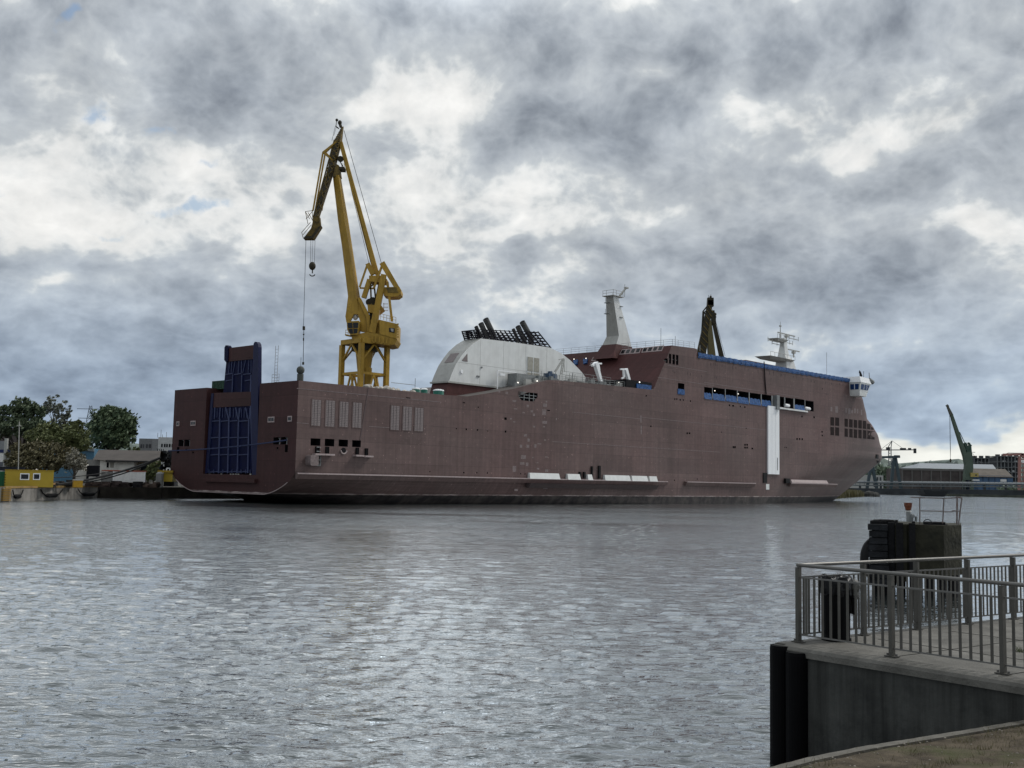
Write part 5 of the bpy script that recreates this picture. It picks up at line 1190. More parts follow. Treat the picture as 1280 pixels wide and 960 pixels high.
for nm,x0,x1,ys,Y,lb in (('apartment_block',1218,1250,[572.5,578.5,585],900,'low concrete frame block behind the brown roof at the far right'),('apartment_block',1247,1278,[570,577.2,584,590,596,602],860,'unfinished concrete apartment block behind the red gantry')):
    o=thing(nm,lb,'building',(B((x0+x1)/2,600,Y).x,Y,QZ)); a=B(x0,ys[0],Y); b=B(x1,ys[0],Y)
    MB().box(a.x+.4,b.x-.4,Y+2,Y+16,QZ,a.z-.6).build('inner_wall',DK,o)
    for y in ys: z=B((x0+x1)/2,y,Y).z; MB().box(a.x,b.x,Y,Y+18,z-.5,z).build('floor_slab',CON,o)
    m=MB()
    for k in range(8): x=a.x+(b.x-a.x)*k/7; m.box(x-.3,x+.3,Y+.3,Y+.9,QZ,a.z-.5)
    m.build('column',CON,o)
    m=MB(); rg=random.Random(9)
    for k in range(10): x=rg.uniform(a.x+1,b.x-3); z=B((x0+x1)/2,rg.choice(ys[1:]),Y).z; m.box(x,x+rg.uniform(1.2,2.6),Y+.6,Y+.9,z+.1,z+rg.uniform(.8,1.5))
    m.build('parapet_panel',mat('panel_pale',(.36,.37,.37),.7),o)
    for k in range(4): x=a.x+(b.x-a.x)*(k+.5)/4; MB().box(x-1.3,x+1.3,Y+4,Y+7,a.z,a.z+rg.uniform(1,2.4)).build('roof_box',DK,o)
# red gantry
RED=mat('gantry_red',(.27,.14,.12),.6,var=.15,scale=.3); Y=640
o=thing('gantry_crane','red gantry crane reaching in from the right edge of the photo','crane',(B(1278,600,Y).x,Y,QZ))
a=B(1254,568.3,Y); b=B(1300,567.5,Y); m=MB().beam(a,b,1.6,1.3); m.beam(a+Vector((0,0,-.4)),a+Vector((3,0,.6)),.8,1); m.beam(B(1276,568,Y),B(1281,572,Y),1.6,1.5); m.build('girder',RED,o)
for x0 in (1274.5,1281.5):
    p=B(x0,570,Y); q=B(x0-.8,610,Y); MB().beam((q.x,Y,QZ),(p.x,Y,p.z),1.4,1.4).build('gantry_leg',RED,o)
m=MB()
for k in range(6): z=B(1275,574+k*5.5,Y).z; m.beam((B(1273,580,Y).x,Y,z),(B(1282,580,Y).x,Y,z),.7)
m.build('cross_tie',RED,o); m=MB(); z=B(1260,566.5,Y).z; m.box(B(1260,566,Y).x,B(1278,566,Y).x,Y,Y+.2,z,z+.35); m.build('walkway_rail',GREYW,o)
# blue-grey gantry near the bow
Y=600; BG=mat('gantry_blue_grey',(.045,.065,.075),.6,var=.1)
o=thing('gantry_crane','dark blue grey gantry frame standing behind the ferry bow','crane',(B(1112,600,Y).x,Y,QZ))
MB().beam(B(1092,571.8,Y),B(1124.5,571,Y),1.8,1.3).build('girder',BG,o)
for x0,y0,x1,y1 in ((1088,586,1083,601),(1090.5,584,1096.5,601),(1117.5,571,1113,601),(1119,571,1126.5,601)):
    MB().beam(B(x0,y0,Y),(B(x1,y1,Y).x,Y,QZ),1.5,1.4).build('gantry_leg',BG,o)
m=MB().beam(B(1114,580,Y),B(1123,580,Y),.8); m.box(B(1118,569,Y).x,B(1124,569,Y).x,Y-1,Y+1,B(1118,571,Y).z,B(1118,569,Y).z); m.build('brace',BG,o)
# tower crane
Y=850; TG=mat('tower_crane_grey',(.17,.18,.185),.6)
o=thing('tower_crane','small pale tower crane with horizontal jib beyond the ferry bow','crane',(B(1112.5,600,Y).x,Y,QZ))
m=MB(); xl,xr=B(1110.8,580,Y).x,B(1114.2,580,Y).x; zt=B(1112.5,552,Y).z
for x in (xl,xr): m.beam((x,Y,QZ),(x,Y,zt-4),.5)
for k in range(16): z=QZ+(zt-4-QZ)*k/16; z2_=QZ+(zt-4-QZ)*(k+1)/16; m.beam((xl,Y,z),(xr,Y,z2_),.28); m.beam((xr,Y,z),(xl,Y,z2_),.28)
m.build('tower',TG,o)
ap=B(1115,551,Y); MB().beam((xl,Y,zt-4),ap,.5).beam((xr,Y,zt-4),ap,.5).build('apex',TG,o)
j0=B(1098,562.5,Y); j1=B(1144,562.3,Y); m=MB().beam(j0,j1,1.0,.8); m.build('jib',TG,o)
p=B(1142.3,560.6,Y); q=B(1145,566.6,Y); MB().box(p.x,q.x,Y-1,Y+1,q.z,p.z).build('counterweight',DK,o)
m=MB()
for x in (1127,1130.5,1137): p=B(x,562,Y); m.box(p.x-1,p.x+1,Y-1,Y+1,p.z,p.z+1.3)
m.box(B(1108,562,Y).x,B(1112,562,Y).x,Y-1,Y+1,B(1108,563,Y).z,B(1108,559,Y).z); m.build('winch',DK,o)
MB().tube([ap,B(1130,561.5,Y)],.15,4).tube([ap,B(1101,562,Y)],.15,4).build('tie_rope',TG,o)
# green crane
Y=650; GC=mat('crane_green',(.07,.095,.072),.6,var=.15,scale=.2)
o=thing('dockside_crane','green dockside crane with one steep slender jib and a yellow cab','crane',(B(1211,600,Y).x,Y,QZ))
def G(zx,zy): return B(1040+zx/5.333,480+zy/5.333,Y)
MB().beam(G(795,205),G(885,478),1.5,1.9,2.2,3.0,up=(0,1,0)).build('jib',GC,o); MB().beam(G(769,148),G(797,210),1.1,1.0,1.9,1.4,up=(0,1,0)).beam(G(764,150),G(774,142),1.5).build('jib_tip',mat('crane_green_brown',(.08,.08,.065),.6),o)
MB().prism([G(x,y)+Vector((0,-1.5,0)) for x,y in [(872,470),(905,450),(928,460),(936,560),(930,600),(880,600),(885,540)]],(0,3,0)).build('machinery_tower',GC,o)
MB().beam(G(893,478),G(893,400),1.2).beam(G(925,478),G(918,410),1.4).beam(G(884,392),G(905,440),1.6).beam(G(925,405),G(900,430),1.5).beam(G(905,395),G(918,400),1.3).beam(G(905,440),G(915,478),2.5).build('a_frame',mat('crane_green_dark',(.04,.07,.055),.7),o)
MB().tube([G(850,320),G(886,395)],.25,5).build('stay',GC,o); MB().tube([G(783,212),G(790,515)],.12,4).tube([G(791,212),G(790,515)],.08,4).build('hoist_rope',ROPE,o); MB().sphere(G(790,510),.6,5,2).build('hook_block',CRANED,o)
p=G(912,592);q=G(963,620); MB().box(p.x,q.x,Y-3,Y+1,q.z,p.z).build('cab',mat('cab_yellow',(.34,.27,.09),.6),o); p=G(940,603);q=G(952,612); MB().box(p.x,q.x,Y-3.1,Y-3,q.z,p.z).build('cab_window',DK,o)
p=G(880,600);q=G(935,640); MB().box(p.x,q.x,Y-2,Y+2,q.z,p.z).build('portal_top',GC,o)
for x in (878,932): MB().beam(G(x,640),(G(x,640).x,Y,QZ),1.6).build('portal_leg',GC,o)
MB().tube([G(935,455),G(955,455)],.15,4).sphere(G(950,485),.7,5).tube([G(938,462),G(950,485)],.1,4).build('side_arm',CRANED,o)
m=MB(); p=G(925,636);q=G(968,645); m.box(p.x,q.x,Y-3.2,Y,q.z,p.z); m.build('fender_board',WHITE,o)
# far low white building at the bow, and pale sheds
o,a,b=tb('white_building','small white low building seen under the overhanging bow','building',1072,1104,593.8,603,640,15,mat('far_white',(.34,.34,.32),.7)); m=MB()
for k in range(3): x=a.x+(b.x-a.x)*(.62+k*.12); m.box(x,x+1,639.9,640,QZ+2.5,a.z-1)
m.build('window',DK,o)
# pipe bridge across the channel
Y=600; GP=mat('bridge_grey',(.13,.145,.15),.7,var=.2,scale=.2)
o=thing('pipe_bridge','long grey pipe bridge with railings crossing in front of the warehouse','bridge',(B(1170,605,Y).x,Y,QZ))
m=MB().beam(B(1058,603.2,Y),B(1300,606,Y),1.2,.8); m.beam(B(1058,606.5,Y),B(1300,609,Y),1.6,.7); m.build('deck',GP,o)
m=MB(); m.tube([B(1058,601.2,Y),B(1300,604,Y)],.28,5); m.tube([B(1058,602.2,Y-1),B(1300,604.9,Y-1)],.2,5); m.build('pipe',mat('pipe_pale',(.30,.32,.33),.6),o)
m=MB()
for k in range(44): x=1058+k*5.6; y=603+k*5.6*.0116; m.beam(B(x,y-2.2,Y-.5),B(x,y+3,Y-.5),.22)
m.build('railing_post',GP,o)
for k in range(9): x=1075+k*26; p=B(x,606,Y); MB().beam((p.x,Y,0),(p.x,Y,p.z),1.0).build('pile',DK,o)
m=MB(); a=B(1058,610,585); b=B(1300,613,585); m.hexa([(a.x,585,0),(b.x,585,0),(b.x,592,0),(a.x,592,0),(a.x,585,a.z),(b.x,585,b.z),(b.x,592,b.z),(a.x,592,a.z)]); tag(m.build('floating_pontoon',mat('pontoon_dark',(.03,.034,.038),.8,var=.4,scale=.15)),'long dark floating pontoon below the pipe bridge','pontoon')
m=MB(); a=B(1153,613.2,520); b=B(1185,613.8,520); m.hexa([(a.x+2,520,-.2),(b.x-2,520,-.2),(b.x-2,527,-.2),(a.x+2,527,-.2),(a.x,519,a.z),(b.x,519,a.z),(b.x,528,a.z),(a.x,528,a.z)]); m.box(a.x+1,a.x+5,521,525,a.z,a.z+.5); tag(m.build('work_barge',mat('barge_dark',(.022,.025,.028),.7)),'flat dark work barge moored in front of the pontoon','barge')
m=MB(); a=B(1188,616,560); b=B(1300,618,560); m.hexa([(a.x,560,0),(b.x,560,0),(b.x,566,0),(a.x,566,0),(a.x,560,1.2),(b.x,560,1.2),(b.x,566,1.2),(a.x,566,1.2)]); tag(m.build('rubble_bank',mat('rubble_bank',(.05,.055,.045),.95,var=.5,scale=.3)),'low dark bank along the water at the right edge','bank')
# reed bank at the bow
rg=random.Random(12); m=MB()
REED=leafmat('reed_olive',(.06,.055,.025),(.15,.13,.06))
p0=B(1046,622,330); p1=B(1081,613,420)
gpts=[]; vs=[];fs=[]
for k in range(5200):
    u=rg.random(); Yk=315+120*u; px=1030+49*u**.8+rg.uniform(-22,2)*(1-.3*u); p=onz(px,600,0) if False else at(px,612,Yk); h=rg.uniform(1.2,3.4)*(1-.35*abs(u-.5)); w=rg.uniform(.2,.5)
    ang=rg.uniform(0,3.14); dx,dy=math.cos(ang)*w,math.sin(ang)*w; nn=len(vs); lx=rg.uniform(-.5,.5); vs+=[(p[0]-dx,Yk-dy,0),(p[0]+dx,Yk+dy,0),(p[0]+lx,Yk,h)]; fs.append((nn,nn+1,nn+2))
mb=MB(); mb.v=vs; mb.f=fs; mb.mi=[0]*len(fs); tag(mb.build('reeds',REED),'olive brown reeds growing along the bank behind the bow','reeds',None,'stuff')
m=MB()
for k in range(10):
    p=at(1081+k*1.5,617,440); m.sphere((p[0],440+rg.uniform(-3,3),.2),rg.uniform(1.4,2.6),6,.9)
tag(m.build('rock_groyne',mat('rock_dark',(.035,.035,.033),.9,var=.5,scale=.5)),'dark rock groyne at the end of the reed bank','rocks')
# ================================================================== foreground platform
CONC=mat('platform_concrete',(.125,.12,.108),.85,var=.28,scale=2.2,dirt=(.055,.052,.045),dirtscale=1.1,dirtamt=.7,bump=.012,bscale=30)
CONW=mat('wall_concrete',(.043,.044,.041),.8,var=.25,scale=.7,dirt=(.012,.013,.013),dirtscale=.9,dirtamt=.8,bump=.01,bscale=12)
def streaks(m,strength=.6,sc=(2.2,2.2,.12)):
    nt=m.node_tree; N=nt.nodes; L=nt.links; b=N['Principled BSDF']; src=b.inputs['Base Color'].links[0].from_socket
    tc=N.new('ShaderNodeTexCoord'); mp=N.new('ShaderNodeMapping'); mp.inputs['Scale'].default_value=sc; L.new(tc.outputs['Object'],mp.inputs[0]); n=N.new('ShaderNodeTexNoise'); n.inputs['Scale'].default_value=1.6; n.inputs['Detail'].default_value=7; n.inputs['Roughness'].default_value=.65; L.new(mp.outputs[0],n.inputs['Vector'])
    r=N.new('ShaderNodeMapRange'); r.inputs[1].default_value=.32; r.inputs[2].default_value=.68; r.inputs[3].default_value=1-strength; r.inputs[4].default_value=1+strength; L.new(n.outputs['Fac'],r.inputs[0])
    v=N.new('ShaderNodeVectorMath'); v.operation='SCALE'; L.new(src,v.inputs[0]); L.new(r.outputs[0],v.inputs['Scale']); L.new(v.outputs[0],b.inputs['Base Color'])
streaks(CONW); streaks(CONC,.18,(3,3,3)); streaks(QUAY,.4,(.8,.8,.1)); streaks(WHITE,.06,(.9,.9,.06)); streaks(YEL,.16,(1.2,1.2,.15))
PZ=1.6
Pc=Vector((3.86,15.1,0)); 
f0=Vector((4.12,15.11,0)); fd=Vector((.637,-.771,0)).normalized(); fnrm=Vector((-fd.y*-1,0,0))
rd=Vector((.82,.575,0)).normalized()
# outer corner points
out_f=Vector((-.77,-.637,0)).normalized()      # outward from the front rail
out_r=Vector((-.575,.82,0)).normalized()
cA=f0+out_f*.30+out_r*.16+Vector((-.02,0,0))
poly=[cA, cA+fd*9.0, cA+fd*9.0+rd*14, cA+rd*14]
plat=thing('concrete_platform','grey concrete viewing platform with smooth dark front wall at lower right','platform',(cA.x,cA.y,0))
def pv(p,z): return (p.x,p.y,z)
m=MB(); 
inn=[poly[0]+(fd+rd)*.06]+[poly[1]+rd*.06,poly[2],poly[3]+fd*.06]
m.prism([pv(p,PZ-.02) for p in inn],(0,0,.02)); 
# coping with worn front edge
m.build('walking_surface',CONC,plat)
m=MB(); n=60; rg=random.Random(2)
prev=None
for i in range(n+1):
    p=poly[0]+fd*(9.0*i/n); j=rg.uniform(-.012,.012); r=.05 if i else .05
    q=[pv(p+out_f*(-.02),PZ-.15),pv(p+out_f*(.035+j*.3),PZ-.14),pv(p+out_f*(.04+j*.4),PZ-.06),pv(p+out_f*(.015+j*.5),PZ-.02+j*.2),pv(p+out_f*(-.05),PZ+.004),pv(p+out_f*(-.2),PZ+.004)]
    if prev:
        for k in range(5): m.face([prev[k],q[k],q[k+1],prev[k+1]])
    prev=q
prev=None
for i in range(21):
    p=poly[0]+rd*(14*i/20)
    q=[pv(p,PZ-.3),pv(p+out_r*.03,PZ-.25),pv(p+out_r*.03,PZ-.05),pv(p,PZ),pv(p+out_r*(-.15),PZ+.004)]
    if prev:
        for k in range(4): m.face([prev[k],prev[k+1],q[k+1],q[k]])
    prev=q
m.build('coping',CONC,plat)
m=MB(); b=[poly[0]+(fd+rd)*.0+out_f*(-.01),poly[1]+out_f*(-.01),poly[2],poly[3]]; m.prism([pv(p,-2.5) for p in b],(0,0,PZ-.03+2.5)); m.build('front_wall',CONW,plat)

m=MB()
for a0,b0 in ((1.6,5.5),(3.1,5.0),(5.0,6.0)):
    a=poly[0]+fd*a0+rd*.1; b=a+rd*b0; m.beam(pv(a,PZ+.003),pv(b,PZ+.003),.012,.004)
for q in (1.6,3.4,5.4): a=poly[0]+rd*q+fd*.5; b=a+fd*8; m.beam(pv(a,PZ+.003),pv(b,PZ+.003),.012,.004)
m.build('joint',mat('joint_black',(.02,.02,.018),.95),plat)
# fenders (steel half pipes) at the corner
FB=mat('fender_black',(.003,.003,.0035),.6,spec=.06)
for x,y,r,z,lb in ((at(996.5,850,14.75)[0],14.75,.155,1.52,'nearer black pipe pile at the corner of the platform'),(at(976.5,850,15.0)[0],15.0,.155,1.57,'taller black pipe pile behind the corner pile, against the water')):
    o=thing('fender_pile',lb,'fender pile',(x,y,-2.5),'black fender piles at the platform corner')
    MB().tube([(x,y,-2.5),(x,y,z-.04),(x,y,z)],[r,r,r*.96],24).build('pile_shell',FB,o,smooth=False)
    pts=[(x+r*.96*math.cos(k*math.pi/12),y+r*.96*math.sin(k*math.pi/12),z+.005) for k in range(24)]; MB().face(pts).build('pile_cap',mat('cap_dark',(.01,.01,.01),.8,spec=.1),o)
# ---- railings
GALV=mat('galvanised_steel',(.075,.072,.064),.55,metal=.15,var=.12,scale=5,dirt=(.06,.056,.05),dirtscale=6,dirtamt=.5)
HAND=mat('handrail_steel',(.13,.126,.118),.42,metal=.4,var=.1,scale=6)
RH=1.08
def railing(label,p0,d,posts,gap_bars,end):
    o=thing('railing',label,'railing',(p0.x,p0.y,PZ))
    perp=Vector((-d.y,d.x,0))
    L_=posts[-1]
    for q in posts:
        p=p0+d*q; m=MB(); m.beam(pv(p,PZ+.01),pv(p,PZ+RH-.03),.08,.05,up=(d.x,d.y,0)); po=m.build('post',GALV,o)
        m=MB(); m.beam(pv(p-d*.085,PZ+.012),pv(p+d*.085,PZ+.012),.11,.012); 
        m.build('base_plate',GALV,po)
        m=MB()
        for s in (-1,1): c=p+d*.065*s; m.tube([pv(c,PZ+.018),pv(c,PZ+.045)],.014,6)
        m.build('bolt',HAND,po)
    a=p0-d*.02; b=p0+d*end
    MB().tube([pv(a,PZ+RH),pv(b,PZ+RH)],.026,12).build('handrail',HAND,o,smooth=False)
    for q0_,q1_ in zip(posts,posts[1:]+[end]):
        if q1_-q0_<.3: continue
        a=p0+d*(q0_+.03); b=p0+d*(q1_-.03); last=q1_==end
        MB().beam(pv(a,PZ+RH-.17),pv(b,PZ+RH-.17),.014,.022).build('top_bar',HAND,o); MB().beam(pv(a,PZ+.11),pv(b,PZ+.11),.014,.02).build('bottom_bar',HAND,o)
        n=max(1,round((q1_-q0_)/gap_bars))
        for k in range(1,n+(1 if last and False else 0)):
            c=p0+d*(q0_+(q1_-q0_)*k/n); MB().beam(pv(c,PZ+.11),pv(c,PZ+RH-.17),.012,.035,up=(d.x,d.y,0)).build('baluster',GALV,o)
    return o
railing('steel railing along the front edge of the platform, nearest to the camera',f0,fd,[0,1.44,2.90,4.36],.131,5.6)
railing('steel railing along the far water side of the platform',f0+rd*.0,rd,[1.47-.0,2.80,4.20,5.58,6.98],.116,8.4)
# its first bay, sharing the corner post
# short link bay
o=[ob for ob in bpy.data.objects if ob.name.startswith('railing') and ob.parent is None][-1]
a=f0+rd*.0; b=f0+rd*1.44
MB().beam(pv(f0+rd*.03,PZ+RH-.17),pv(b,PZ+RH-.17),.014,.022).build('top_bar',HAND,o); MB().beam(pv(f0+rd*.03,PZ+.11),pv(b,PZ+.11),.014,.02).build('bottom_bar',HAND,o)
for k in range(1,13):
    c=f0+rd*(1.47*k/13); MB().beam(pv(c,PZ+.11),pv(c,PZ+RH-.17),.012,.035,up=(rd.x,rd.y,0)).build('baluster',GALV,o)
# ---- waste bin
bp=onz(1051,803,PZ); bx,by=bp[0],bp[1]
BIN=mat('bin_black',(.003,.003,.0035),.5,spec=.08); BAG=mat('bin_bag',(.006,.006,.007),.3,bump=.02,bscale=14)
r_=.205; by+=r_
o=thing('litter_bin','black round litter bin with crumpled bag over its rim behind the front railing','litter bin',(bx,by,PZ))
m=MB().tube([(bx,by,PZ+.03),(bx,by,PZ+.84)],[r_*.93,r_],28); m.build('bin_body',BIN,o,smooth=False)
MB().tube([(bx,by,PZ),(bx,by,PZ+.04)],r_*1.02,24).build('bin_foot',BIN,o)
rg=random.Random(6); m=MB(); N_=40; rings=[]
for j,(rr,zz) in enumerate([(1.0,.66),(1.1,.68),(1.16,.76),(1.13,.85),(1.02,.90),(.85,.905),(.5,.87),(.05,.85)]):
    ring=[]
    for k in range(N_):
        a=2*math.pi*k/N_; f=1+.05*math.sin(a*7+j)+.04*rg.uniform(-1,1); dz=.02*math.sin(a*5+j*2)+.012*rg.uniform(-1,1)+( -.10*max(0,math.cos(a-.1))**8 if j<2 else 0)
        ring.append((bx+r_*rr*f*math.cos(a),by+r_*rr*f*math.sin(a),PZ+zz+dz))
    rings.append(ring)
for j in range(len(rings)-1):
    for k in range(N_): m.face([rings[j][k],rings[j][(k+1)%N_],rings[j+1][(k+1)%N_],rings[j+1][k]])
m.build('bin_bag',BAG,o)
m=MB(); hx=bx+r_*1.22; m.sphere((hx,by-.05,PZ+.78),.085,8,1.2); m.sphere((hx+.01,by-.05,PZ+.66),.06,6,1.4); m.build('bag_knot',mat('bag_pale',(.09,.09,.085),.35,var=.7,scale=18,bump=.03,bscale=20),o)
m=MB().box(bx+r_*1.02,bx+r_*1.3,by-.1,by+.02,PZ+.38,PZ+.62); m.build('bin_lock',BIN,o)
# ---- mooring dolphin in the water
Yd=37.8
def K(px,py,dy=0.0): return Vector(at(px,py,Yd+dy))
def kz(zx,zy,dy=0.0): return K(1070+zx/6,610+zy/6,dy)
dol=thing('mooring_dolphin','weathered dark concrete and timber mooring dolphin standing in the water','dolphin',(14.5,Yd,-1))
CD=mat('dolphin_concrete',(.030,.029,.020),.95,var=.45,scale=1.6,dirt=(.012,.013,.010),dirtscale=.9,dirtamt=.9,bump=.05,bscale=6); TD=mat('dolphin_timber',(.007,.007,.008),.9,var=.4,scale=3,bump=.04,bscale=8)
xl=kz(90,280).x; x2=kz(235,280).x; x3=kz(290,280).x; x4=kz(440,280).x; x5=kz(655,280).x; xr=kz(797,300).x; zt=kz(650,278).z; zt2=kz(200,268).z
# concrete block with chamfered right corner
foot=[(x3,Yd-.1),(x5,Yd-.1),(xr,Yd+1.0),(xr+.1,Yd+3.2),(x3,Yd+3.2)]
zc=.75
m=MB().prism([(x,y,zc) for x,y in foot],(0,0,zt-zc)); m.build('concrete_cap',CD,dol); 
for ix,(x,y) in enumerate([(x4+.1,Yd+.1),((x4+x5)/2,Yd+.1),(x5-.1,Yd+.3),(xr-.25,Yd+1.2),(x3+.2,Yd+.5),(xl+.25,Yd+.6),(x2-.1,Yd+.4),(xr-.3,Yd+2.7),(x3+.8,Yd+.2),(x5+.35,Yd+.8)]):
    MB().tube([(x,y,-2),(x,y,zc+.1)],.17,10).build('pile',TD,dol)
# timber front, horizontal planks
rg=random.Random(14)
nz=9
for k in range(nz):
    z0=.35+(zt2-.35)*k/nz; z1=.35+(zt2-.35)*(k+1)/nz-.03; j=rg.uniform(-.04,.04)
    MB().box(xl+j,x2+rg.uniform(-.03,.06),Yd-.35+rg.uniform(-.04,.04),Yd+.2,z0,z1).build('plank',mat('dolphin_plank',(.013,.014,.016),.9,var=.5,scale=2.5,bump=.04,bscale=9),dol)
m=MB().box(xl+.1,x3+.02,Yd+.2,Yd+3.0,.3,zt2-.06); m.build('timber_core',TD,dol)
for x0,x1,dy in ((x2+.02,x2+.25,-.1),(x2+.3,x3+.3,-.25),(x3+.5,x3+.62,-.2),(kz(395,1).x,kz(440,1).x,-.3)):
    MB().box(x0,x1,Yd+dy-.1,Yd+dy+.15,-1.0,zt+.05).build('guide_timber',TD,dol)
MB().box(kz(290,1).x,kz(375,1).x,Yd-.22,Yd-.08,.5,zt).build('concrete_rib',CD,dol)
m=MB(); 
for k in range(16):
    x=rg.uniform(xl,x4); m.box(x,x+rg.uniform(.1,.4),Yd+rg.uniform(-.2,.8),Yd+1.2,zt2-.05,zt2+rg.uniform(.03,.12))
for k in range(10):
    x=rg.uniform(x4+.2,x5); m.box(x,x+rg.uniform(.1,.4),Yd+rg.uniform(.1,.8),Yd+1.2,zt-.02,zt+rg.uniform(.02,.1))
m.build('rubble_top',TD,dol)
# tyre
tc=kz(70,500,.1); m=MB(); pts=[]; R0_=.52
for k in range(25): a=2*math.pi*k/24; pts.append((tc.x+.3+.16*math.cos(a),tc.y+R0_*math.cos(a)*.5,tc.z-.1+R0_*math.sin(a)))
vs=[];fs=[];n=24;mN=8
for k in range(n):
    a=2*math.pi*k/n; cc=Vector((tc.x+.28+R0_*math.cos(a)*.72,tc.y-.1+.3*math.cos(a),tc.z-.15+R0_*1.15*math.sin(a))); rad=Vector((math.cos(a)*.9,.3*math.cos(a),math.sin(a))).normalized()
    ax=Vector((0,1,0))
    for j in range(mN): b=2*math.pi*j/mN; vs.append(tuple(cc+rad*.17*math.cos(b)+ax*.13*math.sin(b)))
for k in range(n):
    for j in range(mN): fs.append((k*mN+j,((k+1)%n)*mN+j,((k+1)%n)*mN+(j+1)%mN,k*mN+(j+1)%mN))
tyo=MB().add(vs,fs).build('tyre_fender',mat('rubber',(.008,.008,.009),.7)); tag(tyo,'black tyre hanging on the left side of the mooring dolphin','tyre')
# guard rail on the dolphin
RW=mat('rusty_white_rail',(.15,.13,.125),.6,var=.3,scale=8,dirt=(.10,.04,.022),dirtscale=5,dirtamt=.8)
o=thing('guard_rail','rusty pale guard rail on top of the mooring dolphin','guard rail',(kz(600,270).x,Yd,zt))
m=MB()
def kt(x0,y0,x1,y1,r,d0=.3,d1=.3):
    d0=.3; d1=.3; m.tube([kz(x0,y0,d0),kz(x1,y1,d1)],r,6)
kt(455,70,455,278,.028,.1,.1); kt(635,75,625,262,.028); kt(732,62,730,270,.035); kt(766,72,742,272,.028,1.2,1.2)
kt(385,70,640,76,.022,.1,.3); kt(640,76,732,72,.022); kt(720,65,768,73,.03,.3,1.2); kt(455,170,632,172,.02,.1,.3); kt(630,176,700,176,.018); kt(695,168,752,172,.025)
m.build('rail_tube',RW,o)
m=MB(); m.tube([kz(482+31+31*math.cos(a*math.pi/8),262-28*math.sin(a*math.pi/8),.3) for a in range(9)],.018,6); o_=m.build('mooring_ring',BLACKM); tag(o_,'thin iron hoop standing on top of the dolphin beside the guard rail','hoop')
# lantern
o=thing('beacon_lamp','small rusty orange beacon lamp on a short post on the dolphin','beacon',tuple(kz(378,252,.3)))
c0=kz(372,252,.3); c1=kz(370,180,.3)
MB().tube([c0,c1],.09,8).build('lamp_post',GREY,o); m=MB().tube([c1+Vector((0,0,.0)),c1+Vector((0,0,.1))],[.12,.05],8); m.build('lamp_base',GREYW,o)
l0=kz(368,172,.3); l1=kz(367,110,.3); m=MB().tube([l0,l0.lerp(l1,.15),l0.lerp(l1,.5),l0.lerp(l1,.55),l1],[.05,.11,.13,.15,.15],12); m.build('lamp_glass',mat('lamp_rust_orange',(.11,.032,.014),.35,var=.6,scale=12),o)
m=MB(); a=kz(385,250,.4); b=kz(405,190,.4); m.box(a.x,kz(405,1).x,Yd+.2,Yd+.5,a.z,kz(385,205).z); m.box(kz(408,1).x,kz(438,1).x,Yd+.2,Yd+.5,kz(1,215).z,kz(1,194).z); m.tube([kz(422,250,.35),kz(422,212,.35)],.05,6); m.tube([kz(395,252,.3),kz(398,195,.3)],.06,6); tag(m.build('control_box',GREY),'small grey electrical box beside the orange beacon lamp','box')
# turn the dolphin and what stands on it to face the bank
from mathutils import Matrix as _M
_c=Vector((14.45,Yd,0)); _R=_M.Translation(_c)@_M.Rotation(-.36,4,'Z')@_M.Diagonal((.93,1,1,1))@_M.Translation(-_c)
bpy.context.view_layer.update()
for _o in list(bpy.data.objects):
    if _o.parent is None and _o.name.split('.')[0] in ('mooring_dolphin','guard_rail','mooring_ring','beacon_lamp','control_box','tyre_fender'):
        if _o.type=='MESH': _o.data.transform(_R)
        else:
            for ch in _o.children_recursive:
                if ch.type=='MESH': ch.data.transform(_M.Translation(-_o.location)@_R@_M.Translation(_o.location))
# ================================================================== near bank with kerb and dirt
k0=Vector((1.2,9.15,0)); kk=[onz(820,1005,1.15),onz(900,977,1.15),onz(950,960.5,1.15),onz(1006,946,1.15),onz(1073,932.5,1.16),onz(1139,922,1.17),onz(1205,911.5,1.18),onz(1240,905.5,1.19),onz(1280,899,1.2),onz(1340,890,1.22)]
KERB=mat('kerb_concrete',(.115,.108,.094),.9,var=.3,scale=5,dirt=(.07,.06,.045),dirtscale=4,dirtamt=.7,bump=.01,bscale=40)
pts=[Vector((p[0],p[1],p[2])) for p in kk]
def offp(i,d):
    a=pts[max(i-1,0)]; b=pts[min(i+1,len(pts)-1)]; t=(b-a); t.z=0; t.normalize(); n=Vector((t.y,-t.x,0)); return pts[i]+n*d
m=MB(); rg=random.Random(17)
fine=[]
for i in range(len(pts)-1):
    for k in range(8): u=k/8; fine.append((i,u))
fine.append((len(pts)-2,1.0))
prev=None
for (i,u) in fine:
    a=offp(i,0).lerp(offp(i+1,0),u); b=offp(i,.15).lerp(offp(i+1,.15),u); j=rg.uniform(-.005,.005)
    q=[a+Vector((0,0,-2.8)),a+Vector((0,0,-.03)),a+Vector((.02,-.02,j*.4)),b+Vector((j,-j,.005+j*.3)),b+Vector((0,0,-.4))]
    if prev:
        for k in range(4): m.face([prev[k],q[k],q[k+1],prev[k+1]])
    prev=q
kerb=m.build('bank_kerb',KERB); tag(kerb,'narrow pale concrete kerb running along the bare dirt bank','kerb')
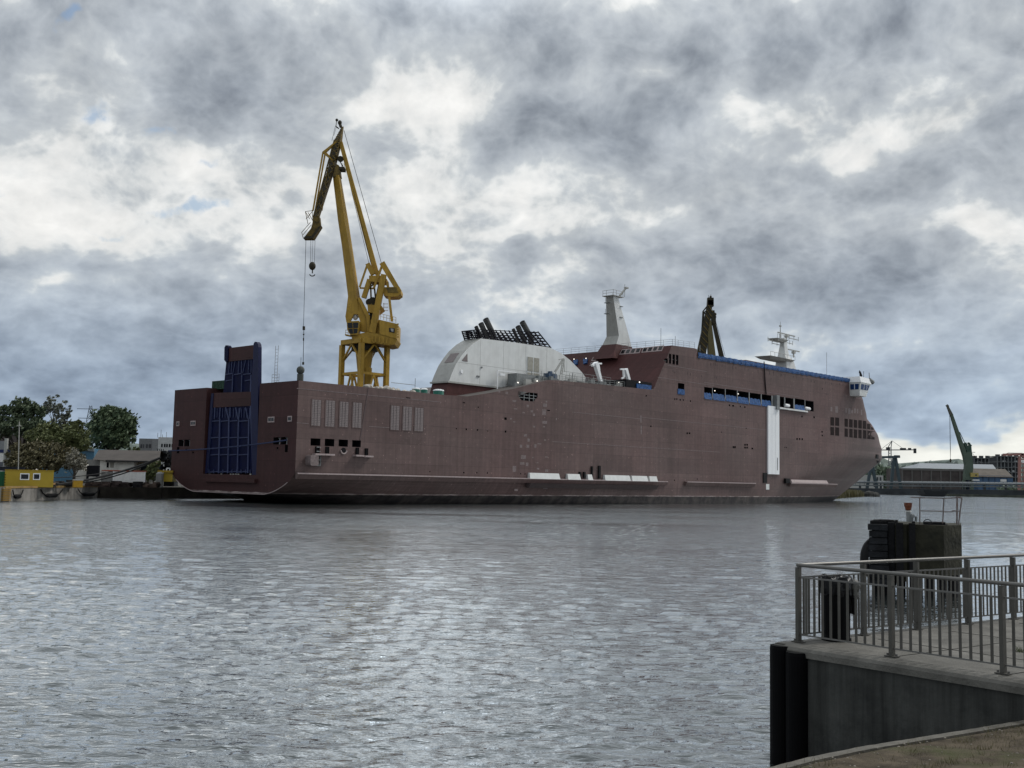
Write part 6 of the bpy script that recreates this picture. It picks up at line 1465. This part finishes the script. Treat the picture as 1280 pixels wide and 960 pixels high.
# dirt slope
DIRT=bpy.data.materials.new('dirt_soil'); DIRT.use_nodes=True; nt=DIRT.node_tree; N=nt.nodes; L=nt.links; b=N['Principled BSDF']; b.inputs['Roughness'].default_value=.95; b.inputs['Specular IOR Level'].default_value=.2
tc=N.new('ShaderNodeTexCoord')
def nz_(s,d=8,r=.65):
    n=N.new('ShaderNodeTexNoise'); n.inputs['Scale'].default_value=s; n.inputs['Detail'].default_value=d; n.inputs['Roughness'].default_value=r; L.new(tc.outputs['Object'],n.inputs['Vector']); return n
cr=N.new('ShaderNodeValToRGB'); cr.color_ramp.elements[0].position=.3; cr.color_ramp.elements[0].color=(.036,.028,.019,1); cr.color_ramp.elements[1].position=.7; cr.color_ramp.elements[1].color=(.165,.134,.095,1); L.new(nz_(2.6).outputs['Fac'],cr.inputs[0])
mx=N.new('ShaderNodeMix'); mx.data_type='RGBA'; mr=N.new('ShaderNodeMapRange'); mr.inputs[1].default_value=.54; mr.inputs[2].default_value=.66; L.new(nz_(1.1,6).outputs['Fac'],mr.inputs[0]); L.new(mr.outputs[0],mx.inputs[0]); L.new(cr.outputs[0],mx.inputs[6]); mx.inputs[7].default_value=(.075,.078,.035,1)
L.new(mx.outputs[2],b.inputs['Base Color']); bp_=N.new('ShaderNodeBump'); bp_.inputs['Distance'].default_value=.035; L.new(nz_(26,8,.8).outputs['Fac'],bp_.inputs['Height']); L.new(bp_.outputs[0],b.inputs['Normal'])
nrow=40; grid=[]
edge=[offp(i,.13).lerp(offp(i+1,.13),u) for (i,u) in fine]
import mathutils.noise as mn
for a in edge:
    row=[]
    for j in range(nrow+1):
        v=(j/nrow)**1.3; d=v*14; x=a.x+d*.10+ d*.25; y=a.y-d*.95; zz=1.15+(a.z-1.15)*(1-v)+ .78*min(1,d/9)**1.0 + .045*mn.noise((x*1.3,y*1.3,0))*min(1,d*2) + .02*mn.noise((x*6,y*6,3))*min(1,d*3)
        row.append((x,y,zz-(.03 if j==0 else 0)))
    grid.append(row)
m=MB(); nc=len(grid)
m.v=[p for r in grid for p in r]
for i in range(nc-1):
    for j in range(nrow): a=i*(nrow+1)+j; m.f.append((a,a+1,a+nrow+2,a+nrow+1)); m.mi.append(0)
dirt=m.build('dirt_bank',DIRT,smooth=True); struct(dirt)
# dry grass tufts and stones on the dirt
vs=[];fs=[]; rg=random.Random(23)
def gz(i,j): return grid[min(i,nc-1)][min(j,nrow)]
tufts=[]
for k in range(420):
    i=rg.randrange(8,nc-1); j=min(nrow-1,int(abs(rg.gauss(0,9)))+ (0 if rg.random()<.5 else 3)); p=gz(i,j); dens=rg.randint(8,30)
    for q in range(dens):
        x=p[0]+rg.gauss(0,.06); y=p[1]+rg.gauss(0,.05); z=p[2]-.015; h=rg.uniform(.012,.06); l=rg.uniform(.004,.007); an=rg.uniform(0,6.28); dx,dy=math.cos(an)*l*.5,math.sin(an)*l*.5; bx_,by_=rg.uniform(-.04,.04),rg.uniform(-.03,.03); n0=len(vs)
        vs+=[(x-dx,y-dy,z),(x+dx,y+dy,z),(x+bx_,y+by_,z+h+.02)]; fs.append((n0,n0+1,n0+2))
mb=MB(); mb.v=vs; mb.f=fs; mb.mi=[0]*len(fs); tag(mb.build('dry_grass',leafmat('grass_dry',(.06,.055,.02),(.13,.115,.05))),'sparse dry grass tufts on the dirt bank','grass',None,'stuff')
m=MB()
for k in range(700):
    i=rg.randrange(6,nc-1); j=rg.randrange(0,26); p=gz(i,j); q=gz(i+1,j+1); u,v=rg.random(),rg.random(); x=p[0]+(q[0]-p[0])*u; y=p[1]+(q[1]-p[1])*v; z=p[2]*(1-v)+q[2]*v; s=rg.uniform(.004,.017); m.sphere((x,y,z),s,4,.6)
tag(m.build('gravel',mat('gravel_pale',(.22,.20,.17),.9,var=.6,scale=3)),'small pale stones scattered on the dirt bank','gravel',None,'stuff')
# grass tuft on platform
o_=MB(); gp_=onz(1275,815,PZ); 
for k in range(60):
    an=rg.uniform(0,6.28); x=gp_[0]+rg.gauss(0,.03); y=gp_[1]+rg.gauss(0,.03); h=rg.uniform(.04,.10); o_.face([(x-.003,y,PZ),(x+.003,y,PZ),(x+.05*math.cos(an),y+.05*math.sin(an),PZ+h)])
tag(o_.build('grass_tuft',leafmat('tuft_green',(.05,.07,.025),(.10,.11,.05))),'small green grass tuft growing in a joint of the platform','grass')
# ================================================================== water
def build_water():
    rng=np.random.default_rng(7)
    rows=[-60.0,-20,0,4]; y=6.0
    while y<170: rows.append(y); y+=max(.028,y*.0045)
    while y<6000: rows.append(y); y*=1.05
    rows=np.array(rows); 
    u=np.concatenate([np.linspace(-6,-.75,14)[:-1],np.linspace(-.75,.75,520),np.linspace(.75,6,14)[1:]])
    Yg,U=np.meshgrid(rows,u,indexing='ij'); X=U*np.maximum(Yg,8.0)
    Zg=np.zeros_like(X); sp=np.maximum(np.maximum(Yg,8)*.0045,np.maximum(Yg,8)*(1.5/520))
    DX=np.zeros_like(X)
    n=76; wd=math.radians(97)
    for i in range(n):
        lam=.22*(2.1/.22)**(i/(n-1)); k=2*math.pi/lam; th=wd+rng.normal(0,.5); ph=rng.uniform(0,6.28)
        slope=.046*(1.0 if lam<.55 else (.55/lam)**1.25); amp=slope/k*1.35
        w=np.clip((lam/sp-2.2)/2,0,1)*np.clip((165-Yg)/60,0,1)*(np.abs(U)<.72)
        phi=k*(X*math.cos(th)+Yg*math.sin(th))+ph+1.6*np.sin(.35*X+.5*i)*np.cos(.27*Yg+i)
        env=.55+.45*np.sin(.11*X*math.cos(i)+.13*Yg*math.sin(i*1.7)+i)
        s=np.sin(phi)
        Zg+=amp*w*env*(s+.22*np.cos(2*phi))
    V_=np.stack([X,Yg,Zg],-1).reshape(-1,3).astype(np.float32)
    nr,ncl=X.shape; idx=np.arange(nr*ncl).reshape(nr,ncl)
    F=np.stack([idx[:-1,:-1],idx[:-1,1:],idx[1:,1:],idx[1:,:-1]],-1).reshape(-1,4).astype(np.int32)
    me=bpy.data.meshes.new('water'); me.vertices.add(len(V_)); me.vertices.foreach_set('co',V_.ravel()); me.loops.add(F.size); me.loops.foreach_set('vertex_index',F.ravel()); me.polygons.add(len(F)); me.polygons.foreach_set('loop_start',np.arange(0,F.size,4,dtype=np.int32)); me.polygons.foreach_set('loop_total',np.full(len(F),4,dtype=np.int32)); me.update(); me.polygons.foreach_set('use_smooth',np.ones(len(F),dtype=bool)); me.validate()
    ob=bpy.data.objects.new('water',me); col.objects.link(ob); struct(ob)
    m=bpy.data.materials.new('river_water'); m.use_nodes=True; nt=m.node_tree; N=nt.nodes; L=nt.links; b=N['Principled BSDF']
    b.inputs['Base Color'].default_value=(.040,.047,.046,1); b.inputs['Roughness'].default_value=.08; b.inputs['IOR'].default_value=1.6
    tc=N.new('ShaderNodeTexCoord')
    def nz(sx,sy,sc,det,r=.6):
        mp=N.new('ShaderNodeMapping'); mp.inputs['Scale'].default_value=(sx,sy,1); mp.inputs['Rotation'].default_value=(0,0,.25); L.new(tc.outputs['Object'],mp.inputs[0]); n=N.new('ShaderNodeTexNoise'); n.inputs['Scale'].default_value=sc; n.inputs['Detail'].default_value=det; n.inputs['Roughness'].default_value=r; L.new(mp.outputs[0],n.inputs['Vector']); return n.outputs['Fac']
    # gust patches modulate the ripples
    g=nz(1,2.2,.035,4); gr=N.new('ShaderNodeMapRange'); gr.inputs[1].default_value=.35; gr.inputs[2].default_value=.65; gr.inputs[3].default_value=.55; gr.inputs[4].default_value=1.35; L.new(g,gr.inputs[0])
    sy=N.new('ShaderNodeSeparateXYZ'); L.new(tc.outputs['Object'],sy.inputs[0]); far=N.new('ShaderNodeMapRange'); far.inputs[1].default_value=50; far.inputs[2].default_value=140; far.inputs[3].default_value=1; far.inputs[4].default_value=1.9; L.new(sy.outputs[1],far.inputs[0]); gm_=N.new('ShaderNodeMath'); gm_.operation='MULTIPLY'; L.new(gr.outputs[0],gm_.inputs[0]); L.new(far.outputs[0],gm_.inputs[1]); gr=gm_
    b1=N.new('ShaderNodeBump'); b1.inputs['Distance'].default_value=.085; L.new(gr.outputs[0],b1.inputs['Strength']); L.new(nz(.45,1.5,2.3,4,.6),b1.inputs['Height'])
    b2=N.new('ShaderNodeBump'); b2.inputs['Distance'].default_value=.005; L.new(nz(.7,1.4,8,4,.6),b2.inputs['Height']); L.new(b1.outputs[0],b2.inputs['Normal']); L.new(b2.outputs[0],b.inputs['Normal'])
    b.inputs['Specular IOR Level'].default_value=0
    gl=N.new('ShaderNodeBsdfGlossy'); gl.inputs['Roughness'].default_value=.05; gl.inputs['Color'].default_value=(.94,.97,.99,1); L.new(b2.outputs[0],gl.inputs['Normal'])
    fr=N.new('ShaderNodeFresnel'); fr.inputs['IOR'].default_value=1.36; L.new(b2.outputs[0],fr.inputs['Normal'])
    fm=N.new('ShaderNodeMapRange'); fm.inputs[1].default_value=.02; fm.inputs[2].default_value=.38; fm.inputs[3].default_value=.03; fm.inputs[4].default_value=.92; L.new(fr.outputs[0],fm.inputs[0])
    ms=N.new('ShaderNodeMixShader'); L.new(fm.outputs[0],ms.inputs[0]); L.new(b.outputs[0],ms.inputs[1]); L.new(gl.outputs[0],ms.inputs[2]); L.new(ms.outputs[0],N['Material Output'].inputs['Surface'])
    me.materials.append(m)
build_water()
# ================================================================== sky, sun, camera
SUN_AZ=math.radians(66); SUN_EL=math.radians(46)
w=bpy.data.worlds.new('World'); scn.world=w; w.use_nodes=True; nt=w.node_tree; N=nt.nodes; L=nt.links
for n in list(N): N.remove(n)
out=N.new('ShaderNodeOutputWorld'); bg=N.new('ShaderNodeBackground'); bg.inputs['Strength'].default_value=1.07; L.new(bg.outputs[0],out.inputs[0])
sky=N.new('ShaderNodeTexSky'); sky.sky_type='NISHITA'; sky.sun_disc=False; sky.sun_elevation=SUN_EL; sky.sun_rotation=SUN_AZ; sky.air_density=1.2; sky.dust_density=1.0
skys=N.new('ShaderNodeVectorMath'); skys.operation='SCALE'; skys.inputs['Scale'].default_value=.12; L.new(sky.outputs[0],skys.inputs[0])
tc=N.new('ShaderNodeTexCoord'); nrm=N.new('ShaderNodeVectorMath'); nrm.operation='NORMALIZE'; L.new(tc.outputs['Generated'],nrm.inputs[0])
sep=N.new('ShaderNodeSeparateXYZ'); L.new(nrm.outputs[0],sep.inputs[0])
def M(op,a,b=None,c=None):
    n=N.new('ShaderNodeMath'); n.operation=op
    for i,v in enumerate((a,b,c)):
        if v is None: continue
        if isinstance(v,(int,float)): n.inputs[i].default_value=v
        else: L.new(v,n.inputs[i])
    return n.outputs[0]
def MR(s,a,b,c,d,it='LINEAR'):
    n=N.new('ShaderNodeMapRange'); n.interpolation_type=it; n.inputs[1].default_value=a; n.inputs[2].default_value=b; n.inputs[3].default_value=c; n.inputs[4].default_value=d; L.new(s,n.inputs[0]); return n.outputs[0]
zc=M('MAXIMUM',sep.outputs[2],0.0)
az=M('ARCTAN2',sep.outputs[0],sep.outputs[1]); el=M('ARCSINE',sep.outputs[2])
# cloud-plane coordinates (a flat layer seen in perspective)
den=M('ADD',zc,.16); px=M('DIVIDE',sep.outputs[0],den); py=M('DIVIDE',sep.outputs[1],den)
cp=N.new('ShaderNodeCombineXYZ'); L.new(px,cp.inputs[0]); L.new(py,cp.inputs[1])
def NZ(vec,sc,det,r=.55,w_=None,dist=0.0,off=(0,0,0)):
    mp=N.new('ShaderNodeMapping'); mp.inputs['Location'].default_value=off; L.new(vec,mp.inputs[0])
    n=N.new('ShaderNodeTexNoise'); n.inputs['Scale'].default_value=sc; n.inputs['Detail'].default_value=det; n.inputs['Roughness'].default_value=r; n.inputs['Distortion'].default_value=dist; L.new(mp.outputs[0],n.inputs['Vector']); return n
sph=N.new('ShaderNodeCombineXYZ'); L.new(az,sph.inputs[0]); L.new(el,sph.inputs[1])
# anisotropic angular coordinates: clouds wider than tall
angy=M('MULTIPLY',M('SQRT',M('ADD',M('MAXIMUM',el,0.0),.12)),1.75); angc=N.new('ShaderNodeCombineXYZ'); L.new(az,angc.inputs[0]); L.new(angy,angc.inputs[1])
ang=N.new('ShaderNodeMapping'); ang.inputs['Rotation'].default_value=(0,0,-.03); L.new(angc.outputs[0],ang.inputs[0])
wn=NZ(ang.outputs[0],5.0,4,.6,off=(3,1,0)); wv=N.new('ShaderNodeVectorMath'); wv.operation='SUBTRACT'; L.new(wn.outputs['Color'],wv.inputs[0]); wv.inputs[1].default_value=(.5,.5,.5)
ws=N.new('ShaderNodeVectorMath'); ws.operation='SCALE'; ws.inputs['Scale'].default_value=.16; L.new(wv.outputs[0],ws.inputs[0])
wa=N.new('ShaderNodeVectorMath'); wa.operation='ADD'; L.new(sph.outputs[0],wa.inputs[0]); L.new(ws.outputs[0],wa.inputs[1])
acc=None
def blobn(px_,py_,rx,ry,amp,hard=0.0):
    global acc
    d=ray(px_,py_); L_=math.sqrt(sum(c*c for c in d)); a=math.atan2(d[0],d[1]); e=math.asin(d[2]/L_); ra=rx/F_PX; re=ry/F_PX
    mp=N.new('ShaderNodeMapping'); mp.vector_type='POINT'; mp.inputs['Scale'].default_value=(1/ra,1/re,0); mp.inputs['Location'].default_value=(-a/ra,-e/re,0); L.new(wa.outputs[0],mp.inputs[0])
    ln=N.new('ShaderNodeVectorMath'); ln.operation='LENGTH'; L.new(mp.outputs[0],ln.inputs[0])
    o=MR(ln.outputs['Value'],hard,1.5,amp,0,'SMOOTHSTEP'); return o
def addb(lst):
    acc=None
    for b in lst:
        o=blobn(*b); acc=o if acc is None else M('ADD',acc,o)
    return acc
dark=addb([(300,95,150,75,.42),(250,40,150,60,.2),(20,25,70,60,.38),(800,165,130,55,.46),(690,120,60,60,.2),(940,60,330,45,.28),(560,15,200,30,.22),(1160,190,200,45,.34),(1020,325,230,60,.42),(1200,400,170,60,.40),(1000,400,120,40,.16),(655,352,60,34,.34),(820,385,50,26,.2),(130,420,300,90,.26),(60,330,130,22,.26),(450,420,200,70,.20),(1180,490,200,34,.36),(620,170,40,40,.2),(150,470,420,90,.30),(780,320,60,14,.2),(1050,30,100,30,.1),(520,330,60,18,.1),(650,470,250,40,.12),(960,300,60,30,.12),(720,250,60,20,.12)])
bright=addb([(480,100,110,45,.26),(560,140,80,40,.2),(70,110,110,60,.26),(80,230,160,60,.30),(230,285,180,30,.30),(560,240,150,55,.30),(330,200,120,60,.22),(950,135,90,28,.34),(1060,160,110,18,.44),(1170,128,120,16,.30),(830,78,40,14,.3),(620,300,110,24,.30),(540,345,110,24,.22),(970,425,110,26,.34),(930,395,60,20,.15),(1215,275,70,22,.44),(1180,345,60,12,.14),(700,290,60,30,.12),(120,350,130,14,.22),(850,470,160,30,.14),(1190,545,260,22,.60),(1100,560,300,26,.30),(400,250,100,30,.15),(740,350,60,20,.18),(1270,350,40,20,.16),(300,330,120,16,.12)])
gap=addb([(95,34,16,8,.6),(130,130,30,12,.7),(278,264,46,11,.95),(235,160,36,16,.6),(310,205,30,10,.5),(120,268,34,10,.7),(1,228,16,12,.7),(95,32,20,10,.7),(222,168,14,10,.3),(200,258,40,8,.5)])
n1=NZ(ang.outputs[0],4.8,8,.60,dist=.25,off=(1.3,.4,0)); n1b=NZ(ang.outputs[0],4.8,5,.60,dist=.25,off=(1.3,.4+.035,0)); n2=NZ(ang.outputs[0],15,6,.62,dist=.4,off=(5,2,1))
vo=N.new('ShaderNodeTexVoronoi'); vo.feature='F1'; vo.normalize=True; vo.inputs['Scale'].default_value=13; vo.inputs['Detail'].default_value=3; vo.inputs['Roughness'].default_value=.62; vo.inputs['Lacunarity'].default_value=2.1; 
vw=N.new('ShaderNodeVectorMath'); vw.operation='ADD'; vs_=N.new('ShaderNodeVectorMath'); vs_.operation='SCALE'; vs_.inputs['Scale'].default_value=.10; L.new(wv.outputs[0],vs_.inputs[0]); L.new(ang.outputs[0],vw.inputs[0]); L.new(vs_.outputs[0],vw.inputs[1]); L.new(vw.outputs[0],vo.inputs['Vector'])
ang2=N.new('ShaderNodeMapping'); ang2.inputs['Scale'].default_value=(1.0,1.0,1); L.new(sph.outputs[0],ang2.inputs[0]); n4=NZ(ang2.outputs[0],48,4,.62,off=(2,7,0))
D_=M('ADD',M('MULTIPLY',M('SUBTRACT',n1.outputs['Fac'],.5),1.25),M('MULTIPLY',M('SUBTRACT',n2.outputs['Fac'],.5),.6))
D_=M('ADD',D_,M('MULTIPLY',M('SUBTRACT',n4.outputs['Fac'],.5),.30))
D_=M('ADD',D_,M('MULTIPLY',M('SUBTRACT',.33,vo.outputs['Distance']),1.4))
D_=M('ADD',D_,M('MULTIPLY',M('SUBTRACT',n1b.outputs['Fac'],n1.outputs['Fac']),1.7))
D_=M('MULTIPLY',D_,MR(el,.02,.2,.5,1.0))
D_=M('ADD',M('SUBTRACT',M('ADD',D_,M('MULTIPLY',dark,.82)),M('MULTIPLY',bright,.85)),.32)
DR=MR(D_,-.35,1.05,0,1)
cr=N.new('ShaderNodeValToRGB'); E=cr.color_ramp.elements; E[0].position=.0; E[0].color=(.83,.85,.86,1); E[1].position=1.0; E[1].color=(.205,.24,.295,1)
for p_,c in ((.20,(.76,.785,.80)),(.33,(.69,.725,.75)),(.40,(.585,.63,.665)),(.46,(.49,.54,.59)),(.60,(.415,.465,.525)),(.80,(.305,.35,.41))): e=E.new(p_); e.color=(*c,1)
L.new(DR,cr.inputs[0])
# lower sky turns bluer, upper dark clouds are warmer grey; bright parts near the horizon creamy
elv=MR(el,.03,.24,1,0,'SMOOTHSTEP'); tint=N.new('ShaderNodeMix'); tint.data_type='RGBA'; L.new(elv,tint.inputs[0]); tint.inputs[6].default_value=(1.03,1.0,.965,1); tint.inputs[7].default_value=(.90,.99,1.09,1)
mul=N.new('ShaderNodeMix'); mul.data_type='RGBA'; mul.blend_type='MULTIPLY'; mul.inputs[0].default_value=1.0; shd=N.new('ShaderNodeVectorMath'); shd.operation='SCALE'; L.new(cr.outputs[0],shd.inputs[0]); L.new(M('MULTIPLY',MR(n2.outputs['Fac'],.3,.7,1.09,.91),MR(vo.outputs['Distance'],.1,.6,.93,1.09)),shd.inputs['Scale']); L.new(shd.outputs[0],mul.inputs[6]); L.new(tint.outputs[2],mul.inputs[7])
warm=N.new('ShaderNodeMix'); warm.data_type='RGBA'; warm.blend_type='MULTIPLY'; L.new(M('MULTIPLY',elv,MR(D_,.35,.05,0,1)),warm.inputs[0]); L.new(mul.outputs[2],warm.inputs[6]); warm.inputs[7].default_value=(1.12,1.0,.84,1)
# blue gaps
gm=M('MULTIPLY',MR(M('ADD',M('ADD',gap,M('MULTIPLY',M('SUBTRACT',.5,n2.outputs['Fac']),1.9)),M('MULTIPLY',M('SUBTRACT',.5,n4.outputs['Fac']),2.2)),.25,1.1,0,.7,'SMOOTHSTEP'),MR(gap,.05,.3,0,1))
gx=N.new('ShaderNodeMix'); gx.data_type='RGBA'; L.new(gm,gx.inputs[0]); L.new(warm.outputs[2],gx.inputs[6]); L.new(skys.outputs[0],gx.inputs[7])
# sky brightness added high up ahead, out of view, to brighten water reflections
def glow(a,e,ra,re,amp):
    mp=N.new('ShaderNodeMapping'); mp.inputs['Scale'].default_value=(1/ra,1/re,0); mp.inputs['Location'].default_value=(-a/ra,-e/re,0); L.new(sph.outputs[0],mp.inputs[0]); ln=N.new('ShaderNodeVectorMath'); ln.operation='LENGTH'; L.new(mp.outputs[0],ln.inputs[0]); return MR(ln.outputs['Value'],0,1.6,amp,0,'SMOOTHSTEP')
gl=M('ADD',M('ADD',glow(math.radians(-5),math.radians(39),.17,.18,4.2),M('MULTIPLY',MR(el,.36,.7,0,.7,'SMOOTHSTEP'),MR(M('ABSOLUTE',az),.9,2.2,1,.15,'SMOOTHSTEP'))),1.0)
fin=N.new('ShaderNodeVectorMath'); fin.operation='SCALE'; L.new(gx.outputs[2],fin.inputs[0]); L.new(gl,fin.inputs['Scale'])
# below the horizon: dull ground tone
gr=N.new('ShaderNodeMix'); gr.data_type='RGBA'; L.new(MR(sep.outputs[2],-.02,0,0,1),gr.inputs[0]); gr.inputs[6].default_value=(.16,.17,.18,1); L.new(fin.outputs[0],gr.inputs[7])
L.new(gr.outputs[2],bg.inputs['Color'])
w.cycles.sampling_method='MANUAL'; w.cycles.sample_map_resolution=512
sl=bpy.data.lights.new('sun','SUN'); sl.energy=1.9; sl.angle=math.radians(12); sl.color=(1,.96,.9); so=bpy.data.objects.new('sun',sl); col.objects.link(so)
dv=Vector((math.sin(SUN_AZ)*math.cos(SUN_EL),math.cos(SUN_AZ)*math.cos(SUN_EL),math.sin(SUN_EL))); so.rotation_euler=dv.to_track_quat('Z','Y').to_euler(); so.location=(30,10,60)
cam=bpy.data.cameras.new('camera'); co=bpy.data.objects.new('camera',cam); col.objects.link(co); scn.camera=co
cam.sensor_width=36; cam.sensor_fit='HORIZONTAL'; cam.lens=36*F_PX/1280; cam.clip_start=.1; cam.clip_end=12000
c,s=math.cos(PITCH),math.sin(PITCH); cr_,sr_=math.cos(ROLL),math.sin(ROLL)
fw=Vector((0,c,s)); u0=Vector((1,0,0)); v0=Vector((0,-s,c))
X_=u0*cr_+v0*sr_; Y_=u0*(-sr_)+v0*cr_
R=Matrix((X_,Y_,-fw)).transposed().to_4x4(); R.translation=Vector((0,0,CAMZ)); co.matrix_world=R
scn.view_settings.view_transform='Standard'; scn.view_settings.look='None'; scn.view_settings.exposure=0; scn.view_settings.gamma=1
scn.render.engine='CYCLES'; scn.cycles.max_bounces=4; scn.cycles.diffuse_bounces=2; scn.cycles.glossy_bounces=2; scn.cycles.use_denoising=True
for o in bpy.data.objects:
    if '_o' in o.keys(): del o['_o']
